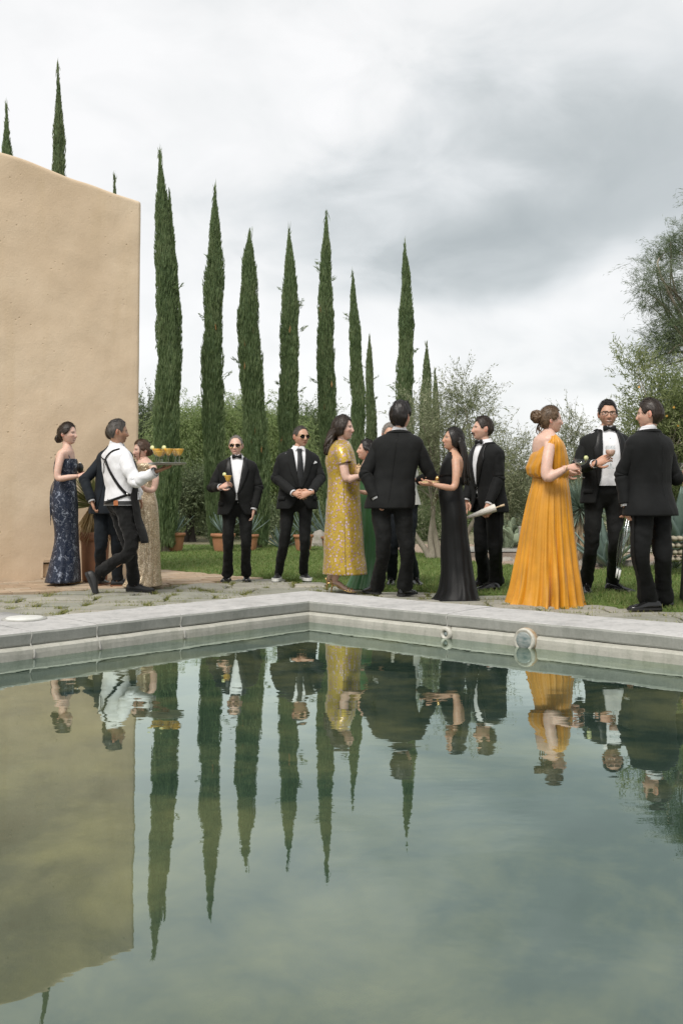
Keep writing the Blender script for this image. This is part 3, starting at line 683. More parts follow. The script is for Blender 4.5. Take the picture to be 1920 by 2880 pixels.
def tree(name, label, cat, base, fork, clusters, ntw, tlen, nleaf, llen, lwid, leafm, barkm, rad, droop=0.0, up=0.3, seed=0, group=None, stems=1, twig_r=0.004, limb_r=0.35, spread=1.0, leafspread=0.6, kids=True):
    """trunk and limbs to each crown cluster, twigs round each cluster, leaves along each twig"""
    rng = np.random.default_rng(seed); base = np.asarray(base, float); fork = np.asarray(fork, float)
    root = empty(name, base); tag(root, label, cat, group)
    mb = MB(); forks = []
    for s in range(stems):
        off = rng.normal(0, 1, 3) * (0.0 if stems == 1 else .35) * np.array([1, .6, .25]); fk = fork + off
        mid = (base + fk) / 2 + rng.normal(0, .06, 3) * np.linalg.norm(fk - base)
        b = base + (rng.normal(0, .06, 3) * np.array([1, 1, 0]) if stems > 1 else 0)
        k = rad if stems == 1 else rad * rng.uniform(.55, .9)
        mb.add(*tube([b - ZUP * .1, b + (mid - b) * .3, mid, fk], [k * 1.35, k, k * .72, k * .36], 9, 12)); forks.append((fk, k * .42))
    LP, LD = [], []; TW = []
    for c, r in clusters:
        c = np.asarray(c, float); fk, k = min(forks, key=lambda q: np.linalg.norm(q[0] - c) + rng.uniform(0, .3))
        mid = fk + (c - fk) * .5 + rng.normal(0, .10, 3) * np.linalg.norm(c - fk) + ZUP * np.linalg.norm(c - fk) * .08
        mb.add(*tube([fk - (mid - fk) * .05, mid, c], [k * .75, k * .5, k * .2], 6, 9))
        m = max(3, int(ntw * r * r)) if ntw < 0 else int(ntw * (r / np.mean([q[1] for q in clusters])) ** 2)
        st = c + rng.normal(0, .38, (m, 3)) * r
        dr = unit(rng.normal(0, 1, 3)); dirs = (st - c) / (r + 1e-6) * spread + rng.normal(0, .6, (m, 3)) + ZUP * up
        dirs /= np.linalg.norm(dirs, axis=1, keepdims=True)
        TW.append((st, dirs, tlen * rng.uniform(.5, 1.35, m)))
    st = np.vstack([q[0] for q in TW]); dr = np.vstack([q[1] for q in TW]); ln = np.concatenate([q[2] for q in TW])
    t = np.tile(np.linspace(.12, 1, nleaf), (len(st), 1)) + rng.uniform(-.04, .04, (len(st), nleaf))
    P = st[:, None] + dr[:, None] * (ln[:, None] * t)[..., None] - ZUP * (droop * ln[:, None] * t ** 2)[..., None]
    Dl = dr[:, None] * 1.0 - ZUP * (2 * droop * t)[..., None] + rng.normal(0, leafspread, (len(st), nleaf, 3))
    P = (P + rng.normal(0, llen * .35, P.shape)).reshape(-1, 3); Dl = Dl.reshape(-1, 3)
    # twigs: 3-sided, three points each
    m = len(st); tt = np.array([0, .5, 1.0])
    Q = st[:, None] + dr[:, None] * (ln[:, None] * tt)[..., None] - ZUP * (droop * ln[:, None] * tt ** 2)[..., None]
    a1 = np.cross(dr, rng.normal(size=(m, 3))); a1 /= np.linalg.norm(a1, axis=1, keepdims=True); a2 = np.cross(dr, a1)
    R_ = twig_r * np.array([1, .7, .3]); V = []
    for k3 in range(3):
        an = k3 * 2.094; V.append(Q + (a1 * math.cos(an) + a2 * math.sin(an))[:, None] * R_[None, :, None])
    V = np.stack(V, 2).reshape(-1, 3)          # m,3pts,3sides
    Fq = []
    idx = np.arange(m)[:, None] * 9
    for i in range(2):
        for j in range(3): Fq.append(np.stack([idx[:, 0] + i * 3 + j, idx[:, 0] + i * 3 + (j + 1) % 3, idx[:, 0] + (i + 1) * 3 + (j + 1) % 3, idx[:, 0] + (i + 1) * 3 + j], 1))
    mb.build('trunk', barkm, root)
    make_obj('twigs', V, np.vstack(Fq), leafm, root)['kind'] = 'stuff'
    n = len(P); cl = np.array([mnoise.noise(Vector(p * 1.6)) for p in P[::nleaf]]).repeat(nleaf) * .4
    rnd = np.clip(rng.beta(2, 2, n) * .8 + .1 + cl, 0, 1)
    leaves_obj('crown', P, Dl, llen * rng.uniform(.6, 1.3, n), lwid * rng.uniform(.7, 1.3, n), leafm, root, rng, rnd)
    return root
def clusters_px(boxes, d, n, r, seed, dd=1.0):
    """crown clusters inside ellipses given by their outline in the view: (cx, cy, rx, ry)"""
    rng = np.random.default_rng(seed); out = []
    for cx, cy, rx, ry, k in boxes:
        for i in range(int(n * k)):
            q = rng.normal(0, 1, 3); q = q / np.linalg.norm(q) * rng.uniform(.25, 1) ** .5
            p = at(cx + q[0] * rx, cy + q[1] * ry, d); p = p * np.array([1, 1, 1]) + np.array([0, q[2] * dd, 0])
            p[2] = max(p[2], GZ + .25); out.append((p, r * rng.uniform(.75, 1.3)))
    return out
M_OLIVE = leaf_mat('olive leaves', [(0.18, 0.215, 0.115), (0.27, 0.30, 0.175), (0.35, 0.37, 0.235), (0.46, 0.46, 0.32)], 0.5)
M_PEPPER = leaf_mat('pepper tree leaves', [(0.20, 0.285, 0.105), (0.29, 0.38, 0.15), (0.35, 0.43, 0.19), (0.42, 0.475, 0.25)], 0.6)
M_MESQ = leaf_mat('mesquite leaves', [(0.085, 0.12, 0.06), (0.13, 0.17, 0.085), (0.17, 0.21, 0.11), (0.22, 0.25, 0.145)], 0.3)
M_SHE = leaf_mat('sheoak needles', [(0.10, 0.145, 0.075), (0.15, 0.20, 0.105), (0.205, 0.255, 0.14), (0.27, 0.31, 0.18)], 0.5)
M_OLEA = leaf_mat('narrow yellow bell leaves', [(0.14, 0.19, 0.075), (0.21, 0.26, 0.105), (0.28, 0.32, 0.145), (0.38, 0.40, 0.21)], 0.5)
M_SHRUB = leaf_mat('shrub leaves', [(0.12, 0.17, 0.075), (0.175, 0.23, 0.10), (0.22, 0.275, 0.13), (0.28, 0.32, 0.17)], 0.5)

# the pepper trees behind the cypresses
def ground_at(px, d): p = at(px, 1500, d); p[2] = GZ - .03; return p
GP = 'weeping pepper trees behind the cypresses'
tree('pepper_tree', 'weeping pepper tree between the first and second cypress', 'tree', ground_at(555, 27), at(548, 1330, 27),
     clusters_px([(548, 1255, 62, 105, 1)], 27, 26, .55, 21, 1.3), 66, 1.15, 26, .095, .021, M_PEPPER, M_BARK_DARK, .14, 1.25, .3, 21, GP, 3)
tree('pepper_tree', 'weeping pepper tree between the second and third cypress', 'tree', ground_at(680, 28), at(668, 1320, 28),
     clusters_px([(664, 1215, 58, 88, 1), (660, 1400, 60, 70, .5)], 28, 26, .55, 22, 1.3), 66, 1.15, 26, .095, .021, M_PEPPER, M_BARK_DARK, .14, 1.25, .3, 22, GP, 2)
tree('pepper_tree', 'pale weeping pepper tree between the third and fourth cypress', 'tree', ground_at(775, 29), at(772, 1330, 29),
     clusters_px([(770, 1265, 55, 95, 1), (775, 1420, 50, 70, .5)], 29, 24, .55, 23, 1.3), 66, 1.15, 26, .095, .021, M_PEPPER, M_BARK_DARK, .13, 1.25, .3, 23, GP, 2)
tree('mesquite_tree', 'dark fine leaved tree between the wall end and the first cypress', 'tree', ground_at(420, 30), at(415, 1330, 30),
     clusters_px([(410, 1260, 60, 105, 1), (420, 1430, 50, 60, .4)], 30, 26, .6, 24, 1.4), 110, .75, 14, .075, .028, M_MESQ, M_BARK_DARK, .14, .2, .3, 24, None, 3)
tree('mesquite_tree', 'dark branching tree with bare black trunks behind the second cypress', 'tree', ground_at(535, 23), at(545, 1390, 23),
     clusters_px([(550, 1380, 65, 45, 1), (500, 1440, 30, 40, .3)], 23, 13, .42, 25, .8), 60, .6, 12, .07, .024, M_MESQ, M_BARK_DARK, .10, .15, .3, 25, None, 4)
tree('mesquite_tree', 'rounded green tree between the fourth and fifth cypress', 'tree', ground_at(890, 33), at(880, 1350, 33),
     clusters_px([(880, 1260, 62, 85, 1), (890, 1420, 60, 60, .6)], 33, 26, .65, 26, 1.5), 120, .75, 14, .085, .032, M_SHRUB, M_BARK_DARK, .14, .2, .3, 26, None, 2)
# olives
tree('olive_tree', 'multi stemmed silvery olive tree behind the woman in black', 'tree', ground_at(1228, 15.6), at(1250, 1410, 15.6),
     clusters_px([(1205, 1310, 65, 120, .8), (1290, 1190, 75, 100, .7), (1345, 1310, 60, 100, .55), (1195, 1190, 35, 50, .25), (1270, 1100, 25, 40, .1), (1360, 1110, 20, 40, .1)], 15.6, 18, .28, 31, .9), 34, .46, 15, .055, .014, M_OLIVE, M_BARK_PALE, .075, .12, .45, 31, 'olive trees', 5, .0025, .22)
tree('olive_tree', 'sparse silvery olive tree between the moustached man and the orange dress', 'tree', ground_at(1448, 19), at(1446, 1440, 19),
     clusters_px([(1425, 1330, 60, 90, 1), (1450, 1420, 50, 60, .7)], 19, 17, .32, 32, .7), 30, .5, 12, .062, .015, M_OLIVE, M_BARK_PALE, .06, .15, .45, 32, 'olive trees', 3)
tree('olive_tree', 'thin olive sprays between the orange dress and the bespectacled man', 'tree', ground_at(1600, 17), at(1610, 1430, 17),
     clusters_px([(1610, 1280, 45, 100, 1), (1600, 1360, 50, 50, .5)], 17, 12, .26, 33, .6), 24, .45, 12, .058, .014, M_OLIVE, M_BARK_PALE, .05, .12, .45, 33, 'olive trees', 3)
# yellow bell bush at the right
yb = tree('flowering_bush', 'tall narrow leaved bush with small orange flowers behind the right guests', 'bush', ground_at(1850, 13.2), at(1850, 1430, 13.2),
     clusters_px([(1915, 1220, 60, 110, 1.0), (1815, 1190, 28, 100, .25), (1925, 1340, 55, 110, .8), (1915, 1120, 40, 45, .3), (1785, 1040, 12, 70, .10)], 13.2, 24, .26, 34, .8), 36, .36, 14, .070, .014, M_OLEA, M_BARK_PALE, .05, .1, .75, 34, None, 5, .0025)
M_FLOWER = simple_mat('orange blossom', (0.72, 0.38, 0.06), (0.78, 0.48, 0.10), 0.6, 20)
for px, py in ((1893, 1146), (1873, 1170), (1905, 1197), (1795, 1089), (1866, 1160), (1840, 1130)):
    c = at(px, py, 12.6); mb = MB()
    for k in range(5):
        a = k * 1.257; d_ = np.array([math.cos(a), -.5, math.sin(a)]); mb.add(*tube([c, c + d_ * .009, c + d_ * .017], [.002, .0055, .002], 6, 5))
    mb.build('blossom', M_FLOWER, yb)
tree('sheoak_tree', 'tall feathery dark green tree at the right picture edge', 'tree', ground_at(1985, 24), at(1975, 1000, 24),
     clusters_px([(1885, 970, 65, 80, .4), (1850, 830, 45, 50, .2), (1875, 740, 38, 55, .22), (1925, 860, 60, 110, .45), (1965, 620, 35, 110, .35), (2010, 860, 60, 220, .5)], 24, 24, .36, 35, 1.2), 44, .50, 20, .12, .010, M_SHE, M_BARK_PALE, .13, .25, .35, 35, None, 1, .004, .3, leafspread=.45)
# shrubs that close the view at ground level
sr = np.random.default_rng(77)
def shrub(px, py, d, rx, ry, label, mat=M_SHRUB, n=8, seed=0, tw=38, ll=.07, lw=.03):
    g_ = ground_at(px, d); return tree('shrub', label, 'shrub', g_, at(px, py, d), clusters_px([(px, py, rx, ry, 1)], d, n, .34 * d / 22, seed, .8), tw, .42 * d / 22, 12, ll * d / 22, lw * d / 22, mat, M_BARK_DARK, .04, .1, .35, seed, 'shrubs at the garden edge', 3)
for i, (px, py, d, rx, ry, lab) in enumerate([
    (1425, 1470, 27, 55, 50, 'rounded green shrub beyond the path right of the moustached man'),
    (1478, 1450, 24, 30, 55, 'dark upright shrub just left of the orange dress'),
    (1600, 1500, 30, 55, 45, 'low green shrub glimpsed behind the spiky yucca'),
    (1170, 1500, 24, 40, 45, 'shrub behind the legs of the man seen from behind'),
    (1075, 1500, 28, 60, 50, 'shrub hidden behind the central couple'),
    (960, 1490, 28, 55, 50, 'shrub behind the green and yellow dresses'),
    (1340, 1500, 30, 55, 45, 'shrub behind the moustached man'),
    (800, 1490, 24, 40, 40, 'dark low shrub left of the man with clasped hands'),
    (640, 1495, 25, 40, 40, 'dark low shrub behind the man holding a cocktail'),
    (1770, 1480, 20, 60, 60, 'shrub between the bespectacled man and the man beside him'),
    (1895, 1500, 17, 55, 60, 'low shrub at the right edge behind the agave'),
    (500, 1490, 32, 60, 45, 'far shrub right of the first cypress')]):
    shrub(px, py, d, rx, ry, lab, M_MESQ if 'dark' in lab else M_SHRUB, 8, 200 + i)
o = None
# a far wood closing the horizon
fw = np.random.default_rng(3); n = 26000
xx = fw.uniform(-60, 60, n); yy = fw.uniform(70, 130, n)
hh = 2.6 + 1.4 * np.array([mnoise.noise(Vector((x_ / 7, y_ / 9, 0))) for x_, y_ in zip(xx, yy)])
P = np.stack([xx, yy, GZ + hh * fw.random(n) ** .6], 1)
V, Q = leaf_cards(P, fw.normal(size=(n, 3)), fw.normal(size=(n, 3)), fw.uniform(.4, 1.0, n), fw.uniform(.3, .7, n), fw)
o = make_obj('far_wood', V, Q, leaf_mat('far scrub', [(0.06, 0.085, 0.045), (0.09, 0.115, 0.06), (0.12, 0.145, 0.08)], .3), None, True, rnd=np.repeat(fw.random(n), 4))
tag(o, 'far belt of green scrub along the horizon', 'wood', kind='stuff')

# ------------------------------------------------------------------ garden path, low wall, rocks
M_PATH = simple_mat('pale gravel path', (0.42, 0.40, 0.36), (0.34, 0.32, 0.28), 0.95, 5)
o = make_obj('path', [on(1240, 1552, GZ + .02), on(2100, 1552, GZ + .02), on(2100, 1537, GZ + .02), on(1240, 1537, GZ + .02)], [(0, 1, 2, 3)], M_PATH, None, False)
o.data.flip_normals() if o.data.polygons[0].normal.z < 0 else None
tag(o, kind='structure')
o = make_obj('planting_bed', [on(1200, 1606, GZ + .004), on(2300, 1606, GZ + .004), on(2300, 1530, GZ + .004), on(1100, 1530, GZ + .004)], [(0, 1, 2, 3)], simple_mat('reddish gravel bed', (0.36, 0.27, 0.20), (0.27, 0.20, 0.15), 0.95, 9, 40, .6), None, False)
o.data.flip_normals() if o.data.polygons[0].normal.z < 0 else None
tag(o, kind='structure')
lw = empty('low_wall', ground_at(540, 36)); tag(lw, 'low tan garden wall far behind the cypresses', 'wall')
mb = MB(); a0 = ground_at(360, 36); a1 = ground_at(960, 36); mb.box((a0 + a1) / 2 + ZUP * .35, ((a1 - a0)[0] / 2, .2, .55)); mb.build('masonry', M_ADOBE, lw, False)
mb = MB(); mb.box((a0 + a1) / 2 + ZUP * .93, ((a1 - a0)[0] / 2 + .03, .24, .03)); mb.build('cap', M_ADOBE, lw, False)
M_ROCK = mat_stone('garden boulder', [(0.34, 0.31, 0.27), (0.28, 0.26, 0.23), (0.42, 0.38, 0.33)], 5)
ORD = ['first', 'second', 'third', 'fourth', 'fifth', 'sixth', 'seventh', 'eighth', 'ninth', 'tenth', 'eleventh', 'twelfth', 'thirteenth', 'fourteenth', 'fifteenth', 'sixteenth']
def rock(px, py, d, r, label, sq=.7):
    c = ground_at(px, d) if py is None else at(px, py, d)
    V, Fc = ellipsoid((0, 0, 0), (r, r * .8, r * sq), 14, 9); sd = sr.uniform(0, 50)
    V = np.array([v * (1 + .35 * mnoise.noise(Vector(v / r * 1.3) + Vector((sd, 0, 0))) + .12 * mnoise.noise(Vector(v / r * 4) + Vector((sd, 0, 0)))) for v in V])
    o = make_obj('garden_rock', V + c + ZUP * r * sq * .45, Fc, M_ROCK, None, False); tag(o, label, 'rock', 'rocks edging the planting beds'); return o
rock(898, None, 19.5, .26, 'grey boulder beside the potted agave behind the yellow dress', .9)
for i in range(16):
    px = 1392 + i * 11.5 + sr.uniform(-3, 3); rock(px, None, 14.6 + sr.uniform(-.3, .6), sr.uniform(.05, .10), ORD[i] + ' stone from the left in the bed edging behind the orange dress')
for i in range(16):
    px = 1640 + i * 18 + sr.uniform(-4, 4); rock(px, None, 13.9 + sr.uniform(-.3, .5), sr.uniform(.06, .13), ORD[i] + ' stone from the left in the bed edging behind the right hand men')
wp = empty('marker_post', ground_at(1464, 17)); tag(wp, 'thin white marker post beside the orange dress', 'post')
mb = MB(); mb.box(at(1464, 1515, 17), (.035, .03, .20)); mb.build('shaft', M_WHITE, wp, False)
mb = MB(); mb.box(at(1464, 1486, 17) + ZUP * .025, (.042, .037, .012)); mb.build('cap', M_WHITE, wp, False)

# ------------------------------------------------------------------ rosettes: agaves, yucca
def leaf_mesh(name, ln, wd, thick, mat, curve=.15, n=9):
    rows = []
    for t in np.linspace(0, 1, n):
        w_ = wd * (.55 + .9 * t if t < .4 else .91 * (1 - ((t - .4) / .6) ** 1.6) + .001); z = curve * ln * t * t
        y_ = t * ln; rows.append([(-w_ / 2, y_, z + w_ * .28), (-w_ / 4, y_, z - thick * .2), (0, y_, z - thick * .6), (w_ / 4, y_, z - thick * .2), (w_ / 2, y_, z + w_ * .28), (0, y_, z + thick * .3)])
    me = bpy.data.meshes.new(name); me.from_pydata([p for r in rows for p in r], [], grid_faces(n, 6, True, True, True)); me.update()
    for p in me.polygons: p.use_smooth = True
    me.materials.append(mat); return me
M_AGAVE = simple_mat('blue agave leaf', (0.20, 0.27, 0.235), (0.13, 0.185, 0.16), 0.55, 5)
M_AGAVE2 = simple_mat('green agave leaf', (0.17, 0.22, 0.13), (0.11, 0.15, 0.085), 0.5, 5)
def agave(name, label, c, ln, wd, n, mat, seed, emin=10, emax=85, cat='agave', group='agaves of the garden'):
    rng = np.random.default_rng(seed); root = empty(name, c); tag(root, label, cat, group)
    me = leaf_mesh('leaf', ln, wd, wd * .18, mat)
    for i in range(n):
        az = i * 2.39996 + rng.uniform(-.15, .15); el = math.radians(emin + (emax - emin) * (i / n) ** .9 + rng.uniform(-5, 5)); s = rng.uniform(.75, 1.05) * (1 - .15 * i / n)
        o = bpy.data.objects.new('leaf', me); COL.objects.link(o); o.parent = root
        o.location = (0, 0, .03 + .06 * ln * i / n); o.rotation_euler = Matrix.Rotation(az, 3, 'Z').to_4x4().to_3x3().to_euler() if False else (Matrix.Rotation(az, 3, 'Z') @ Matrix.Rotation(el, 3, 'X')).to_euler(); o.scale = (s, s, s)
    return root
def pot(label, c, r0, r1, h, mat, seed=0, bands=True):
    root = empty('clay_pot', c); tag(root, label, 'pot', 'terracotta pots of the garden')
    pr = [(r0 * .02, 0), (r0 * .96, 0), (r0, .015 * h)]
    for t in np.linspace(.06, .82, 12): pr.append((r0 + (r1 - r0) * (t ** .8) + (.008 * r1 if bands and 0.3 < t < .55 and int(t * 30) % 2 else 0), t * h))
    V, Fc = lathe(pr + [(r1 * .98, .84 * h), (r1 * .9, .84 * h)], 36, c); make_obj('body', V, Fc, mat, root)
    V, Fc = lathe([(r1 * .985, .815 * h), (r1 * 1.07, .83 * h), (r1 * 1.09, .9 * h), (r1 * 1.08, .985 * h), (r1 * 1.05, h), (r1 * .95, h), (r1 * .92, .93 * h), (r1 * .9, .82 * h)], 36, c)
    make_obj('rim', V, grid_faces(8, 36, True), mat, root)
    V, Fc = lathe([(.001, .90 * h), (r1 * .93, .90 * h), (r1 * .93, .85 * h), (.001, .85 * h)], 24, c); make_obj('soil', V, Fc, M_SOIL, root)
    return root
M_TERRA = simple_mat('terracotta', (0.40, 0.185, 0.095), (0.30, 0.135, 0.07), 0.85, 4, 30, .4)
M_TERRA2 = simple_mat('weathered brown clay', (0.27, 0.125, 0.062), (0.19, 0.085, 0.045), 0.7, 5, 30, .5)
def px_pot(x0, x1, ytop, ybot, d, label, mat=M_TERRA, taper=.72):
    c = at((x0 + x1) / 2, ybot, d); c[2] = GZ + .012; k = d / F; r1 = (x1 - x0) / 2 * k / 1.09; h = (ybot - ytop) * k
    pot(label, c, r1 * taper, r1, h, mat); return c, h
for x0, x1, yt, yb_, lab, al in ((592, 662, 1502, 1552, 'terracotta pot left of the legs of the man holding a cocktail', 'spiky pale agave in the pot behind the man holding a cocktail'),
                             (676, 728, 1504, 1549, 'terracotta pot right of the legs of the man holding a cocktail', 'agave in the pot beside the third cypress'),
                             (824, 882, 1505, 1550, 'terracotta pot between the legs of the man with clasped hands', 'agave in the pot behind the man with clasped hands'),
                             (902, 950, 1510, 1548, 'terracotta pot half hidden behind the yellow brocade dress', 'agave in the pot behind the yellow brocade dress'),
                             (462, 522, 1500, 1551, 'terracotta pot behind the trunk of the nearest cypress', 'pale agave in the pot behind the nearest cypress')):
    d = 2800 * (CAMZ - GZ) / ((yb_ - YH)); d = min(d, 18.6); c, h = px_pot(x0, x1, yt, yb_, d, lab)
    agave('potted_agave', al, c + ZUP * h * .9, .44, .05, 26, M_AGAVE, int(x0), 25, 85, 'agave', 'agaves planted in pots')
# big pot by the wall with a grass tree
c, h = px_pot(224, 310, 1500, 1636, 11.35, 'large weathered clay pot between the navy dress and the dark suit', M_TERRA2, .86)
gt = empty('potted_grass_tree', c + ZUP * h * .9); tag(gt, 'fan of stiff green leaves over dry straw in the big pot', 'plant')
rg = np.random.default_rng(9); n = 420
an = rg.uniform(0, 2 * np.pi, n); el = rg.uniform(-.15, 1.45, n); ctr = c + ZUP * (h + .30)
D = np.stack([np.cos(an) * np.cos(el), np.sin(an) * np.cos(el), np.sin(el)], 1); ln = rg.uniform(.36, .52, n)
leaves_obj('leaves', ctr + D * (ln * .5)[:, None], D, ln, np.full(n, .011), leaf_mat('grass tree leaf', [(0.13, 0.16, 0.06), (0.20, 0.23, 0.09), (0.30, 0.30, 0.14)], .25), gt, rg)
n = 420; an = rg.uniform(0, 2 * np.pi, n); P = ctr + np.stack([np.cos(an) * .09, np.sin(an) * .09, rg.uniform(-.22, -.05, n)], 1); D = np.stack([np.cos(an) * .45, np.sin(an) * .45, -np.ones(n)], 1) + rg.normal(0, .12, (n, 3)); ln = rg.uniform(.22, .42, n)
leaves_obj('dry_skirt', P + D * .1, D, ln, np.full(n, .010), leaf_mat('dry straw', [(0.42, 0.30, 0.14), (0.56, 0.42, 0.22), (0.65, 0.52, 0.30)], .25), gt, rg)
V, Fc = tube([c + ZUP * h * .85, c + ZUP * (h + .1), ctr], [.10, .09, .06], 12, 8); make_obj('trunk', V, Fc, M_BARK, gt)
# blue yucca with a straw trunk
yc = ground_at(1632, 14.2); yh_ = at(1632, 1432, 14.2)
yu = empty('blue_yucca', yc); tag(yu, 'blue spiky yucca ball on straw trunk behind the orange dress', 'yucca')
n = 900; D = rg.normal(size=(n, 3)); D /= np.linalg.norm(D, axis=1, keepdims=True); D[:, 2] = np.where(D[:, 2] < -.75, -D[:, 2], D[:, 2]); ln = rg.uniform(.34, .52, n)
leaves_obj('leaves', yh_ + D * (ln * .52)[:, None], D, ln, np.full(n, .014), leaf_mat('yucca leaf', [(0.14, 0.20, 0.16), (0.20, 0.265, 0.21), (0.28, 0.34, 0.27)], .2), yu, rg)
n = 700; an = rg.uniform(0, 2 * np.pi, n); zz = rg.uniform(.05, yh_[2] - GZ - .15, n); P = yc + np.stack([np.cos(an) * .17, np.sin(an) * .17, zz], 1); D = np.stack([np.cos(an) * .22, np.sin(an) * .22, -np.ones(n)], 1)
leaves_obj('dry_skirt', P, D, np.full(n, .3), np.full(n, .02), leaf_mat('yucca straw', [(0.33, 0.24, 0.15), (0.45, 0.34, 0.22), (0.55, 0.43, 0.29)], .2), yu, rg)
V, Fc = tube([yc, (yc + yh_) / 2, yh_], [.16, .15, .10], 12, 8); make_obj('trunk', V, Fc, M_BARK, yu)
agave('agave', 'large blue agave between the legs of the bespectacled man', ground_at(1705, 13.6), .72, .15, 26, M_AGAVE, 41, 12, 80)
agave('agave', 'broad grey blue agave at the right edge behind the right hand man', at(1905, 1560, 12.6) * np.array([1, 1, 0]) + ZUP * (GZ + .25), 1.0, .20, 26, M_AGAVE, 42, 5, 75)
agave('agave', 'blue grey agave beside the boulder behind the yellow brocade dress', ground_at(925, 20.5), 1.0, .14, 28, M_AGAVE, 43, 15, 85)
agave('agave', 'small pale agave at the foot of the third cypress', ground_at(790, 18.9), .50, .06, 22, M_AGAVE, 44, 10, 80)
agave('agave', 'small spiny rosette in front of the right hand bed', ground_at(1893, 13.2), .25, .035, 22, M_AGAVE2, 45, 10, 80)
# cut leaf stumps of the big agave
st = empty('agave_stump', at(1880, 1545, 12.2)); tag(st, 'pale stump of cut agave leaf bases beside the right hand man', 'stump')
M_STUMP = simple_mat('cut agave flesh', (0.36, 0.32, 0.24), (0.22, 0.20, 0.15), 0.8, 12)
for r_ in range(4):
    for k in range(5):
        c = at(1850 + k * 17 + (8 if r_ % 2 else 0), 1572 - r_ * 19, 12.1); V, Fc = ellipsoid(c, (.040, .12, .036), 10, 7); make_obj('leaf_base', V, Fc, M_STUMP, st)
# prickly pear
pp = empty('prickly_pear', ground_at(1430, 19)); tag(pp, 'pale green prickly pear clump beyond the path', 'cactus')
me = bpy.data.meshes.new('pad'); V, Fc = ellipsoid((0, 0, .12), (.10, .03, .13), 14, 9); me.from_pydata([tuple(v) for v in V], [], Fc); me.update()
for p in me.polygons: p.use_smooth = True
me.materials.append(simple_mat('cactus pad', (0.27, 0.32, 0.22), (0.20, 0.25, 0.16), 0.7, 6))
for i in range(90):
    c = at(1430 + rg.normal(0, 30), 1520 + rg.normal(0, 22), 19 + rg.normal(0, .35)); c[2] = max(c[2], GZ)
    o = bpy.data.objects.new('pad', me); COL.objects.link(o); o.parent = pp; o.location = Vector(c) - pp.location; o.rotation_euler = (rg.normal(0, .3), rg.normal(0, .5), rg.uniform(0, 3.1)); s = rg.uniform(.7, 1.2); o.scale = (s, s, s)
# ------------------------------------------------------------------ people: builders
rq = np.random.default_rng(21)
def fabric(name, col, rough=0.8, sheen=0.03, weave=420, amp=0.25, wr=(9, 0.35), **kw):
    m, nt = new_mat(name); v = coords(nt)
    f = noise_tex(nt, v, 5, 4, .6); c = ramp(nt, f, [(0.3, tuple(x * .82 for x in col)), (0.7, tuple(x * 1.12 for x in col))])
    wv = noise_tex(nt, v, weave, 2, .5); w2 = noise_tex(nt, coords(nt, (1, 1, .55)), wr[0], 3, .5, .6)
    h = math_node(nt, 'ADD', math_node(nt, 'MULTIPLY', wv, .02), math_node(nt, 'MULTIPLY', w2, wr[1]))
    kw.setdefault('Specular_IOR_Level', .22); finish(nt, c, rough, h, amp * 1.6, .05, Sheen_Weight=sheen, Sheen_Roughness=.5, **kw); return m
M_BLACK = fabric('black wool suiting', (0.0085, 0.0090, 0.0088)); M_BLACK2 = fabric('black dinner jacket wool', (0.0065, 0.007, 0.0072))
M_CHAR = fabric('charcoal black suiting', (0.0095, 0.010, 0.010)); M_NAVYSUIT = fabric('dark navy suiting', (0.011, 0.0145, 0.019))
M_SATINB = fabric('black satin facing', (0.010, 0.010, 0.010), 0.38, 0.0, wr=(9, .1))
M_SHIRT = fabric('white cotton shirt', (0.78, 0.78, 0.80), 0.75, .1, 300, .35, (10, .45)); M_SHIRTG = fabric('pale grey linen shirt', (0.50, 0.50, 0.47), .85, .1)
M_TIE = fabric('black silk tie', (0.018, 0.019, 0.02), .45, .1); M_COTTON = fabric('black cotton drill', (0.009, 0.009, 0.009), .9, .1, 300, .4, (14, .5))
M_LEATHER = simple_mat('polished black leather', (0.012, 0.012, 0.012), (0.008, 0.008, 0.008), 0.16, 14, 20, .15, .004)
M_LEATHER2 = simple_mat('matt black leather', (0.02, 0.02, 0.02), (0.013, 0.013, 0.013), 0.5, 14, 60, .3, .003)
M_SOLEB = simple_mat('black rubber sole', (0.02, 0.02, 0.02), None, .8, 10); M_SOLEW = simple_mat('white rubber sole', (0.75, 0.75, 0.72), None, .6, 10); M_SOLET = simple_mat('tan leather sole', (0.24, 0.10, 0.045), None, .5, 10)
M_GOLD = simple_mat('gold metal', (0.75, 0.52, 0.22), (0.65, 0.45, 0.2), 0.25, 30, Metallic=1.0)
M_SILVER = simple_mat('silver metal', (0.7, 0.7, 0.7), None, 0.25, 30, Metallic=1.0)
M_LENSB = simple_mat('dark sunglass lens', (0.012, 0.008, 0.006), None, 0.12, 10, Specular_IOR_Level=.12); M_FRAME = simple_mat('black spectacle frame', (0.015, 0.015, 0.016), None, .3, 10)
def hair_mat(name, c1, c2, rough=.42):
    m, nt = new_mat(name); v = coords(nt, (1, 1, .22)); f = noise_tex(nt, v, 55, 4, .6, .6); g = noise_tex(nt, coords(nt, (1, 1, .3)), 170, 3, .6)
    c = ramp(nt, math_node(nt, 'ADD', math_node(nt, 'MULTIPLY', f, .6), math_node(nt, 'MULTIPLY', g, .4)), [(0.32, c1), (0.68, c2)])
    finish(nt, c, rough, math_node(nt, 'ADD', f, g), .3, .004, Specular_IOR_Level=.4); return m
H_DARK = hair_mat('dark brown hair', (0.012, 0.008, 0.006), (0.045, 0.029, 0.019)); H_BLACK = hair_mat('black hair', (0.007, 0.006, 0.006), (0.024, 0.018, 0.015))
H_BROWN = hair_mat('brown hair', (0.035, 0.019, 0.011), (0.115, 0.063, 0.036)); H_BLOND = hair_mat('brown hair with fair streaks', (0.038, 0.021, 0.012), (0.17, 0.105, 0.055))
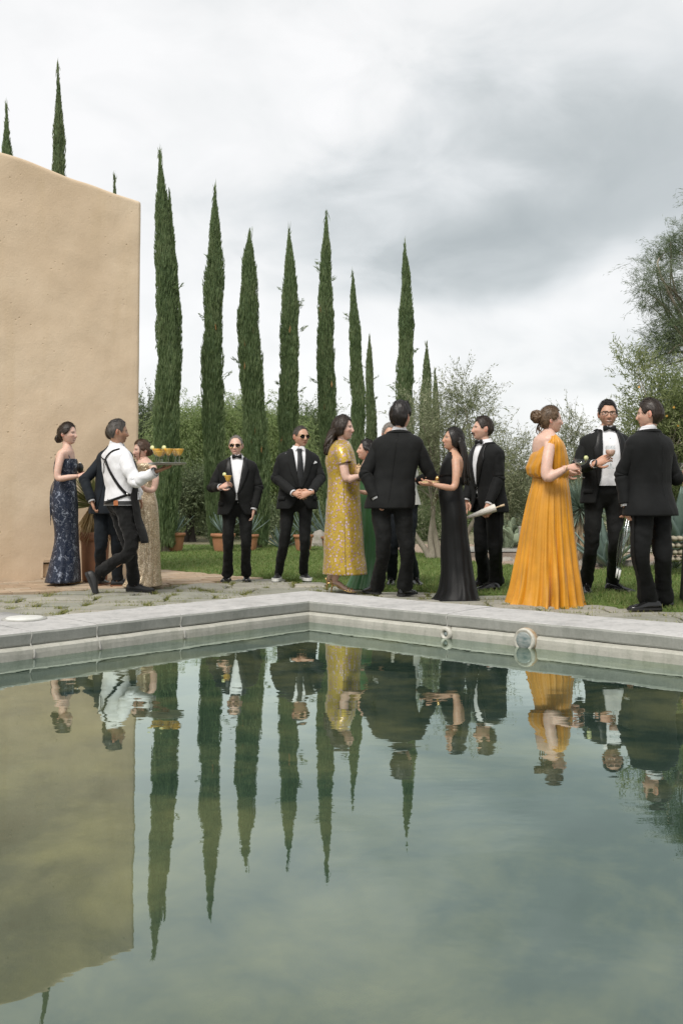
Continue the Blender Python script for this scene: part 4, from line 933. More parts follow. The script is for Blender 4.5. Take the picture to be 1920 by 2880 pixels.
H_GREY = hair_mat('short grey hair', (0.16, 0.14, 0.12), (0.38, 0.35, 0.32), .6); H_GREYD = hair_mat('dark greying hair', (0.035, 0.03, 0.027), (0.13, 0.115, 0.10), .5)
def mat_skin():
    m, nt = new_mat('skin'); a = N(nt, 'ShaderNodeAttribute'); a.attribute_name = 'tint'; v = coords(nt)
    f = noise_tex(nt, v, 30, 4, .6); c = mixc(nt, 1.0, a.outputs['Color'], ramp(nt, f, [(.3, (.90, .87, .86)), (.7, (1.06, 1.05, 1.05))]), 'MULTIPLY')
    finish(nt, c, .5, noise_tex(nt, v, 260, 3), .12, .002, Subsurface_Weight=.12, Subsurface_Radius=(.012, .005, .003), Subsurface_Scale=.5); return m
M_SKIN = mat_skin()
PALE, FAIR, TAN, BROWN = (0.66, 0.44, 0.35), (0.62, 0.39, 0.29), (0.54, 0.32, 0.22), (0.42, 0.24, 0.155)

def remesh(mb, voxel, smooth=6):
    me = bpy.data.meshes.new('tmp'); me.from_pydata([tuple(v) for v in np.concatenate(mb.v)], [], mb.f); me.update()
    o = bpy.data.objects.new('tmp', me); COL.objects.link(o)
    r = o.modifiers.new('r', 'REMESH'); r.mode = 'VOXEL'; r.voxel_size = voxel
    s = o.modifiers.new('s', 'SMOOTH'); s.factor = .5; s.iterations = smooth
    bpy.context.view_layer.update(); ev = o.evaluated_get(bpy.context.evaluated_depsgraph_get()).to_mesh()
    V = np.zeros(len(ev.vertices) * 3); ev.vertices.foreach_get('co', V); Fq = [tuple(p.vertices) for p in ev.polygons]
    bpy.data.objects.remove(o); bpy.data.meshes.remove(me); return V.reshape(-1, 3), Fq
def wrinkle(o, amp, scale=7.0, stretch=(1, 1, .5), seed=0.0):
    me = o.data; n = len(me.vertices); co = np.zeros(n * 3); me.vertices.foreach_get('co', co); co = co.reshape(-1, 3)
    nn = np.zeros(n * 3); me.vertices.foreach_get('normal', nn); nn = nn.reshape(-1, 3); st = np.array(stretch)
    k = np.array([mnoise.noise(Vector(p * st * scale) + Vector((seed, 0, 0))) + .5 * mnoise.noise(Vector(p * st * scale * 2.3) + Vector((0, seed, 3))) for p in co])
    me.vertices.foreach_set('co', (co + nn * (k * amp)[:, None]).ravel()); me.update()

def rot_frame(yaw, pitch=0.0, roll=0.0):
    y = math.radians(yaw); p = math.radians(pitch); r = math.radians(roll)
    f = np.array([math.sin(y), -math.cos(y), 0.0]); l = np.array([math.cos(y), math.sin(y), 0.0])
    f2 = f * math.cos(p) + ZUP * math.sin(p); u = np.cross(l, f2) * 1.0
    if u[2] < 0: u = -u
    l2 = l * math.cos(r) + u * math.sin(r); u2 = u * math.cos(r) - l * math.sin(r)
    return l2, f2, u2
AX, AY, AZ = 0.078, 0.097, 0.115
NT, NP = 84, 92
def head_base():
    th = np.linspace(0.03, np.pi - .03, NT); th = th + .16 * np.sin(2 * th) * -1 * .5
    t = np.linspace(-np.pi, np.pi, NP, endpoint=False); ph = t - .42 * np.sin(t)
    TH, PH = np.meshgrid(th, ph, indexing='ij')
    nx, ny, nz = np.sin(TH) * np.sin(PH), np.sin(TH) * np.cos(PH), np.cos(TH)
    x, y, z = AX * nx, AY * ny, AZ * nz; u = nz; q = np.clip(-u, 0, 1)
    x = np.sign(x) * AX * np.abs(nx) ** .92; x = x * (1 - .23 * q ** 1.6)
    y = np.where(y < 0, y * (1.06 - .52 * q ** 1.2), y * (1 - .04 * q ** 2)); y = y + .030 * q ** 2
    return x, y, z, u, ny, PH
def sstep(a, b, x): t = np.clip((x - a) / (b - a), 0, 1); return t * t * (3 - 2 * t)
def head_geo(skin, fem=False, brow=(0.05, .03, .02), stub=0.0, smile=0.0, lips=None, mous=None, open_=0.0, nose=1.0):
    x, y, z, u, ny, PH = head_base(); fr = sstep(.05, .5, ny)
    if fem: x = x * (.97 - .08 * np.clip(-u, 0, 1))
    g = lambda cx, cu, sx, su: np.exp(-((np.abs(x) - cx) / sx) ** 2 - ((u - cu) / su) ** 2)
    g0 = lambda cu, sx, su: np.exp(-(x / sx) ** 2 - ((u - cu) / su) ** 2)
    A = np.interp(u, [-.45, -.40, -.32, -.24, -.05, .12, .22], [0, .013, .024, .022, .011, .004, 0]) * nose * (.9 if fem else 1)
    sg = .0085 + .0065 * sstep(.0, -.3, u)
    dy = A * np.exp(-(x / sg) ** 2)
    dy = dy - .010 * g(.031, .03, .015, .09) + .005 * g(.028, .19, .022, .06) * (0.4 if fem else 1) + .005 * g(.044, -.22, .018, .16)
    dy = dy + .0065 * g0(-.585, .021, .075) - .004 * g0(-.665, .02, .03) + .010 * g0(-.86, .022, .12) - .004 * g0(-.47, .012, .04)
    dy = dy - .005 * g0(-.60, .03, .018) * open_
    y = y + dy * fr; x = x + np.sign(x) * fr * .003 * g(.05, -.2, .02, .15)
    V = np.stack([x, y, z], -1).reshape(-1, 3)
    sk = np.array([*skin, 1.0]); Cc = np.tile(sk, (NT, NP, 1))
    def mixin(mask, col):
        m = np.clip(mask, 0, 1)[..., None] * fr[..., None]; c = np.array([*col, 1.0]); Cc[:] = Cc * (1 - m) + c * m
    red = (min(1, skin[0] * 1.08), skin[1] * .80, skin[2] * .78)
    mixin(.45 * g(.045, -.28, .022, .16), red); mixin(.35 * g0(-.3, .014, .1), red)
    if stub: mixin(stub * sstep(-.30, -.45, u) * (1 - .6 * g0(-.58, .02, .05)), tuple(c * .45 for c in skin))
    lc = lips or (skin[0] * .80, skin[1] * .52, skin[2] * .52)
    curve = u + .585 - smile * (np.abs(x) / .024) ** 2 * .05
    wl = .026 + .005 * smile
    mixin(.95 * sstep(wl, wl * .75, np.abs(x)) * sstep(.075, .04, np.abs(curve)), lc)
    if smile > .4: mixin(.9 * sstep(wl * .8, wl * .55, np.abs(x)) * sstep(.034, .016, np.abs(curve + .005)), (.75, .72, .68))
    if open_: mixin(open_ * sstep(.017, .012, np.abs(x)) * sstep(.05, .025, np.abs(u + .59)), (.08, .03, .03))
    mixin(.9 * sstep(.008, .003, np.abs(curve)) * sstep(wl, wl * .8, np.abs(x)) * (0 if smile > .4 else 1), tuple(c * .35 for c in skin))
    ex = np.abs(x) - .0315; e = (ex / .0135) ** 2 + ((u - .035) / .055) ** 2
    mixin(.85 * sstep(1.9, 1.0, e) * sstep(-.04, .05, u - .0), tuple(c * .38 for c in skin))
    mixin(sstep(1.0, .75, e), (.62, .60, .57)); mixin(sstep(.0066, .0048, np.sqrt(ex ** 2 + ((u - .035) * AZ) ** 2)), (.02, .014, .01))
    mixin(.9 * sstep(1.6, 1.0, e) * sstep(.055, .075, u) , (.03, .02, .015) if fem else tuple(c * .5 for c in skin))
    bw = .024 if fem else .036
    mixin(.9 * sstep(.021, .016, np.abs(np.abs(x) - .033)) * sstep(bw, bw * .5, np.abs(u - .195 + .10 * ((np.abs(x) - .028) / .03) ** 2)), brow)
    if mous: mixin(.95 * sstep(.030, .022, np.abs(x)) * sstep(.055, .035, np.abs(u + .485)), mous)
    Fc = grid_faces(NT, NP, True, True, True)
    mb = MB(); mb.add(V, Fc, Cc.reshape(-1, 4))
    for s in (-1, 1):                                       # ears
        a = math.radians(18) * s; R = np.array([[math.cos(a), -math.sin(a), 0], [math.sin(a), math.cos(a), 0], [0, 0, 1]])
        V, Fc = ellipsoid((s * (AX + .002), -.012, -.003), (.0075, .019, .031), 12, 9, R); mb.add(V, Fc, [*red, 1])
        V, Fc = ellipsoid((s * (AX + .008), -.010, .0), (.004, .010, .018), 10, 7, R); mb.add(V, Fc, [*[c * .75 for c in skin], 1])
    return mb
def hair_cap(thick=.012, line=None, streak=.002, crown=.0, seed=0, part=None, front=.0):
    """hair as a shell on the skull; line: [(angle from front, lowest height)]"""
    x, y, z, u, ny, PH = head_base(); ap = np.abs(PH)
    line = line or [(0, .60), (.5, .58), (.8, .42), (1.0, .22), (1.18, -.02), (1.36, -.05), (1.5, .16), (1.8, .14), (1.95, -.25), (2.3, -.55), (3.2, -.60)]
    thr = np.interp(ap, [p[0] for p in line], [p[1] for p in line])
    k = sstep(-.03, .13, u - thr)
    sn = np.array([[mnoise.noise(Vector((PH[i, j] * 9, u[i, j] * 1.5, seed))) for j in range(NP)] for i in range(NT)])
    sn2 = np.array([[mnoise.noise(Vector((x[i, j] * 30, y[i, j] * 30, z[i, j] * 30 + seed))) for j in range(NP)] for i in range(NT)])
    off = -.006 + k * (thick + .006) + k * (streak * sn + streak * 1.6 * sn2) + crown * sstep(.3, 1, u) * k + front * np.exp(-(PH / .7) ** 2) * k * sstep(.5, .8, u)
    n = np.stack([x / AX, y / AY, z / AZ], -1); n /= np.linalg.norm(n, axis=-1, keepdims=True)
    V = (np.stack([x, y, z], -1) + n * off[..., None]).reshape(-1, 3)
    keep = (k > 0).reshape(-1); Fc = [f for f in grid_faces(NT, NP, True, True) if any(keep[i] for i in f)]
    used = sorted({i for f in Fc for i in f}); mp = {v: i for i, v in enumerate(used)}
    return V[used], [tuple(mp[i] for i in f) for f in Fc]

class Person:
    def __init__(s, label, px, py, top, yaw, headpx, headyaw=None, pitch=0, roll=0, d=None, group=None, build=1.0, skin=FAIR, hcy=None):
        s.d = d or on(px, py, GZ)[1]; s.s = F / s.d; s.o = at(px, py, s.d); s.o[2] = GZ + .003
        s.px, s.py = px, py; s.H = at(px, top, s.d)[2] - GZ; s.k = s.H / 1.78; s.yaw = yaw; s.build = build; s.skin = skin
        s.l, s.f, _ = rot_frame(yaw); s.hyaw = yaw if headyaw is None else headyaw
        s.root = empty('person', s.o); tag(s.root, label, 'person', group)
        s.hl, s.hf, s.hu = rot_frame(s.hyaw, pitch, roll); s.hk = s.k * 1.01
        hp = at(headpx, top, s.d); s.hc = np.array([hp[0], hp[1], s.o[2] + s.H - AZ * s.hk - .012 * s.hk]) if hcy is None else at(headpx, hcy, s.d)
        s.skinmb = MB(); s.trunk = MB()
    def P(s, px, py, dy=0.0): return at(px, py, s.d + dy)
    def loc(s, lat, fwd, up): return s.o + s.l * lat + s.f * fwd + ZUP * up
    def hp(s, V): V = np.asarray(V) * s.hk; return s.hc + V[:, 0:1] * s.hl + V[:, 1:2] * s.hf + V[:, 2:3] * s.hu
    def head(s, **kw):
        mb = head_geo(s.skin, **kw)
        n = 0
        for v, c in zip(mb.v, mb.c): pass
        V = s.hp(np.concatenate(mb.v)); s.skinmb.add(V, mb.f); s.skinmb.c[-1] = np.concatenate(mb.c)
    def part(s, name, V, Fc, mat, parent=None, smooth=True): return make_obj(name, V, Fc, mat, parent or s.root, smooth)
    def hair(s, mat, flow=(0, -.7, -.55), nst=1500, slen=.036, lift=.10, **kw):
        V, Fc = hair_cap(**kw); s.hairobj = s.part('hair', s.hp(V), Fc, mat)
        f_ = [f for f in Fc if len(f) == 4]; pick = rq.integers(0, len(f_), nst); C = np.array([V[list(f_[i])].mean(0) for i in pick]) + rq.normal(0, .003, (nst, 3))
        n = C / np.array([AX, AY, AZ]) ** 2; n /= np.linalg.norm(n, axis=1, keepdims=True)
        d = np.array(flow) + rq.normal(0, .16, (nst, 3)) + np.where(C[:, :1] > 0, 1, -1) * np.array([[.35, 0, 0]]); d = d - n * (d * n).sum(1, keepdims=True); d /= np.linalg.norm(d, axis=1, keepdims=True)
        inside = np.linalg.norm(C / np.array([AX, AY, AZ]), axis=1) > 1.01; C, n, d = C[inside], n[inside], d[inside]; m = len(C)
        d = d + n * rq.uniform(0, lift, (m, 1)); ln = rq.uniform(.6, 1.3, m) * slen; W_, Q = leaf_cards(C + n * .0025, d, n, ln, np.full(m, .0026), rq)
        make_obj('strands', s.hp(W_), Q, mat, s.hairobj)
        k_ = rq.integers(0, m, 110); W_, Q = leaf_cards(C[k_] + n[k_] * .006, d[k_] + n[k_] * rq.uniform(.15, .7, (110, 1)) + rq.normal(0, .2, (110, 3)), n[k_], rq.uniform(.02, .05, 110), np.full(110, .0012), rq)
        make_obj('flyaways', s.hp(W_), Q, mat, s.hairobj); return s.hairobj
    def headmb(s, mb, name, mat, parent=None): return s.part(name, s.hp(np.concatenate(mb.v)), mb.f, mat, parent)
    def hand(s, wrist, d, n, thumb=1, curl=.35, size=1.0, spread=.06, thumb_in=.3, curls=None):
        """palm and five fingers: d along the hand, n out of the back of the hand, thumb=+1/-1 side"""
        d = unit(d); n = unit(np.asarray(n) - d * np.dot(n, d)); t = np.cross(d, n) * thumb; z = size * s.k
        W = lambda x, y, zz: np.asarray(wrist) + (t * x + d * y + n * zz) * z
        col = [*[c * m for c, m in zip(s.skin, (1.0, .93, .90))], 1]
        sec = [(-.045, .0, .024, .020), (.0, .0, .026, .018), (.03, .004, .036, .018), (.065, .002, .042, .016), (.092, -.001, .041, .013), (.10, -.001, .036, .008)]
        a = np.linspace(0, 2 * np.pi, 14, endpoint=False); V = []
        for y_, x_, w_, h_ in sec: V += [W(x_ + math.cos(q) * w_, y_, math.sin(q) * h_ - .003 * (y_ > .05)) for q in a]
        s.skinmb.add(V, grid_faces(len(sec), 14, True, True, True), col)
        base = [(.029, .090, .070), (.010, .094, .080), (-.010, .092, .074), (-.028, .086, .056)]
        for i, (bx, by, ln) in enumerate(base):
            cu = curl if curls is None else curls[i]; ang = cu * .5; p = np.array([bx, by - .012, -.002]); pts = [p.copy()]; sp = spread * (1.5 - i) * .6
            for seg in (.45, .32, .23):
                p = p + ln * seg * np.array([sp, math.cos(ang), -math.sin(ang)]) + (np.array([0, .010, 0]) if len(pts) == 1 else 0); pts.append(p.copy()); ang += cu * 1.15
            s.skinmb.add(*tube([W(*q) for q in pts], np.array([.0095, .0092, .0082, .0058]) * z, 8, 9, ref=n), col)
        p = np.array([.026, .018, -.008]); pts = [p]
        for seg, (dx, dy_, dz) in ((.038, (.72, .62, -.25)), (.032, (.42 - thumb_in, .85, -.35)), (.026, (.2 - thumb_in * 1.3, .9, -.42))):
            p = p + seg * unit((dx, dy_, dz)); pts.append(p)
        s.skinmb.add(*tube([W(*q) for q in pts], np.array([.015, .0125, .0105, .007]) * z, 8, 9, ref=n), col)
    def skin_limb(s, pts, rad, n=18, flat=1.0): s.trunk.add(*tube(pts, np.asarray(rad) * s.k, 14, n, ref=s.f + .01, flat=flat))
    def finish_body(s, voxel=.014, smooth=6):
        if s.trunk.n:
            V, Fc = remesh(s.trunk, voxel, smooth); s.skinmb.add(V, Fc, [*s.skin, 1])
        o = s.skinmb.build('body', M_SKIN, s.root, True, True); return o

    # ---------------- menswear
    def torso_setup(s, pel=(0, 0), neck=None, tw=1.0, belly=0.0):
        """ring table of the clothed torso; neck: (px, dy) where the neck base sits"""
        k = s.k; b = s.build * tw
        s.tz = np.array([.44, .48, .53, .60, .66, .72, .765, .79, .806, .820, .833, .846, .858]) * s.H
        s.tw = np.array([.206, .205, .198, .186, .194, .211, .222, .220, .207, .178, .132, .088, .066]) * k * b
        s.tf = np.array([.140, .142, .138, .132 + belly, .140 + belly * .7, .142, .126, .110, .097, .084, .073, .064, .058]) * k * b
        s.tb = np.array([.140, .145, .138, .115, .118, .126, .128, .122, .112, .098, .084, .072, .062]) * k * b
        p0 = s.o + s.l * pel[0] + s.f * pel[1]
        n = s.hc - s.hf * .02 if neck is None else at(neck[0], s.py, s.d + neck[1])
        s.p0 = p0[:2]; s.p1 = n[:2]
    def tcen(s, z): t = np.clip((z - .5 * s.H) / (.36 * s.H), -.2, 1.1); return s.p0 + (s.p1 - s.p0) * t
    def torso(s, phi, z, off=0.0):
        w, df, db = np.interp(z, s.tz, s.tw) + off, np.interp(z, s.tz, s.tf) + off, np.interp(z, s.tz, s.tb) + off
        sn, cs = math.sin(phi), math.cos(phi); la = w * math.copysign(abs(sn) ** .88, sn); fw = (df if cs > 0 else db) * math.copysign(abs(cs) ** .9, cs)
        c = s.tcen(z); return np.array([c[0], c[1], s.o[2] + z]) + s.l * la + s.f * fw
    def shell(s, z0, z1, open_, nz=44, nph=60, off=0.0, flare=0.0):
        """open shell round the torso; open_(z) = half width of the front opening in metres"""
        V = []
        for z in np.linspace(z0, z1, nz):
            w = np.interp(z, s.tz, s.tw); o = open_(z); p0 = math.asin(min(.98, max(o, .002) / w)) if o > 0 else .01
            for ph in np.linspace(p0, 2 * np.pi - p0, nph):
                V.append(s.torso(ph, z, off + flare * sstep(z0 + .25 * s.H * .5, z0, z)))
        return np.array(V), grid_faces(nz, nph, False)
    def jacket(s, mat, lapm=None, button=.585, hem=.445, top_open=.055, cut=.085, arms=True, lapel=True, openw=None, flare=.008, vent=False):
        H = s.H; zb = button * H
        def op(z):
            if openw is not None: return np.interp(z / H, [p[0] for p in openw], [p[1] for p in openw])
            if z > zb: return .004 + (top_open * s.k) * ((z - zb) / (.845 * H - zb)) ** .85
            return .004 + cut * s.k * max(0, (zb - z) / (zb - hem * H)) ** 2.2
        s.op = op
        V, Fc = s.shell(hem * H, .846 * H, op, 46, 64, .010, flare)
        mb = MB(); mb.add(V, Fc); o = mb.build('jacket', mat, s.root); s.jk = o
        wrinkle(o, .009, 6, (1.1, 1.1, .7), s.px); wrinkle(o, .003, 17, (1, 1, .7), s.px + 5)
        so = o.modifiers.new('solid', 'SOLIDIFY'); so.thickness = .008; so.offset = -1
        lm = lapm or mat
        if lapel:
            for sd in (1, -1):
                V = []; zs = np.linspace(zb, .842 * H, 22); nx = 7
                for z in zs:
                    t = (z - zb) / (.842 * H - zb); w = np.interp(z, s.tz, s.tw)
                    lw = np.interp(t, [0, .15, .45, .70, .72, .86, 1], [.006, .03, .062, .078, .060, .048, .036]) * s.k
                    o0 = max(op(z), .004)
                    for q in np.linspace(-.003, lw, nx):
                        ph = math.asin(min(.97, max(o0 + q, 0.001) / w)); V.append(s.torso(sd * ph, z, .0165 + .004 * math.sin(np.clip(q / lw, 0, 1) * 3.14)))
                lo = s.part('lapel', np.array(V), grid_faces(22, nx, False), lm, o); m_ = lo.modifiers.new('solid', 'SOLIDIFY'); m_.thickness = .004; m_.offset = 0
        # collar round the neck
        V = []; nz = 5; nph = 40
        for i, t in enumerate(np.linspace(0, 1, nz)):
            for ph in np.linspace(.75, 2 * np.pi - .75, nph):
                b = .5 - .5 * math.cos(ph); z = (.842 + .012 * t * (0.4 + b)) * H; V.append(s.torso(ph, z, .014 + .010 * math.sin(t * 3.1) - .004 * t))
        co = s.part('collar', np.array(V), grid_faces(nz, nph, False), lm if lapm is None else mat, o)
        m_ = co.modifiers.new('solid', 'SOLIDIFY'); m_.thickness = .006
        if vent:
            V = [s.torso(math.pi + dx, z, .012 + flare * sstep(hem * H + .2, hem * H, z)) for z in np.linspace(hem * H + .005, .56 * H, 10) for dx in (-.012, .012)]
            s.part('vent', np.array(V), grid_faces(10, 2, False), M_SATINB, o)
    def sleeve(s, side, elbow, wrist, mat, cuff=None, rk=1.0, name='sleeve', parent=None, short=None, wr=.042):
        k = s.k * s.build; w = np.interp(.785 * s.H, s.tz, s.tw); c = s.tcen(.785 * s.H)
        sh = np.array([c[0], c[1], s.o[2] + .772 * s.H]) + s.l * side * (w - .052 * k); s0 = np.array([c[0], c[1], s.o[2] + .790 * s.H]) + s.l * side * (w - .12 * k)
        elbow = np.asarray(elbow); wrist = np.asarray(wrist)
        m1 = sh + (elbow - sh) * .5; m2 = elbow + (wrist - elbow) * .55; e1 = elbow + (sh - elbow) * .16; e2 = elbow + (wrist - elbow) * .16
        pts = [s0, sh, m1, e1, elbow, e2, m2, wrist]; r = np.array([.050, .060, .056, .052, .051, .050, .045, wr]) * k * rk
        def fold(t, a): return 1 + .085 * np.sin(t * 46 + 1.5 * np.cos(a) + side) * math.exp(-((t - .6) / .16) ** 2) + .03 * np.sin(t * 23 + 2 * np.cos(a + 1)) * (t > .2)
        V, Fc = tube(pts, r, 20, 52, ref=s.f + .05 * s.l, cap=False, fold=fold)
        o = s.part(name, V, Fc, mat, parent); wrinkle(o, .007, 10, (1, 1, 1.2), s.px + side); so = o.modifiers.new('solid', 'SOLIDIFY'); so.thickness = .004
        d = unit(wrist - m2)
        if cuff is not None:
            V, Fc = tube([wrist - d * .05, wrist, wrist + d * .018], [wr * .80 * k, wr * .80 * k, wr * .78 * k], 18, cap=False); c_ = s.part('cuff', V, Fc, cuff, parent or o); c_.modifiers.new('solid', 'SOLIDIFY').thickness = .003
        s.skin_limb([sh, e1, elbow, e2, wrist + d * .02], [.036, .030, .028, .028, .026]); return o
    def shirt(s, mat, collar=True, z0=.56):
        V = []; nz = 30; nph = 48
        for z in np.linspace(z0 * s.H, .862 * s.H, nz):
            for ph in np.linspace(0, 2 * np.pi, nph, endpoint=False): V.append(s.torso(ph, z, .0))
        o = s.part('shirt', np.array(V), grid_faces(nz, nph, True), mat); s.sh_o = o
        if collar:
            V = []; nz = 6; nph = 44
            for t in np.linspace(0, 1, nz):
                for ph in np.linspace(.10, 2 * np.pi - .10, nph):
                    b = .5 - .5 * math.cos(ph); c = s.tcen(.858 * s.H); r = (.062 + .006 * math.sin(t * 3)) * s.k * (1 - .05 * t)
                    z = (.848 + .006 * b + .024 * t * (.75 + .25 * b)) * s.H
                    V.append(np.array([c[0], c[1], s.o[2] + z]) + s.l * r * math.sin(ph) + s.f * r * 1.02 * math.cos(ph))
            co = s.part('collar', np.array(V), grid_faces(nz, nph, False), mat, o); co.modifiers.new('solid', 'SOLIDIFY').thickness = .004
            for sd in (1, -1):
                a = [s.torso(sd * p_, z * s.H, .012) for p_, z in ((.12, .866), (.75, .866), (.30, .836), (.12, .852))]
                w_ = s.part('collar_wing', np.array(a), [(0, 1, 2, 3)], mat, o, False); w_.modifiers.new('solid', 'SOLIDIFY').thickness = .003
        return o
    def bow(s, mat):
        c = s.torso(0, .853 * s.H, .022); root = s.part('bow_tie', *ellipsoid(c, (.011, .011, .013), 12, 8), mat)
        mb = MB()
        for sd in (1, -1):
            pts = [c, c + s.l * sd * .018 * s.k, c + s.l * sd * .042 * s.k, c + s.l * sd * .060 * s.k]
            mb2 = tube(pts, np.array([.008, .017, .027, .024]) * s.k, 14, 8, ref=s.f, flat=.35)
            s.part('wing', *mb2, mat, root)
    def necktie(s, mat, z0=.60):
        V = []; n = 24
        for i, z in enumerate(np.linspace(.850 * s.H, z0 * s.H, n)):
            t = i / (n - 1); hw = np.interp(t, [0, .06, .1, 1], [.020, .022, .017, .036]) * s.k; w = np.interp(z, s.tz, s.tw)
            for q in (-1, -.5, 0, .5, 1): V.append(s.torso(math.asin(q * hw / w), z, .008 + .004 * (1 - q * q) + .006 * math.exp(-t * 18)))
        o = s.part('necktie', np.array(V), grid_faces(n, 5, False), mat); o.modifiers.new('solid', 'SOLIDIFY').thickness = .004
    def trousers(s, mat, legs, rk=1.0, waist=.615, hem=.062, pelw=1.0, stripe=None):
        """legs: {side: (knee, ankle)} world points"""
        H = s.H; k = s.k * s.build; mb = MB(); V = []
        for z, w, df, db in ((.60, .145, .095, .085), (.585, .155, .102, .095), (.55, .176, .116, .122), (.52, .184, .116, .130), (.49, .176, .098, .120), (.465, .150, .076, .098), (.45, .10, .05, .06)):
            c = s.tcen(z * H)
            for ph in np.linspace(0, 2 * np.pi, 36, endpoint=False):
                cs = math.cos(ph); V.append(np.array([c[0], c[1], s.o[2] + z * H]) + s.l * w * k * pelw * math.sin(ph) + s.f * (df if cs > 0 else db) * k * cs)
        Vh, Fh = np.array(V), grid_faces(7, 36, True, True, True)
        tm = MB(); tm.add(Vh, Fh); c = s.tcen(.5 * H); stripes = []
        for sd, (kn, an) in legs.items():
            hipj = np.array([c[0], c[1], s.o[2] + .525 * H]) + s.l * sd * .090 * k * pelw
            kn, an = np.asarray(kn), np.asarray(an)
            pts = [hipj, hipj + (kn - hipj) * .35, kn, kn + (an - kn) * .55, an]
            def fold(t, a, sd=sd): return 1 + .035 * np.sin(t * 31 + 2.2 * np.cos(a + sd)) * (.35 + .9 * math.exp(-((t - .5) / .12) ** 2) + 1.3 * math.exp(-((t - .95) / .09) ** 2)) + .05 * np.maximum(0, np.cos(2 * (a - math.pi / 2))) ** 8
            V, Fc = tube(pts, np.array([.082, .079, .062, .056, hem * .90]) * k * rk, 26, 56, ref=s.f + .02 * s.l, flat=1.10, cap=True, fold=fold)
            tm.add(V, Fc)
            s.skin_limb([hipj, kn, an - ZUP * .02], [.055, .036, .034])
            if stripe:
                q = catmull(np.array(pts), 30); rr = catmull(np.array([.088, .088, .073, .066, hem]), 30)[:, 0] * k * rk + .004
                V = [q[i] + s.l * sd * rr[i] + s.f * x_ for i in range(30) for x_ in (-.012, 0, .012)]
                stripes.append(np.array(V))
        V, Fc = remesh(tm, .0115, 3); o = s.part('trousers', V, Fc, mat); s.tr = o
        wrinkle(o, .010, 7, (1.2, 1.2, .9), s.px); wrinkle(o, .005, 17, (1, 1, 1), s.px + 3)
        for V in stripes: s.part('side_stripe', V, grid_faces(30, 3, False), stripe, o)
    def shoe(s, heel_mid, dirn, up=None, mat=M_LEATHER, solem=M_SOLEB, size=1.0, sole=.018, laces=True, buckle=False):
        """shoe with its sole; heel_mid = point on the ground below the ankle"""
        d = unit(dirn); up = ZUP if up is None else unit(up); sd = np.cross(d, up); k = s.k * size
        W = lambda x, y, z: np.asarray(heel_mid) + (d * y + sd * x + up * z) * k
        sec = [(-.078, .010, .050), (-.070, .026, .072), (-.045, .035, .088), (0, .038, .095), (.045, .040, .088), (.08, .043, .072), (.115, .046, .056), (.15, .047, .047), (.18, .042, .041), (.203, .030, .034), (.216, .012, .026)]
        V = []; a = np.linspace(0, np.pi, 11)
        for y_, w_, h_ in sec:
            V += [W(math.cos(q) * w_ * (1 - .12 * math.sin(q)), y_, sole * .6 + math.sin(q) ** .8 * (h_ - sole * .6)) for q in a] + [W(0, y_, sole * .6)]
        o = s.part('shoe', np.array(V), grid_faces(len(sec), 12, True, True, True), mat)
        V = []
        for y_, w_, h_ in sec:
            w2 = w_ + .004; hz = sole + (.008 if y_ < .03 else 0)
            V += [W(-w2, y_ * 1.02, 0), W(w2, y_ * 1.02, 0), W(w2, y_ * 1.02, sole), W(-w2, y_ * 1.02, sole)]
        s.part('sole', np.array(V), grid_faces(len(sec), 4, True, True, True), solem, o, False)
        if laces:
            mb = MB()
            for i in range(3): y_ = .055 + i * .018; mb.add(*tube([W(-.024, y_, .080 - i * .006), W(0, y_ + .004, .090 - i * .008), W(.024, y_, .080 - i * .006)], .0032 * k, 6, 7))
            mb.build('laces', mat, o)
        if buckle: s.part('buckle', *tube([W(-.022, .075, .078), W(0, .078, .086), W(.022, .075, .078)], .004 * k, 8, 7), M_SILVER, o)
    def neck(s, rad=.052):
        c = s.tcen(.84 * s.H); s.trunk.add(*tube([(c[0], c[1], s.o[2] + .80 * s.H), (c[0], c[1], s.o[2] + .845 * s.H), s.hc - s.hf * .012 - s.hu * .06 * s.hk, s.hc - s.hf * .01], np.array([rad * 1.3, rad * 1.05, rad, rad]) * s.k, 16, 12))
        V = []
        for z in np.linspace(.50 * s.H, .845 * s.H, 16):
            for ph in np.linspace(0, 2 * np.pi, 24, endpoint=False): V.append(s.torso(ph, z, -.035 - .03 * sstep(.62, .56, z / s.H)))
        s.trunk.add(np.array(V), grid_faces(16, 24, True, True, True))
    def sunglasses(s, rim=M_GOLD):
        mb = None; root = None
        for sd in (1, -1):
            prof = []
            a = np.linspace(0, 2 * np.pi, 20, endpoint=False)
            out = np.array([[sd * .034 + .031 * math.cos(q) * (1 + .05 * math.sin(q)), .101 - .012 * abs(.0 + .9 * math.cos(q)) * (1 if math.cos(q) * sd > 0 else .2), .001 + (.027 if math.sin(q) < 0 else .019) * math.sin(q)] for q in a])
            V = np.vstack([out, out * np.array([1, 1, 1]) + np.array([0, -.004, 0]), [[sd * .033, .101, .002]]])
            Fc = grid_faces(2, 20, True) + [(i, (i + 1) % 20, 40) for i in range(20)]
            o = s.part('sunglasses' if root is None else 'lens', s.hp(V), Fc, M_LENSB, root)
            root = root or o
            s.part('rim', *tube(np.vstack([s.hp(out), s.hp(out[:1])]), .0011, 6), rim, root)
            s.part('temple', *tube(s.hp(np.array([[sd * .060, .090, .012], [sd * .074, .06, .014], [sd * .080, .0, .010], [sd * .078, -.02, 0]])), .0022, 6, 10), rim, root)
        s.part('bridge', *tube(s.hp(np.array([[-.010, .101, .012], [0, .104, .015], [.010, .101, .012]])), .002, 6, 7), rim, root)
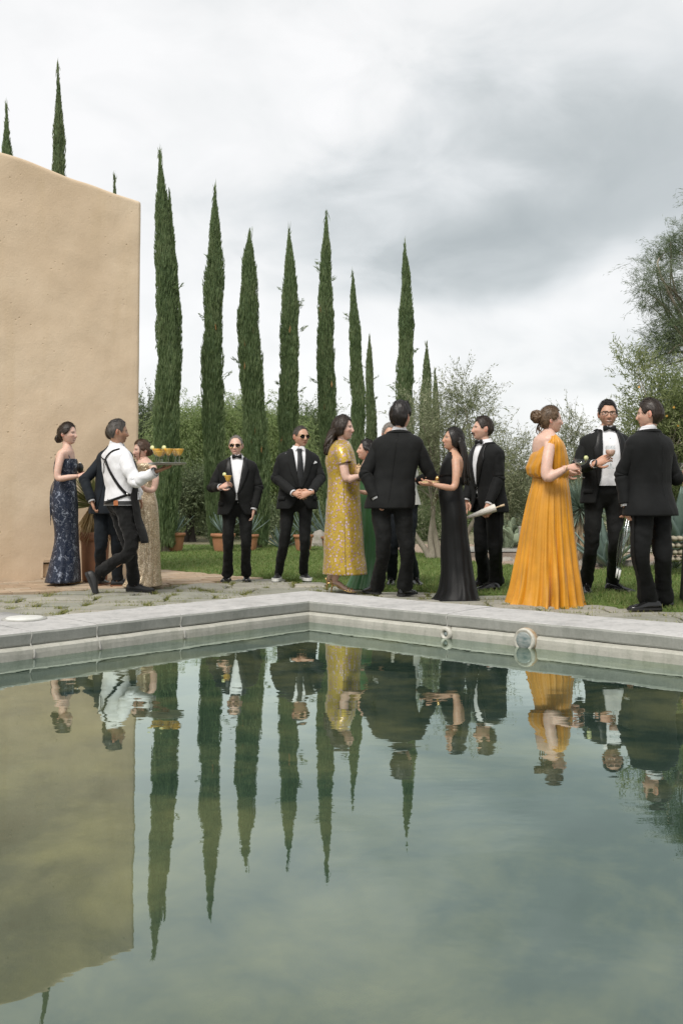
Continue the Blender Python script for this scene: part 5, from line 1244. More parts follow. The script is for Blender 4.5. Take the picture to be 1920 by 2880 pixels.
    def spectacles(s):
        root = None
        for sd in (1, -1):
            a = np.linspace(0, 2 * np.pi, 22)
            out = np.array([[sd * .033 + .027 * np.sign(math.cos(q)) * abs(math.cos(q)) ** .7, .102 - .008 * abs(math.cos(q)) * (1 if math.cos(q) * sd > 0 else .2), .004 + .018 * np.sign(math.sin(q)) * abs(math.sin(q)) ** .7] for q in a])
            o = s.part('spectacles' if root is None else 'rim', *tube(s.hp(out), .0030, 6), M_FRAME, root); root = root or o
            s.part('temple', *tube(s.hp(np.array([[sd * .060, .092, .012], [sd * .076, .06, .014], [sd * .082, .0, .010], [sd * .078, -.02, 0]])), .0028, 6, 10), M_FRAME, root)
        s.part('bridge', *tube(s.hp(np.array([[-.008, .103, .010], [0, .106, .013], [.008, .103, .010]])), .0026, 6, 7), M_FRAME, root)

    # ---------------- womenswear: rings set by the outline in the view
    def rings(s, rows, nph=72, folds=0, amp=None, dy=0.0, phase=0.0, sharp=1.0, n=60, off=0.0):
        """rows: (py, px_left, px_right, half depth, dy). Interpolated smoothly; folds = pleat count, amp(t) = relative fold depth"""
        R = np.array([(r[0], r[1], r[2], r[3], (r[4] if len(r) > 4 else 0)) for r in rows], float)
        Q = catmull(R, n); V = []
        ph = np.linspace(0, 2 * np.pi, nph, endpoint=False)
        for i, (py, xl, xr, dh, dd) in enumerate(Q):
            c = s.P((xl + xr) / 2, py, dd + dy); w = max(.004, (xr - xl) / 2 / s.s + off); dh = dh + off; t = i / (n - 1)
            k = np.ones(nph)
            if folds:
                a = amp(t); wv = np.sin(folds * ph + phase + 1.2 * np.sin(2 * ph + 1) + .8 * np.sin(t * 5 + ph)) + .45 * np.sin(folds * 1.7 * ph + 2 + 3 * t) ; k = 1 + a * np.sign(wv) * np.abs(wv) ** sharp * (.62 + .34 * np.sin(3 * ph + 1 + phase) + .30 * np.sin(7 * ph + 2.5 * t))
            V.append(np.stack([c[0] + np.sin(ph) * w * k, c[1] - np.cos(ph) * dh * k, np.full(nph, c[2])], 1))
        return np.concatenate(V), grid_faces(n, nph, True)
    def skin_rings(s, rows): V, Fc = s.rings(rows, 28, n=26); Fc = grid_faces(26, 28, True, True, True); s.trunk.add(V, Fc)
    def neck_to_head(s, base, rad=.046):
        s.trunk.add(*tube([base - ZUP * .06, base, s.hc - s.hf * .015 - s.hu * .062 * s.hk, s.hc - s.hf * .01], np.array([rad * 1.6, rad * 1.08, rad, rad]) * s.k, 16, 14))
    def locks(s, name, paths, rad, mat, parent=None, seg=7, n=14, wav=.0, freq=3.0):
        mb = MB()
        for i, p in enumerate(paths):
            q = catmull(np.asarray(p, float), n); t = np.linspace(0, 1, n); phs = rq.uniform(0, 6.28)
            q = q + np.outer(np.sin(t * freq * 6.28 + phs) * wav * t, (1, 0, 0)) + np.outer(np.cos(t * freq * 6.28 + phs) * wav * t, (0, 1, 0))
            r = rad * (.55 + .6 * np.sin(np.clip(t * 1.05 + .1, 0, 1) * np.pi)) * rq.uniform(.7, 1.25)
            mb.add(*tube(q, r, seg, flat=.7))
        return s.part(name, np.concatenate(mb.v), mb.f, mat, parent)
# ------------------------------------------------------------------ held things
def clear_glass():
    m, nt = new_mat('thin cocktail glass'); t = nt.nodes.new('ShaderNodeBsdfTransparent'); t.inputs[0].default_value = (.93, .95, .95, 1)
    g = nt.nodes.new('ShaderNodeBsdfGlossy'); g.inputs['Roughness'].default_value = .02
    fr = nt.nodes.new('ShaderNodeLayerWeight'); fr.inputs[0].default_value = .25; mx = nt.nodes.new('ShaderNodeMixShader')
    L(nt, math_node(nt, 'ADD', math_node(nt, 'MULTIPLY', fr.outputs['Facing'], .45), .03, True), mx.inputs[0]); L(nt, t.outputs[0], mx.inputs[1]); L(nt, g.outputs[0], mx.inputs[2])
    o = nt.nodes.new('ShaderNodeOutputMaterial'); L(nt, mx.outputs[0], o.inputs[0]); return m
M_TGLASS = clear_glass()
M_MARG = simple_mat('orange frozen drink', (1.0, 0.50, 0.04), (1.0, 0.62, 0.14), .35, 22); M_PALE = simple_mat('frothy top', (0.88, 0.70, 0.36), None, .5, 30)
M_PINK = simple_mat('pink cocktail', (0.80, 0.42, 0.30), (0.85, 0.62, 0.52), .3, 14); M_PALEW = simple_mat('pale drink', (0.62, 0.66, 0.55), None, .2, 14)
M_LIME = simple_mat('lime slice', (0.74, 0.73, 0.44), (0.62, 0.63, 0.30), .5, 60); M_RIND = simple_mat('lime rind', (0.36, 0.42, 0.12), None, .5, 40)
def cocktail(base, h, label, rim=.047, drink=M_MARG, lime=True, kind='margarita', tilt=(0, 0), group='cocktail glasses', lime_side=-1, fill=.9):
    base = np.asarray(base, float); e = empty('cocktail_glass', base); tag(e, label, 'glass', group)
    t = np.array([tilt[0], tilt[1], 1.0])
    def put(V): V = np.asarray(V, float); return base + V * np.array([1, 1, 0]) + np.outer(V[:, 2], t)
    if kind == 'wine': bowl = [(.006, .50), (.024, .53), (rim * .95, .64), (rim * 1.05, .76), (rim, .9), (rim * .9, 1.0)]
    elif kind == 'coupe': bowl = [(.006, .66), (.02, .68), (rim * .7, .74), (rim * .93, .83), (rim, 1.0)]
    else: bowl = [(.006, .50), (.016, .53), (.024, .60), (rim * .62, .70), (rim * .95, .95), (rim, 1.0)]
    V, Fc = lathe([(.001, .0), (.034, .0), (.034, .006), (.012, .016), (.005, .05 )], 20); make_obj('foot', put(V), Fc, M_TGLASS, e)
    V, Fc = lathe([(.005, .045), (.0042, h * .3), (.006, h * bowl[0][1])], 12); make_obj('stem', put(V), Fc, M_TGLASS, e)
    V, Fc = lathe([(r, z * h) for r, z in bowl], 28); make_obj('bowl', put(V), grid_faces(len(bowl), 28, True), M_TGLASS, e)
    zs = [p[1] for p in bowl]; rs = [p[0] for p in bowl]; lv = zs[0] + (zs[-1] - zs[0]) * fill
    pr = [(max(.001, np.interp(z, zs, rs) - .0022), z * h + .002) for z in np.linspace(zs[0] + .01, lv, 9)]
    V, Fc = lathe(pr, 28); make_obj('drink', put(V), Fc, drink, e)
    if lime:
        c = base + t * h * 1.0 + np.array([lime_side * rim * .8, -.012, .006])
        V, Fc = frame_disc(c, (.25 * lime_side, -1, .1), [(.001, .004), (.020, .004), (.020, -.002), (.001, -.002)], 20); lo = make_obj('lime_slice', V, Fc, M_LIME, e)
        V, Fc = frame_disc(c, (.25 * lime_side, -1, .1), [(.020, .0045), (.0225, .003), (.0225, -.002), (.020, -.0025)], 20); make_obj('rind', V, grid_faces(4, 20, True), M_RIND, lo)
    return e
def heel_sandal(s, anklepx, toe_dir, mat=M_GOLD, hh=.075, k=1.0):
    g = on(*anklepx, GZ); d = unit(toe_dir); sd = np.cross(d, ZUP); k = k * s.k; z0 = GZ + .004
    W = lambda x, y, z: np.array([g[0], g[1], z0]) + (d * y + sd * x + ZUP * z) * k
    foot = tube([W(0, -.035, hh + .030), W(0, .02, hh + .020), W(0, .09, .042), W(0, .15, .022), W(0, .185, .016)], np.array([.024, .030, .028, .026, .012]) * k, 12, 14, flat=.75, ref=ZUP)
    s.skinmb.add(*foot, [*s.skin, 1])
    V = []
    for y_, w_, z_ in ((-.055, .014, hh), (-.03, .022, hh), (.02, .022, hh * .85), (.08, .03, .022), (.14, .037, .006), (.185, .03, .006), (.205, .010, .008)):
        V += [W(-w_, y_, z_), W(w_, y_, z_), W(w_, y_, z_ + .008), W(-w_, y_, z_ + .008)]
    o = s.part('sandal', np.array(V), grid_faces(7, 4, True, True, True), mat)
    s.part('heel', *tube([W(0, -.04, hh), W(0, -.05, hh * .5), W(0, -.052, 0)], np.array([.014, .007, .0045]) * k, 8, 6), mat, o)
    for y_, z_ in ((.125, .035), (.155, .03)): s.part('strap', *tube([W(-.032, y_, .008), W(-.02, y_, z_ + .012), W(0, y_, z_ + .018), W(.02, y_, z_ + .012), W(.032, y_, .008)], .006 * k, 8, 12, flat=.5), mat, o)
    s.part('strap', *tube([W(-.020, -.035, hh), W(-.024, -.055, hh + .045), W(0, -.068, hh + .05), W(.024, -.055, hh + .045), W(.020, -.035, hh)], .0045 * k, 8, 12), mat, o)
    return W(0, -.02, hh + .05)
WLINE = [(0, .66), (.5, .62), (.8, .45), (1.0, .20), (1.2, .0), (1.45, -.10), (1.7, -.02), (1.95, -.35), (2.3, -.62), (3.2, -.66)]
def bun(s, mat, c, r, n=16, seed=1, parent=None):
    rg_ = np.random.default_rng(seed); mb = MB(); c = np.array(c)
    mb.add(*ellipsoid(c, (r * .85, r * .8, r * .85), 16, 10))
    for i in range(n):
        a0 = rg_.uniform(0, 6.28); ax = unit(rg_.normal(size=3)); b1 = unit(np.cross(ax, (0, 0, 1.01))); b2 = np.cross(ax, b1)
        cc = c + ax * r * rg_.uniform(-.45, .45); q = [cc + (b1 * math.cos(a0 + t) + b2 * math.sin(a0 + t)) * r * rg_.uniform(.72, .92) for t in np.linspace(0, rg_.uniform(2, 4.5), 8)]
        mb.add(*tube(q, np.array([.2, .8, 1, 1.1, 1, .9, .7, .2]) * r * .26, 8, 14))
    return s.headmb(mb, 'bun', mat, parent)
def pm(fn, *stops): return fn
# dress cloths
def mat_sequin(name, base, spark, scale, cover, metal=.9, floral=True):
    m, nt = new_mat(name); v = coords(nt)
    vo = nt.nodes.new('ShaderNodeTexVoronoi'); vo.inputs['Scale'].default_value = scale; L(nt, v, vo.inputs['Vector'])
    pat = noise_tex(nt, coords(nt, (1, 1, .8)), 22, 5, .7, 1.2); gate = ramp(nt, pat, [(cover - .03, 0.0), (cover + .05, 1.0)])
    cell = nt.nodes.new('ShaderNodeSeparateColor'); L(nt, vo.outputs['Color'], cell.inputs[0])
    on_ = math_node(nt, 'MULTIPLY', gate, ramp(nt, cell.outputs[0], [(.25, 0.15), (.8, 1.0)]))
    col = mixc(nt, on_, base, spark)
    p = finish(nt, col, ramp(nt, cell.outputs[1], [(0, .18), (1, .5)]), cell.outputs[2], .7, .006)
    L(nt, math_node(nt, 'MULTIPLY', on_, metal), p.inputs['Metallic']); return m
M_NAVY = mat_sequin('navy sequinned lace', (0.007, 0.015, 0.038), (0.50, 0.55, 0.66), 240, .57)
M_GOLDSEQ = mat_sequin('champagne gold sequins', (0.40, 0.29, 0.17), (0.88, 0.74, 0.54), 150, .44, .8)
def mat_satin(name, col, rough=.38, sheen=.2, wr=.12): return fabric(name, col, rough, sheen if col[0] > .02 else .02, 500, .2, (7, wr), Specular_IOR_Level=.5 if col[0] > .02 else .2)
M_GREEN = mat_satin('emerald satin', (0.045, 0.155, 0.050), .33); M_BSAT = mat_satin('black satin', (0.006, 0.006, 0.006), .5); M_ORANGE = mat_satin('marigold satin', (0.57, 0.25, 0.008), .42)
def mat_brocade():
    m, nt = new_mat('yellow brocade with pink blossoms'); v = coords(nt)
    n1 = nt.nodes.new('ShaderNodeTexNoise'); n1.inputs['Scale'].default_value = 14; L(nt, v, n1.inputs['Vector'])
    vo = nt.nodes.new('ShaderNodeTexVoronoi'); vo.inputs['Scale'].default_value = 33; vo.inputs['Randomness'].default_value = .8; L(nt, v, vo.inputs['Vector'])
    d = vo.outputs['Distance']; sc = nt.nodes.new('ShaderNodeSeparateColor'); L(nt, vo.outputs['Color'], sc.inputs[0])
    d2 = math_node(nt, 'ADD', d, math_node(nt, 'MULTIPLY', math_node(nt, 'SUBTRACT', n1.outputs['Fac'], .5), .25))
    fl = ramp(nt, d2, [(.34, 1.0), (.39, 0.0)]); ring = ramp(nt, d2, [(.30, 0.0), (.33, 1.0), (.39, 1.0), (.44, 0.0)]); ctr = ramp(nt, d, [(.10, 1.0), (.15, 0.0)])
    gold = ramp(nt, noise_tex(nt, v, 60, 3), [(.35, (.42, .275, .03)), (.65, (.57, .395, .06))])
    col = mixc(nt, fl, gold, ramp(nt, sc.outputs[1], [(.2, (.52, .32, .33)), (.8, (.70, .54, .55))])); col = mixc(nt, math_node(nt, 'MULTIPLY', ring, .55), col, (.22, .12, .10)); col = mixc(nt, ctr, col, (.10, .05, .10))
    finish(nt, col, .32, math_node(nt, 'ADD', fl, noise_tex(nt, v, 8, 3)), .25, .006, Sheen_Weight=.2, Metallic=.35); return m
M_BROC = mat_brocade()

# ================================================================== 1 woman in navy sequins
p = Person('woman in strapped navy sequin gown with low bun, beside the wall', 183, 1645, 1189, 80, 191, 76, 2, skin=PALE, group=None)
p.torso_setup()
p.skin_rings([(1252, 183, 201, .055), (1262, 176, 204, .10), (1270, 167, 207, .155), (1282, 160, 209, .160), (1300, 156, 212, .130), (1330, 158, 211, .105), (1360, 156, 212, .11), (1410, 150, 214, .135), (1440, 155, 212, .12)])
V, Fc = p.rings([(1291, 162, 215, .128, -.012), (1300, 156, 218, .136), (1318, 153, 218, .130), (1345, 155, 214, .112), (1362, 154, 214, .115), (1385, 148, 215, .140), (1412, 145, 217, .160), (1440, 147, 218, .160), (1480, 155, 219, .150), (1520, 156, 220, .150), (1560, 150, 221, .175), (1600, 141, 223, .215), (1636, 132, 224, .26)], 90, 9, lambda t: .045 * sstep(.55, 1, t), n=70)
dr = p.part('dress', V, Fc, M_NAVY); wrinkle(dr, .004, 9, seed=1); dr.modifiers.new('solid', 'SOLIDIFY').thickness = .004
for dy, x0 in ((-.10, 176), (.10, 186)):
    p.part('strap', *tube([p.P(x0 + 24, 1296, dy * .9 - .03), p.P(x0 + 14, 1272, dy * 1.05), p.P(x0 + 2, 1264, dy * 1.1), p.P(x0 - 14, 1276, dy), p.P(x0 - 22, 1305, dy * .8)], .0035, 6, 16), M_NAVY, dr)
for i in range(3): p.part('lace_tie', *tube([p.P(157 - i * 2, 1352, -.03), p.P(148 - 2 * i, 1372, -.08), p.P(143 - i, 1400 + 8 * i, -.09), p.P(145 - i * .6, 1450 + 14 * i, -.09)], .0028, 6, 14), M_NAVY, dr)
w1 = p.P(221, 1339, -.20); p.skin_limb([p.P(174, 1276, -.13), p.P(165, 1312, -.18), p.P(164, 1345, -.20), p.P(190, 1343, -.22), w1], [.046, .042, .036, .034, .023])
w2 = p.P(219, 1334, .02); p.skin_limb([p.P(186, 1276, .14), p.P(180, 1312, .18), p.P(184, 1342, .18), w2], [.044, .040, .034, .023])
p.hand(w1, (1, .25, .25), (.1, -.8, .5), 1, .55, .86); p.hand(w2, (1, -.2, .1), (0, .8, .5), -1, .6, .86)
for dy in (-.07, .07): p.skin_limb([p.P(182, 1440, dy), p.P(186, 1520, dy), p.P(172, 1632, dy)], [.075, .05, .03])
p.neck_to_head(p.P(188, 1261, 0), .043); p.head(fem=True, smile=1.0, lips=(.50, .16, .15))
heel_sandal(p, (166, 1644), (1, -.15, 0), M_GOLD); heel_sandal(p, (180, 1641), (1, .1, 0), M_GOLD)
p.hair(H_DARK, (0, -1, -.3), lift=.05, thick=.014, line=WLINE, seed=1); bun(p, H_DARK, (0, -.105, -.045), .042, 16, 3, p.hairobj)
p.finish_body(.009)
cb = empty('clutch_bag', p.P(228, 1318, -.1)); tag(cb, 'black ruffled evening clutch held by the woman in navy', 'bag')
V, Fc = ellipsoid((0, 0, 0), (.032, .085, .055), 20, 12); V = V * (1 + .12 * np.array([[mnoise.noise(Vector(v * 60))] for v in V])); make_obj('pouch', V + p.P(226, 1316, -.12), Fc, M_SATINB, cb)
make_obj('clasp', *tube([p.P(226, 1303, -.18), p.P(227, 1300, -.12), p.P(226, 1303, -.06)], .006, 8, 8), M_SILVER, cb)

# ================================================================== 2 man in dark navy suit behind the waiter
def ft(px, py): g_ = on(px, py, GZ); g_[2] = GZ + .003; return g_
def man_std(label, px, py, top, yaw, hpx, hyaw, skin, suit, legs, arms, pitch=0, build=1.0, head={}, hair=None, hairm=H_DARK, lapm=None, pel=(0, 0), neck=None, shoes=None, jk={}, tie='bow', belly=0.0, shirtm=M_SHIRT, tr=None, roll=0, trk={}, hcy=None, lapel=True, cuff=M_SHIRT, d=None, sl=1.0):
    p = Person(label, px, py, top, yaw, hpx, hyaw, pitch, roll, d, None, build, skin, hcy)
    p.torso_setup(pel, neck, 1.0, belly); openw_ = jk.get('openw')
    p.shirt(shirtm); p.jacket(suit, lapm, lapel=lapel, **jk)
    lg = {}
    for sd, (kn, fo) in legs.items():
        f_ = ft(*fo); lg[sd] = (p.P(*kn), f_ + ZUP * .075 - (0, 0, 0))
    p.trousers(tr or suit, lg, **trk)
    for sd, fo, dr_ in shoes['at']: p.shoe(ft(*fo), dr_, **{k: v for k, v in shoes.items() if k != 'at'})
    for sd, (el, wr) in arms.items(): p.sleeve(sd, p.P(*el), p.P(*wr), suit, cuff, rk=sl, parent=p.jk)
    p.neck(); p.head(**head); p.hair(hairm, **(hair or {}))
    for sd in (1, -1):                                           # pocket flaps
        V = [p.torso(sd * ph, z * p.H, .020 + .004 * (z < .53)) for z in (.522, .534, .545) for ph in np.linspace(.72, 1.28, 8)]
        fl = p.part('pocket_flap', np.array(V), grid_faces(3, 8, False), suit, p.jk); fl.modifiers.new('solid', 'SOLIDIFY').thickness = .004
    p.part('back_seam', *tube([p.torso(math.pi, z * p.H, .0125) for z in np.linspace(.46, .835, 24)], .0018, 6), M_SATINB, p.jk)
    if openw_ is None:
        for z in (.0, -.055): p.part('button', *frame_disc(p.torso(.05, (jk.get('button', .585) + z - .004) * p.H, .014), p.f, [(.009, 0), (.009, .004), (.002, .005)], 12), M_LEATHER, p.jk)
    if tie == 'bow': p.bow(M_SATINB)
    elif tie == 'long': p.necktie(M_TIE)
    return p
p = man_std('man in dark navy suit with hand in pocket, mostly behind the waiter', 304, 1655, 1187, 148, 326, 140, TAN, M_NAVYSUIT,
    {-1: ((330, 1535, .1), (331, 1650)), 1: ((284, 1535, 0), (283, 1647))}, {1: ((238, 1350, -.05), (258, 1408, -.14)), -1: ((392, 1350, .15), (380, 1400, .3))},
    head={}, tie='', shoes=dict(at=[(1, (332, 1650), (1, .1, 0)), (-1, (281, 1647), (.2, 1, 0))], mat=M_LEATHER, solem=M_SOLET), neck=(324, 0.0), jk=dict(vent=True), lapel=False)
p.hand(p.P(258, 1409, -.14), (.3, .1, -1), (-1, -.2, 0), 1, .7); p.finish_body(.016)

# ================================================================== 4 woman in gold sequins (behind the tray)
p = Person('woman in champagne gold sequin gown with brown updo, behind the tray', 408, 1644, 1238, -60, 400, -58, -3, skin=PALE, d=10.6)
p.torso_setup()
p.skin_rings([(1286, 394, 416, .055), (1298, 388, 428, .12), (1308, 382, 436, .155), (1325, 382, 436, .13), (1350, 388, 432, .105), (1380, 390, 434, .11), (1420, 388, 438, .14)])
V, Fc = p.rings([(1301, 390, 428, .125), (1309, 381, 437, .165), (1325, 380, 438, .145), (1352, 387, 434, .118), (1372, 390, 434, .112), (1388, 388, 436, .120), (1420, 384, 442, .150), (1470, 382, 446, .155), (1530, 380, 448, .16), (1590, 374, 449, .19), (1630, 358, 452, .26), (1646, 348, 454, .30)], 100, 13, lambda t: .055 * sstep(.32, 1, t), n=70)
dr = p.part('dress', V, Fc, M_GOLDSEQ); wrinkle(dr, .004, 9, seed=4); dr.modifiers.new('solid', 'SOLIDIFY').thickness = .004
w1 = p.P(397, 1366, -.30); p.skin_limb([p.P(430, 1312, -.12), p.P(438, 1345, -.16), p.P(432, 1376, -.18), p.P(414, 1378, -.25), w1], [.046, .043, .037, .034, .024])
w2 = p.P(376, 1365, -.1); p.skin_limb([p.P(388, 1312, .1), p.P(380, 1345, .1), p.P(378, 1378, .05), w2], [.044, .04, .034, .024])
p.hand(w1, (-1, -.2, .3), (0, -.6, .8), -1, .6, .86); p.hand(w2, (-.6, -.6, .4), (0, 0, 1), 1, .6, .86)
for dx in (-14, 14): p.skin_limb([p.P(412 + dx, 1420), p.P(412 + dx, 1520), p.P(412 + dx, 1632)], [.075, .05, .03])
p.neck_to_head(p.P(407, 1293, 0), .043); p.head(fem=True, smile=.3, lips=(.45, .15, .13))
heel_sandal(p, (400, 1642), (-.8, -.5, 0)); heel_sandal(p, (425, 1640), (-.8, -.5, 0))
p.hair(H_BROWN, (0, -1, -.1), lift=.1, thick=.017, line=WLINE, seed=2, streak=.003); bun(p, H_BROWN, (0, -.095, -.02), .045, 14, 5, p.hairobj)
p.locks('loose_lock', [[p.hc + p.hl * sd * .07 + p.hf * .05 + ZUP * .03, p.hc + p.hl * sd * .085 + p.hf * .05 - ZUP * .03, p.hc + p.hl * sd * .078 + p.hf * .055 - ZUP * .10] for sd in (1, -1)], .006, H_BROWN, p.hairobj, wav=.005, freq=1)
p.finish_body(.009)

# ================================================================== 3 waiter
p = Person('waiter in white shirt and black apron striding with a cocktail tray', 338, 1670, 1181, 128, 331, 112, 0, skin=BROWN, build=1.06)
p.torso_setup(pel=(0, .0), neck=(322, 0.02), belly=.01)
p.tw = p.tw * .97
sh = p.shirt(M_SHIRT, True, .505); wrinkle(sh, .010, 9, (1, 1, 1), 3)
for i, v in enumerate(sh.data.vertices): pass
p.trousers(M_COTTON, {-1: (p.P(368, 1545, -.10), p.P(282, 1612, -.02)), 1: (p.P(368, 1555, .10), ft(378, 1664) + ZUP * .07)}, 1.0, hem=.064)
wrinkle(p.tr, .010, 12, (1, 1, 1.3), 5)
p.shoe(ft(376, 1664), (1, -.06, 0), mat=M_LEATHER2, solem=M_SOLEB, sole=.024)
p.shoe(p.P(262, 1622, -.02) + np.array([-.045, 0, -.03]), (.42, -.05, -.9), (.9, 0, .42), mat=M_LEATHER2, solem=M_SOLEB, sole=.024)
el, wr = p.P(382, 1356, -.25), p.P(436, 1327, -.34)
slv = p.sleeve(-1, el, wr, M_SHIRT, M_SHIRT, 1.12, parent=sh); wrinkle(slv, .010, 13, (1, 1, 1), 8)
p.sleeve(1, p.P(372, 1360, .25), p.P(392, 1390, .30), M_SHIRT, M_SHIRT, 1.0, parent=sh)
p.hand(wr + np.array([.012, 0, .004]), (1, -.15, .28), (.15, 0, -1), 1, .16, 1.0, .16)
p.hand(p.P(392, 1392, .30), (.3, .2, -1), (1, .3, 0), -1, .5)
p.neck(.056); p.head(stub=.65, brow=(.02, .013, .01)); p.hair(H_GREYD, thick=.007, line=[(0, .60), (.5, .56), (.8, .42), (1.0, .30), (1.15, .0), (1.3, -.12), (1.45, .10), (1.8, .12), (1.95, -.25), (2.3, -.55), (3.2, -.60)], crown=.010, seed=7)
tp = MB(); tp.add(*hair_cap(thick=.020, line=[(0, .62), (.7, .66), (1.2, .72), (2, .70), (3.2, .55)], streak=.004, seed=9)); p.headmb(tp, 'hair_top', H_BLACK, p.hairobj)
# belt
V = []
for z in (.508, .530):
    for ph in np.linspace(0, 2 * np.pi, 40, endpoint=False): V.append(p.torso(ph, z * p.H, .004))
bl = p.part('belt', np.array(V), grid_faces(2, 40, True), M_LEATHER2)
V = [p.torso(ph, z * p.H, .008) for z in (.505, .534) for ph in np.linspace(-2.6, -2.3, 4)]; p.part('belt_patch', np.array(V), grid_faces(2, 4, False), simple_mat('tan leather patch', (.40, .13, .04), None, .5, 10), bl)
# apron: bib and skirt in front, straps crossing on the back
rows = []
for z in np.linspace(.29, .76, 30):
    hw = np.interp(z, [.29, .50, .56, .66, .76], [1.35, 1.5, 1.55, 1.0, .5])
    rows.append([p.torso(ph, max(z, .47) * p.H, .022 + .05 * sstep(.5, .29, z) * (.6 + .4 * math.cos(ph))) + ZUP * (min(z, .47) - .47) * p.H + p.f * .035 * sstep(.46, .29, z) for ph in np.linspace(-hw, hw, 22)])
ap = p.part('apron', np.array(rows).reshape(-1, 3), grid_faces(30, 22, False), M_COTTON); wrinkle(ap, .008, 6, (1, 1, .6), 4); ap.modifiers.new('solid', 'SOLIDIFY').thickness = .004
def strap(pts, w_=.013):
    q = catmull(np.array(pts), 22); c = np.array([(p.torso(a_, z_ * p.H, .013), a_, z_) for a_, z_ in q], dtype=object); V = []
    P3 = np.array([x_[0] for x_ in c]); tn = np.gradient(P3, axis=0)
    for i in range(22):
        nrm = p.torso(q[i][0], q[i][1] * p.H, .05) - P3[i]; sd_ = unit(np.cross(unit(tn[i]), unit(nrm))); V += [P3[i] - sd_ * w_, P3[i] + unit(nrm) * .002, P3[i] + sd_ * w_]
    st_ = p.part('strap', np.array(V), grid_faces(22, 3, False), M_COTTON, ap); st_.modifiers.new('solid', 'SOLIDIFY').thickness = .003
strap([(-1.9, .828), (-2.55, .815), (-2.95, .785), (-3.12, .755), (-3.4, .69)], .008)
strap([(-3.08, .772), (-2.8, .70), (-2.3, .625), (-1.85, .58), (-1.5, .562)], .014)
strap([(-1.6, .568), (-2.1, .553), (-2.7, .535), (-3.3, .520)], .012)
strap([(-3.75, .80), (-3.4, .78), (-3.08, .765)], .007)
c_ = p.torso(-1.7, .570 * p.H, .024); p.part('button', *frame_disc(c_, c_ - p.torso(-1.7, .570 * p.H, 0), [(.011, 0), (.011, .004), (.002, .005)], 14), M_SILVER, ap)
c_ = p.torso(-1.0, .56 * p.H, .045); R_ = np.stack([p.f, p.l, ZUP], 1); mb = MB(); mb.box(c_, (.018, .004, .038), R_); p.part('order_pad', np.concatenate(mb.v), mb.f, M_SHIRT, ap, False)
p.part('pen', *tube([p.torso(-1.10, .575 * p.H, .05), p.torso(-1.08, .535 * p.H, .06)], .004, 8), M_SILVER, ap)
p.finish_body(.016)
# tray with six margaritas
tc = at(471, 1306, p.d - .40); tz = tc[2]
tr_ = empty('serving_tray', tc); tag(tr_, 'round silver tray balanced on the waiter hand', 'tray')
V, Fc = lathe([(.001, -.006), (.12, -.006), (.168, .0), (.183, .010), (.186, .012), (.183, .0135), (.166, .004), (.12, .0), (.001, .0)], 48, tc); make_obj('dish', V, Fc, simple_mat('brushed tray metal', (.45, .46, .45), (.36, .37, .36), .35, 20, Metallic=.6), tr_)
for gx, gdy, gl in ((441, -.03, 'leftmost margarita on the tray, with a lime slice'), (456, .06, 'second tall margarita from the left on the tray'), (449, -.11, 'small front margarita between the two left ones on the tray'), (474, -.05, 'middle margarita on the tray, with a lime slice'), (494, .05, 'second margarita from the right on the tray'), (504, -.03, 'rightmost margarita on the tray')):
    b = at(gx, 1304, tc[1] + gdy); b[2] = tz + .002
    cocktail(b, .150 if 'small' not in gl else .125, gl, .051, M_MARG, 'lime' in gl, group='margaritas on the tray')

# ================================================================== 5 man with sunglasses and cocktail
p = man_std('grey haired man in sunglasses and tuxedo holding an orange cocktail', 666, 1640, 1225, 4, 664, -2, PALE, M_BLACK,
    {1: ((692, 1520, -.02), (692, 1634)), -1: ((642, 1520, -.02), (640, 1635))}, {-1: ((597, 1371, -.05), (620, 1370, -.26)), 1: ((728, 1370, .0), (714, 1430, -.08))},
    head=dict(smile=.25, brow=(.25, .2, .16)), hair=dict(thick=.005, line=[(0, .78), (.5, .74), (.85, .60), (1.0, .30), (1.18, .0), (1.36, -.05), (1.5, .16), (1.8, .14), (1.95, -.25), (2.3, -.55), (3.2, -.60)]), hairm=H_GREY, build=1.06, belly=.03, lapm=M_SATINB,
    shoes=dict(at=[(1, (693, 1633), (.12, -1, 0)), (-1, (640, 1634), (-.12, -1, 0))], mat=M_LEATHER), jk=dict(button=.60, hem=.46, top_open=.062), trk=dict(hem=.072), neck=(665, 0))
p.sunglasses(M_GOLD)
p.hand(p.P(622, 1370, -.28), (.8, -.35, .38), (-.3, -.75, .55), 1, .75, .98, .03); p.hand(p.P(714, 1431, -.08), (-.1, .1, -1), (1, 0, 0), -1, .5)
p.finish_body(.016)
cocktail(p.P(641, 1376, -.36), .155, 'orange margarita held by the grey haired man in sunglasses', .046, group='cocktails in hands')
# ================================================================== 6 man with clasped hands
p = man_std('man in sunglasses, black suit and long tie with clasped hands', 835, 1638, 1198, 12, 846, 34, TAN, M_CHAR,
    {1: ((858, 1520, -.02), (853, 1631)), -1: ((800, 1520, -.02), (782, 1632))}, {-1: ((776, 1344, -.04), (824, 1386, -.30)), 1: ((902, 1344, -.0), (874, 1384, -.32))},
    head=dict(open_=.6, stub=.25, brow=(.06, .04, .03)), hair=dict(thick=.006, line=[(0, .72), (.5, .70), (.85, .52), (1.0, .28), (1.18, .0), (1.36, -.05), (1.5, .16), (1.8, .14), (1.95, -.25), (2.3, -.55), (3.2, -.60)]), hairm=H_GREYD, build=1.08, belly=.025, tie='long',
    shoes=dict(at=[(1, (855, 1631), (.35, -1, 0)), (-1, (782, 1632), (-.1, -1, 0))], mat=M_LEATHER2, solem=M_SOLEW, sole=.034), jk=dict(button=.595, hem=.465, top_open=.058), trk=dict(hem=.058, rk=.92), neck=(838, 0))
p.sunglasses(M_GOLD)
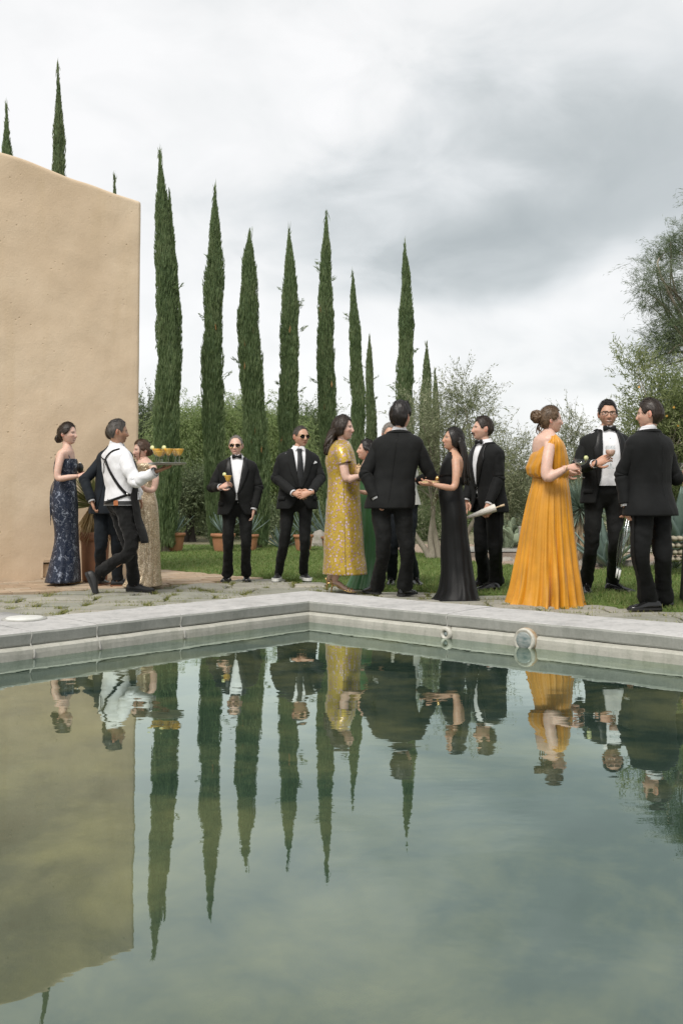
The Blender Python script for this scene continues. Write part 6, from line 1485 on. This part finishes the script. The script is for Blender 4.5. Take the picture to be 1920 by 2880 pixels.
p.hand(p.P(826, 1387, -.31), (.9, -.15, -.25), (-.1, -1, .25), -1, .55, 1.02, .03); p.hand(p.P(872, 1386, -.34), (-.9, -.1, -.25), (.1, -1, .3), 1, .55, 1.02, .03)
a = [p.torso(ph, z * p.H, .018) for ph, z in ((.62, .752), (.86, .760), (.84, .766), (.72, .772), (.66, .764))]; p.part('pocket_square', np.array(a), [(0, 1, 2, 3, 4)], M_SHIRT, p.jk, False).modifiers.new('solid', 'SOLIDIFY').thickness = .003
p.finish_body(.016)

# ================================================================== 8 woman in green
p = Person('woman in long emerald gown, mostly hidden behind the man seen from behind', 1026, 1652, 1238, -82, 1030, -85, 8, skin=FAIR)
p.torso_setup()
p.skin_rings([(1290, 1024, 1044, .055), (1302, 1018, 1052, .12), (1312, 1014, 1058, .16), (1335, 1010, 1060, .13), (1365, 1012, 1058, .11), (1420, 1010, 1064, .14)])
V, Fc = p.rings([(1318, 1008, 1062, .15), (1340, 1006, 1063, .14), (1365, 1010, 1060, .12), (1400, 1008, 1066, .145), (1450, 1006, 1068, .15), (1520, 1004, 1068, .155), (1590, 996, 1062, .19), (1630, 982, 1060, .25), (1652, 970, 1062, .30)], 96, 8, lambda t: .06 * sstep(.45, 1, t), n=64)
dr = p.part('dress', V, Fc, M_GREEN); dr.modifiers.new('solid', 'SOLIDIFY').thickness = .004
w1 = p.P(1006, 1382, -.2); p.skin_limb([p.P(1040, 1312, -.14), p.P(1044, 1350, -.2), p.P(1040, 1384, -.22), w1], [.044, .041, .035, .024]); p.hand(w1, (-1, -.1, .1), (0, -1, .3), -1, .5, .86)
w2 = p.P(1008, 1380, .15); p.skin_limb([p.P(1040, 1312, .14), p.P(1042, 1350, .2), p.P(1036, 1384, .2), w2], [.044, .041, .035, .024]); p.hand(w2, (-1, -.1, .1), (0, 1, .3), 1, .5, .86)
for dy in (-.07, .07): p.skin_limb([p.P(1036, 1420, dy), p.P(1034, 1520, dy), p.P(1030, 1640, dy)], [.075, .05, .03])
p.neck_to_head(p.P(1036, 1300, 0), .043); p.head(fem=True, lips=(.45, .18, .16)); p.hair(H_BLACK, thick=.022, line=WLINE, seed=8, streak=.008)
p.locks('curls', [[p.hc + p.hl * math.sin(a) * .08 - p.hf * .05 * abs(math.cos(a)) + ZUP * .02, p.hc + p.hl * math.sin(a) * .10 - p.hf * .075 - ZUP * .05, p.hc + p.hl * math.sin(a) * .095 - p.hf * .08 - ZUP * .13] for a in np.linspace(-1.6, 1.6, 18)], .016, H_BLACK, p.hairobj, wav=.014, freq=1.6)
p.finish_body(.010)
# ================================================================== 9 grey haired man behind
p = Person('grey haired man in pale shirt, hidden behind the man seen from behind', 1132, 1652, 1190, 8, 1096, 5, skin=TAN)
p.torso_setup(neck=(1104, 0)); p.shirt(M_SHIRTG, True, .50); p.trousers(M_NAVYSUIT, {1: (p.P(1150, 1530), ft(1165, 1646) + ZUP * .07), -1: (p.P(1104, 1530), ft(1101, 1646) + ZUP * .07)}, hem=.066)
p.shoe(ft(1166, 1647), (.3, -1, 0)); p.shoe(ft(1100, 1647), (-.15, -1, 0))
p.sleeve(-1, p.P(1041, 1345, .0), p.P(1050, 1415, -.1), M_SHIRTG, M_SHIRTG, .95, parent=p.sh_o); p.sleeve(1, p.P(1165, 1345, .05), p.P(1150, 1400, -.05), M_SHIRTG, M_SHIRTG, .95, parent=p.sh_o)
p.hand(p.P(1051, 1420, -.1), (.2, 0, -1), (-1, 0, 0), 1, .5); p.hand(p.P(1149, 1404, -.05), (-.2, 0, -1), (1, 0, 0), -1, .5)
p.neck(); p.head(brow=(.2, .17, .14)); p.hair(H_GREY, thick=.010, seed=5); p.finish_body(.016)

# ================================================================== 7 woman in yellow brocade
p = Person('dark haired woman in yellow floral brocade dress and gold heels', 955, 1668, 1170, 74, 964, 72, 2, skin=PALE)
p.torso_setup()
p.skin_rings([(1240, 950, 976, .06), (1252, 938, 982, .13), (1264, 930, 986, .165), (1290, 920, 994, .14), (1330, 924, 1004, .125), (1400, 922, 1006, .15)])
V, Fc = p.rings([(1240, 946, 978, .072), (1250, 934, 985, .140), (1260, 926, 989, .178), (1275, 919, 994, .178), (1300, 916, 1000, .165), (1330, 921, 1006, .150), (1352, 924, 1010, .148), (1385, 922, 1010, .160), (1430, 918, 1014, .180), (1480, 914, 1018, .19), (1540, 911, 1023, .205), (1590, 910, 1028, .22), (1614, 910, 1031, .225)], 100, 5, lambda t: .012 * sstep(.5, 1, t), n=70)
dr = p.part('dress', V, Fc, M_BROC); wrinkle(dr, .006, 7, (1, 1, .8), 6); dr.modifiers.new('solid', 'SOLIDIFY').thickness = .005
V, Fc = tube([p.P(955, 1256, -.10), p.P(958, 1268, -.16), p.P(966, 1290, -.20), p.P(970, 1304, -.21)], np.array([.045, .070, .066, .064]), 20, 16, cap=False); q = p.part('sleeve', V, Fc, M_BROC, dr); q.modifiers.new('solid', 'SOLIDIFY').thickness = .004
V, Fc = tube([p.P(962, 1256, .10), p.P(966, 1268, .16), p.P(976, 1290, .18), p.P(980, 1304, .18)], np.array([.045, .068, .064, .062]), 20, 14, cap=False); p.part('sleeve', V, Fc, M_BROC, dr)
seam = [p.P(965 + (y_ - 1340) * .025, y_, -(.155 + (y_ - 1340) * .00030)) for y_ in range(1335, 1616, 20)]; p.part('side_seam', *tube(seam, .0022, 6), simple_mat('brown piping', (.20, .12, .05), None, .6, 10), dr)
w1 = p.P(1012, 1339, -.22); p.skin_limb([p.P(959, 1268, -.14), p.P(966, 1306, -.21), p.P(974, 1346, -.24), p.P(996, 1344, -.24), w1], [.050, .048, .041, .037, .025])
w2 = p.P(1014, 1342, .05); p.skin_limb([p.P(966, 1268, .14), p.P(976, 1306, .18), p.P(986, 1346, .18), w2], [.048, .046, .040, .025])
p.hand(w1, (1, .2, .15), (0, -.9, .4), 1, .55, .88); p.hand(w2, (1, -.1, .1), (0, .9, .4), -1, .6, .88)
p.part('bracelet', *tube([p.P(1009, 1339, -.22) + np.array([0, math.cos(a) * .03, math.sin(a) * .03]) for a in np.linspace(0, 6.3, 18)], .004, 8), M_GOLD)
a1 = heel_sandal(p, (946, 1668), (1, -.22, 0), M_GOLD); a2 = heel_sandal(p, (932, 1662), (1, -.1, 0), M_GOLD)
p.skin_limb([p.P(962, 1420, -.08), p.P(962, 1530, -.08), p.P(948, 1600, -.05), a1 - ZUP * .01], [.085, .058, .050, .030]); p.skin_limb([p.P(958, 1420, .08), p.P(958, 1530, .08), p.P(937, 1596, .06), a2 - ZUP * .01], [.085, .058, .050, .030])
p.neck_to_head(p.P(962, 1247, 0), .046); p.head(fem=True, smile=.9, lips=(.50, .17, .15))
p.hair(H_BROWN if False else H_DARK, thick=.020, line=[(0, .70), (.5, .62), (.8, .36), (1.0, .10), (1.2, -.2), (1.45, -.6), (3.2, -.8)], seed=4, streak=.004)
pts = []
for i in range(46):
    a = rq.uniform(-1.9, 1.9); t0 = p.hc - p.hf * .055 * (abs(math.cos(a * .6)) + .3) + p.hl * .075 * math.sin(a) + ZUP * rq.uniform(-.02, .05)
    sp = rq.uniform(.6, 1.35); pts.append([t0, t0 - p.hf * .045 * sp - ZUP * .07, t0 - p.hf * .075 * sp - ZUP * .15 + p.hl * .03 * math.sin(a), t0 - p.hf * .07 * sp - ZUP * rq.uniform(.20, .27) + p.hl * .04 * math.sin(a)])
p.locks('wavy_hair', pts, .017, H_DARK, p.hairobj, wav=.016, freq=1.3); p.finish_body(.010)
cb = empty('clutch_bag', p.P(1014, 1328, -.08)); tag(cb, 'leopard print clutch held by the woman in yellow brocade', 'bag')
def mat_leopard():
    m, nt = new_mat('leopard print'); v = coords(nt); vo = nt.nodes.new('ShaderNodeTexVoronoi'); vo.inputs['Scale'].default_value = 48; L(nt, v, vo.inputs['Vector'])
    d_ = math_node(nt, 'ADD', vo.outputs['Distance'], math_node(nt, 'MULTIPLY', noise_tex(nt, v, 60, 2), .25)); c = ramp(nt, d_, [(.22, (.38, .20, .09)), (.30, (.04, .02, .012)), (.44, (.04, .02, .012)), (.50, (.55, .36, .20))]); finish(nt, c, .6); return m
V, Fc = ellipsoid((0, 0, 0), (.055, .10, .085), 20, 12); make_obj('pouch', V + p.P(1008, 1330, -.04), Fc, mat_leopard(), cb)
make_obj('clasp', *tube([p.P(1008, 1307, -.10), p.P(1009, 1304, -.04), p.P(1008, 1307, .02)], .006, 8, 8), M_GOLD, cb)

# ================================================================== 10 dark haired man seen from behind
p = man_std('dark haired man in black suit seen from behind, left hand in pocket', 1098, 1682, 1133, 172, 1126, 150, FAIR, M_BLACK,
    {-1: ((1144, 1545, .02), (1138, 1676)), 1: ((1078, 1545, 0), (1060, 1671))}, {1: ((1026, 1333, -.04), (1056, 1399, -.10)), -1: ((1214, 1342, .03), (1180, 1352, .35))},
    head={}, hair=dict(thick=.020, crown=.012, streak=.006, seed=3, line=[(0, .60), (.5, .58), (.8, .42), (1.0, .22), (1.18, -.02), (1.36, -.05), (1.5, .16), (1.8, .10), (1.95, -.35), (2.3, -.78), (3.2, -.82)]), hairm=H_BLACK, build=1.03, tie='', neck=(1124, .02), pel=(-.0, 0),
    shoes=dict(at=[(1, (1134, 1676), (.55, .8, 0)), (-1, (1055, 1671), (-.45, .9, 0))], mat=M_LEATHER), jk=dict(hem=.455), trk=dict(hem=.075, rk=1.08), sl=1.03, lapel=False)
p.hand(p.P(1056, 1400, -.10), (.3, .2, -1), (-1, -.2, 0), 1, .6); p.hand(p.P(1170, 1350, .36), (-.6, .8, 0), (0, .3, 1), -1, .5)
p.locks('fringe', [[p.hc + p.hf * rq.uniform(-.02, .06) + p.hl * rq.uniform(-.05, .05) + p.hu * .118, p.hc + p.hf * .03 + p.hl * rq.uniform(-.06, .06) + p.hu * .142, p.hc + p.hf * .09 + p.hl * rq.uniform(-.06, .06) + p.hu * .115] for i in range(22)], .010, H_BLACK, p.hairobj)
p.finish_body(.016)

# ================================================================== 12 man with moustache
p = man_std('man with moustache in black dinner suit, holding a folded white parasol', 1376, 1664, 1173, -62, 1357, -84, FAIR, M_BLACK2,
    {1: ((1392, 1540, -.08), (1394, 1660)), -1: ((1352, 1540, .10), (1362, 1655))}, {1: ((1402, 1345, -.18), (1374, 1415, -.28)), -1: ((1322, 1350, .15), (1310, 1405, .05))},
    pitch=6, head=dict(mous=(.10, .06, .04), brow=(.06, .04, .03)), hair=dict(thick=.010, crown=.010, seed=6), hairm=H_DARK, lapm=M_SATINB, build=1.03, neck=(1367, 0.0),
    shoes=dict(at=[(1, (1384, 1663), (-1, -.25, 0)), (-1, (1356, 1656), (-1, -.1, 0))], mat=M_LEATHER), jk=dict(button=.59, hem=.45), trk=dict(hem=.080, rk=1.05, stripe=M_SATINB))
p.hand(p.P(1373, 1417, -.29), (-.25, -.1, -1), (.3, -1, .1), -1, .85, 1.02, .03); p.hand(p.P(1310, 1408, .05), (-.2, .1, -1), (.2, 1, 0), 1, .6)
p.part('moustache', *tube(p.hp(np.array([[-.028, .088, -.062], [-.014, .106, -.054], [0, .111, -.052], [.014, .106, -.054], [.028, .088, -.062]])), [.003, .0065, .007, .0065, .003], 8, 14), H_DARK)
p.part('ring', *tube([p.P(1366, 1439, -.34) + np.array([math.cos(a) * .011, .0, math.sin(a) * .011]) for a in np.linspace(0, 6.3, 12)], .003, 6), M_GOLD)
p.finish_body(.016)
pr_ = empty('parasol', p.P(1340, 1447, -.30)); tag(pr_, 'folded white paper parasol held low by the man with moustache', 'parasol', 'folded umbrellas')
M_PAPER = simple_mat('white parasol paper', (.80, .77, .70), (.68, .65, .58), .8, 30, stretch=(1, 1, 3)); M_BAMBOO = simple_mat('pale bamboo', (.68, .52, .34), None, .5, 30)
A_, B_ = p.P(1313, 1456, -.31), p.P(1393, 1428, -.33); C_ = p.P(1418, 1420, -.34)
make_obj('canopy', *tube([A_, A_ + (B_ - A_) * .5, B_ - (B_ - A_) * .08, B_], [.012, .026, .036, .034], 18, 14, fold=lambda t, a: 1 + .12 * np.cos(9 * a)), M_PAPER, pr_)
make_obj('handle', *tube([B_ - (C_ - B_) * .2, B_ + (C_ - B_) * .45, B_ + (C_ - B_) * .5, C_], [.007, .007, .011, .011], 10), M_BAMBOO, pr_); make_obj('ferrule', *tube([A_ + (A_ - B_) * .05, A_ + (B_ - A_) * .03], [.008, .013], 10), M_BAMBOO, pr_)

# ================================================================== 11 woman in black satin
p = Person('woman in backless black satin gown with long straight hair', 1282, 1684, 1203, -78, 1274, -82, 10, skin=TAN)
p.torso_setup()
p.skin_rings([(1268, 1264, 1286, .055), (1280, 1258, 1294, .11), (1290, 1254, 1300, .155), (1310, 1246, 1304, .145), (1340, 1240, 1300, .12), (1370, 1240, 1297, .11), (1420, 1244, 1306, .13)])
V, Fc = p.rings([(1336, 1238, 1296, .122), (1352, 1236, 1300, .124), (1372, 1236, 1298, .116), (1390, 1234, 1301, .128), (1420, 1237, 1306, .150), (1450, 1240, 1310, .158), (1500, 1242, 1314, .155), (1560, 1242, 1322, .17), (1610, 1242, 1330, .20), (1655, 1236, 1338, .25), (1678, 1224, 1344, .29), (1686, 1214, 1347, .32)], 120, 7, lambda t: .085 * sstep(.28, 1, t), n=70)
dr = p.part('dress', V, Fc, M_BSAT); wrinkle(dr, .010, 6, (1, 1, .5), 7); dr.modifiers.new('solid', 'SOLIDIFY').thickness = .004
V, Fc = p.rings([(1272, 1262, 1284, .062), (1282, 1256, 1293, .105), (1292, 1250, 1299, .140), (1312, 1242, 1303, .145), (1340, 1237, 1300, .127)], 60, n=20, off=.007)
Fc = [f for k_, f in enumerate(Fc) if (30 + 5 - (k_ // 60) * .25) < k_ % 60 < (55 + (k_ // 60) * .25)]      # halter front, open at the back
q = p.part('halter', V, Fc, M_BSAT, dr); q.modifiers.new('solid', 'SOLIDIFY').thickness = .004
w1 = p.P(1216, 1362, -.24); p.skin_limb([p.P(1281, 1292, -.14), p.P(1282, 1330, -.19), p.P(1276, 1370, -.21), p.P(1248, 1369, -.24), w1], [.046, .043, .036, .033, .023]); p.hand(w1, (-1, -.05, -.05), (0, -.35, -1), 1, .3, .88)
w2 = p.P(1220, 1356, .05); p.skin_limb([p.P(1274, 1292, .14), p.P(1270, 1330, .18), p.P(1262, 1366, .16), w2], [.044, .041, .035, .023]); p.hand(w2, (-1, -.1, 0), (0, .4, -1), -1, .4, .88)
for dy in (-.07, .07): p.skin_limb([p.P(1275, 1420, dy), p.P(1276, 1540, dy), p.P(1282, 1660, dy)], [.08, .052, .03])
p.neck_to_head(p.P(1275, 1277, 0), .043); p.head(fem=True, smile=.5, open_=.3, lips=(.42, .14, .13)); p.hair(H_BLACK, thick=.016, line=[(0, .70), (.5, .62), (.8, .36), (1.0, .10), (1.2, -.2), (1.45, -.6), (3.2, -.9)], seed=14, streak=.0015)
pts = []
for i in range(70):
    a = rq.uniform(-1.75, 1.75); t0 = p.hc - p.hf * .06 * (abs(math.cos(a * .7)) + .15) + p.hl * .078 * math.sin(a) + ZUP * rq.uniform(-.02, .04); near = max(0, -math.sin(a) * 0 + abs(math.sin(a)))
    e_ = p.P(1302 + rq.normal(0, 9), rq.uniform(1340, 1366), .02 + .09 * math.sin(a) * (1 if p.hl[1] > 0 else -1)); pts.append([t0, t0 - p.hf * .035 - ZUP * .10, t0 * .45 + e_ * .55 - p.hf * .02, e_])
p.locks('long_hair', pts, .015, H_BLACK, p.hairobj, n=18); p.finish_body(.010)
cb = empty('clutch_bag', p.P(1206, 1356, -.1)); tag(cb, 'woven gold clutch held by the woman in black satin', 'bag')
mb = MB(); V, Fc = ellipsoid((0, 0, 0), (.10, .075, .016), 24, 8); make_obj('pouch', V + p.P(1207, 1357, -.12), Fc, simple_mat('woven gold', (.75, .58, .30), (.40, .29, .13), .35, 90, 110, 1.0, .01, Metallic=.5), cb); make_obj('clasp', *ellipsoid(p.P(1229, 1345, -.12), (.022, .03, .022), 12, 8), M_GOLD, cb)

# ================================================================== 13 woman in marigold
p = Person('woman in pleated marigold gown with curled updo, seen from behind', 1540, 1700, 1143, 112, 1546, 92, 2, skin=PALE, d=9.05)
p.torso_setup()
p.skin_rings([(1208, 1526, 1554, .058), (1222, 1512, 1562, .12), (1236, 1500, 1572, .165), (1262, 1496, 1580, .15), (1300, 1500, 1586, .125), (1340, 1506, 1590, .115), (1400, 1496, 1600, .15)])
V, Fc = p.rings([(1338, 1500, 1594, .118), (1346, 1498, 1595, .124), (1362, 1496, 1597, .140), (1400, 1486, 1602, .165), (1440, 1478, 1607, .185), (1490, 1470, 1612, .205), (1540, 1464, 1617, .225), (1590, 1456, 1622, .25), (1640, 1448, 1628, .28), (1675, 1440, 1632, .30), (1696, 1433, 1636, .315), (1705, 1428, 1640, .325)], 340, 22, lambda t: .016 + .12 * sstep(.06, 1, t), n=80, sharp=.6)
dr = p.part('dress', V, Fc, M_ORANGE); wrinkle(dr, .004, 5, (1, 1, .3), 8); dr.modifiers.new('solid', 'SOLIDIFY').thickness = .003
V, Fc = p.rings([(1224, 1538, 1562, .100), (1232, 1530, 1568, .150), (1248, 1521, 1580, .186), (1275, 1508, 1590, .178), (1305, 1498, 1596, .162), (1328, 1494, 1598, .150), (1340, 1498, 1595, .128), (1348, 1500, 1594, .118)], 160, 20, lambda t: .018 + .012 * math.sin(t * 3.1), n=36); q = p.part('bodice', V, Fc, M_ORANGE, dr); wrinkle(q, .006, 9, (1, 1, .4), 2); q.modifiers.new('solid', 'SOLIDIFY').thickness = .003
# draped cape over the back
rows = []
for t in np.linspace(0, 1, 26):
    py_ = 1226 + t * 116; xl = np.interp(t, [0, .15, .4, .7, .9, 1], [1536, 1516, 1490, 1477, 1482, 1500]); xr = np.interp(t, [0, .3, .7, 1], [1560, 1556, 1545, 1540])
    for j, a in enumerate(np.linspace(0, 1, 36)):
        fo = .010 * math.sin(a * 26 + t * 6) * (.3 + t); dyy = -.10 - .11 * math.sin(a * 2.4) * (.55 + .45 * math.sin(t * 2.6)) + .10 * (1 - a) ** 2; rows.append(p.P(xl + (xr - xl) * a, py_ + 10 * (1 - a) * math.sin(t * 3), dyy + fo))
q = p.part('draped_back', np.array(rows), grid_faces(26, 36, False), M_ORANGE, dr); q.modifiers.new('solid', 'SOLIDIFY').thickness = .004
V, Fc = p.rings([(1342, 1499, 1595, .122), (1352, 1497, 1596, .128)], 120, 20, lambda t: .012, n=6); p.part('waistband', V, Fc, M_ORANGE, dr)
p.part('shoulder_strap', *tube([p.P(1512, 1252, .16), p.P(1518, 1230, .17), p.P(1540, 1226, .14), p.P(1562, 1240, .10)], .008, 10, 12, flat=.5), M_ORANGE, dr)
w1 = p.P(1594, 1315, -.28); p.skin_limb([p.P(1546, 1252, -.15), p.P(1538, 1295, -.21), p.P(1536, 1342, -.24), p.P(1562, 1333, -.26), w1], [.050, .052, .047, .041, .026]); p.hand(w1, (1, .1, .12), (0, -.8, .5), 1, .5, .88)
w2 = p.P(1590, 1335, .12); p.skin_limb([p.P(1546, 1252, .15), p.P(1548, 1295, .21), p.P(1560, 1340, .22), w2], [.050, .048, .042, .025]); p.hand(w2, (1, -.2, .3), (0, .8, .5), -1, .4, .88)
p.part('bracelet', *tube([p.P(1590, 1316, -.28) + np.array([0.3 * math.sin(a) * .02, math.cos(a) * .029, math.sin(a) * .029]) for a in np.linspace(0, 6.3, 18)], .003, 8), M_GOLD)
for dy in (-.08, .08): p.skin_limb([p.P(1545, 1400, dy), p.P(1545, 1540, dy), p.P(1542, 1685, dy)], [.085, .055, .03])
p.neck_to_head(p.P(1536, 1226, 0), .044); p.head(fem=True, lips=(.45, .2, .18)); p.hair(H_BLOND, (0, -1, .15), lift=.08, thick=.015, line=WLINE, seed=21, streak=.003); bun(p, H_BLOND, (0, -.118, .035), .056, 30, 8, p.hairobj)
p.locks('loose_lock', [[p.hc - p.hf * .09 + p.hl * x_ - ZUP * .02, p.hc - p.hf * (.11 + .02 * x_ * 20) + p.hl * x_ - ZUP * .08, p.hc - p.hf * .085 + p.hl * x_ - ZUP * .15] for x_ in (-.04, -.02, .01, .03)], .006, H_BLOND, p.hairobj, wav=.012, freq=1.5)
p.finish_body(.010)
cocktail(p.P(1632, 1345, -.28), .172, 'shallow coupe with lime wheel held by the woman in marigold', .058, M_PALEW, True, 'coupe', group='cocktails in hands', lime_side=1, fill=.35)

# ================================================================== 14 man in glasses
p = man_std('smiling man in spectacles and open tuxedo holding a pink drink', 1702, 1676, 1127, 6, 1707, -8, TAN, M_BLACK,
    {1: ((1728, 1530, -.02), (1722, 1664)), -1: ((1662, 1530, -.02), (1646, 1668))}, {-1: ((1620, 1318, -.05), (1668, 1305, -.34)), 1: ((1790, 1330, .05), (1762, 1410, -.10))},
    head=dict(smile=1.0, stub=.55, brow=(.03, .02, .015)), hair=dict(thick=.009, crown=.008, seed=11, line=[(0, .62), (.35, .64), (.6, .66), (.85, .42), (1.0, .22), (1.18, -.05), (1.36, -.12), (1.5, .12), (1.8, .14), (1.95, -.25), (2.3, -.55), (3.2, -.60)]), hairm=H_BLACK, build=1.04, neck=(1710, 0),
    shoes=dict(at=[(1, (1722, 1666), (.8, -.6, 0)), (-1, (1646, 1669), (-.1, -1, 0))], mat=M_LEATHER), lapm=M_SATINB,
    jk=dict(hem=.47, openw=[(.44, .13), (.50, .115), (.55, .10), (.60, .082), (.70, .078), (.80, .068), (.85, .055)], button=.56), trk=dict(hem=.066, waist=.60))
p.spectacles()
p.hand(p.P(1672, 1304, -.35), (.85, -.1, .42), (-.25, -.85, .4), 1, .42, 1.02, .08); p.hand(p.P(1761, 1414, -.10), (-.1, -.1, -1), (1, 0, 0), -1, .7)
p.part('watch', *tube([p.P(1672, 1304, -.35) + np.array([math.sin(a) * .010, math.cos(a) * .030, math.sin(a) * .030]) for a in np.linspace(0, 6.3, 18)], .008, 8), M_LEATHER2)
for i in range(4): p.part('shirt_stud', *ellipsoid(p.torso(0.0, (.80 - .045 * i) * p.H, -.004), (.006, .006, .006), 8, 6), M_FRAME, p.sh_o)
p.finish_body(.016)
cocktail(p.P(1716, 1318, -.40), .215, 'stemmed glass of pink drink held by the man in spectacles', .044, M_PINK, False, 'wine', group='cocktails in hands', fill=.62)
for i, (x0, y0, x1, y1) in enumerate(((1757, 1500, 1731, 1626), (1763, 1500, 1738, 1630))):
    u_ = empty('clear_umbrella', p.P(x1, y1, -.15)); tag(u_, 'left folded clear umbrella hanging beside the legs of the man in spectacles' if i == 0 else 'right folded clear umbrella hanging beside the legs of the man in spectacles', 'umbrella', 'folded clear umbrellas')
    A_, B_ = p.P(x0 + 14, y0 - 95, -.14 - .03 * i), p.P(x1, y1, -.16 - .03 * i); k_ = lambda t: A_ + (B_ - A_) * t
    M_PLAST = M_TGLASS
    make_obj('canopy', *tube([k_(.30), k_(.45), k_(.7), k_(.88)], [.012, .034, .030, .012], 16, 14, fold=lambda t, a: 1 + .25 * np.cos(6 * a)), M_TGLASS, u_)
    make_obj('shaft', *tube([k_(0.05), k_(1.0)], .005, 8), M_SILVER, u_); make_obj('tip', *tube([k_(.88), k_(1.0)], [.011, .009], 10), M_SOLEW, u_)
    make_obj('handle', *tube([k_(-.02), k_(.08)], .012, 10), M_SOLEW, u_)

# ================================================================== 15 man at the right seen from behind
p = man_std('dark haired man in black tuxedo at the right, back to camera, hand in pocket', 1832, 1722, 1124, -148, 1826, -118, FAIR, M_BLACK2,
    {1: ((1800, 1560, -.05), (1822, 1714)), -1: ((1862, 1560, .02), (1866, 1712))}, {1: ((1746, 1335, -.02), (1757, 1418, -.06)), -1: ((1902, 1345, .10), (1870, 1330, .40))},
    head={}, hair=dict(thick=.014, crown=.006, seed=17, line=[(0, .60), (.5, .56), (.8, .42), (1.0, .25), (1.18, .0), (1.36, -.05), (1.5, .16), (1.8, .12), (1.95, -.30), (2.3, -.70), (3.2, -.76)]), hairm=H_DARK, build=1.06, tie='', neck=(1830, .0), belly=.02,
    shoes=dict(at=[(1, (1834, 1716), (-1, -.08, 0)), (-1, (1868, 1711), (-.75, .6, 0))], mat=M_LEATHER, laces=False, buckle=True), jk=dict(hem=.45, flare=.03), trk=dict(hem=.078, rk=1.08, stripe=M_SATINB), sl=1.03, lapel=False)
p.hand(p.P(1758, 1420, -.06), (.15, .1, -1), (-1, -.3, 0), -1, .6); p.hand(p.P(1868, 1330, .42), (-.6, .8, .1), (0, .3, 1), 1, .5)
p.part('watch', *tube([p.P(1757, 1421, -.06) + np.array([math.cos(a) * .034, math.sin(a) * .034, 0]) for a in np.linspace(0, 6.3, 18)], .005, 8), M_SILVER)
p.finish_body(.016)
# ================================================================== 16 woman mostly outside the frame
p = Person('woman in black at the right edge, only her hand and glass in view', 1990, 1690, 1190, -80, 1984, -85, skin=FAIR, d=9.0)
p.torso_setup()
p.skin_rings([(1258, 1976, 1998, .055), (1272, 1966, 2006, .12), (1284, 1960, 2014, .16), (1320, 1954, 2020, .13), (1360, 1958, 2012, .11), (1420, 1954, 2022, .14)])
V, Fc = p.rings([(1284, 1958, 2014, .16), (1300, 1950, 2020, .15), (1360, 1952, 2016, .12), (1420, 1934, 2030, .155), (1500, 1922, 2034, .17), (1600, 1918, 2040, .2), (1692, 1916, 2050, .26)], 80, 8, lambda t: .04 * sstep(.4, 1, t), n=50)
dr = p.part('dress', V, Fc, M_BSAT)
w1 = p.P(1918, 1330, -.2); p.skin_limb([p.P(1984, 1286, -.14), p.P(1984, 1325, -.2), p.P(1972, 1362, -.22), w1], [.044, .041, .035, .024]); p.hand(w1, (-1, -.05, .25), (0, -1, .3), -1, .7, .9)
w2 = p.P(1940, 1350, .2); p.skin_limb([p.P(1984, 1286, .14), p.P(1984, 1330, .2), p.P(1974, 1364, .2), w2], [.044, .041, .035, .024]); p.hand(w2, (-1, 0, 0), (0, 1, .3), 1, .5, .9)
p.neck_to_head(p.P(1986, 1268, 0), .043); p.head(fem=True); p.hair(H_DARK, thick=.016, line=WLINE); bun(p, H_DARK, (0, -.1, -.03), .045, 14, 2, p.hairobj)
heel_sandal(p, (1980, 1690), (-1, -.1, 0)); heel_sandal(p, (1990, 1686), (-1, .1, 0)); p.finish_body(.012)
cocktail(p.P(1908, 1356, -.22), .17, 'glass held at the right picture edge', .045, M_PALEW, False, 'wine', group='cocktails in hands', fill=.3)
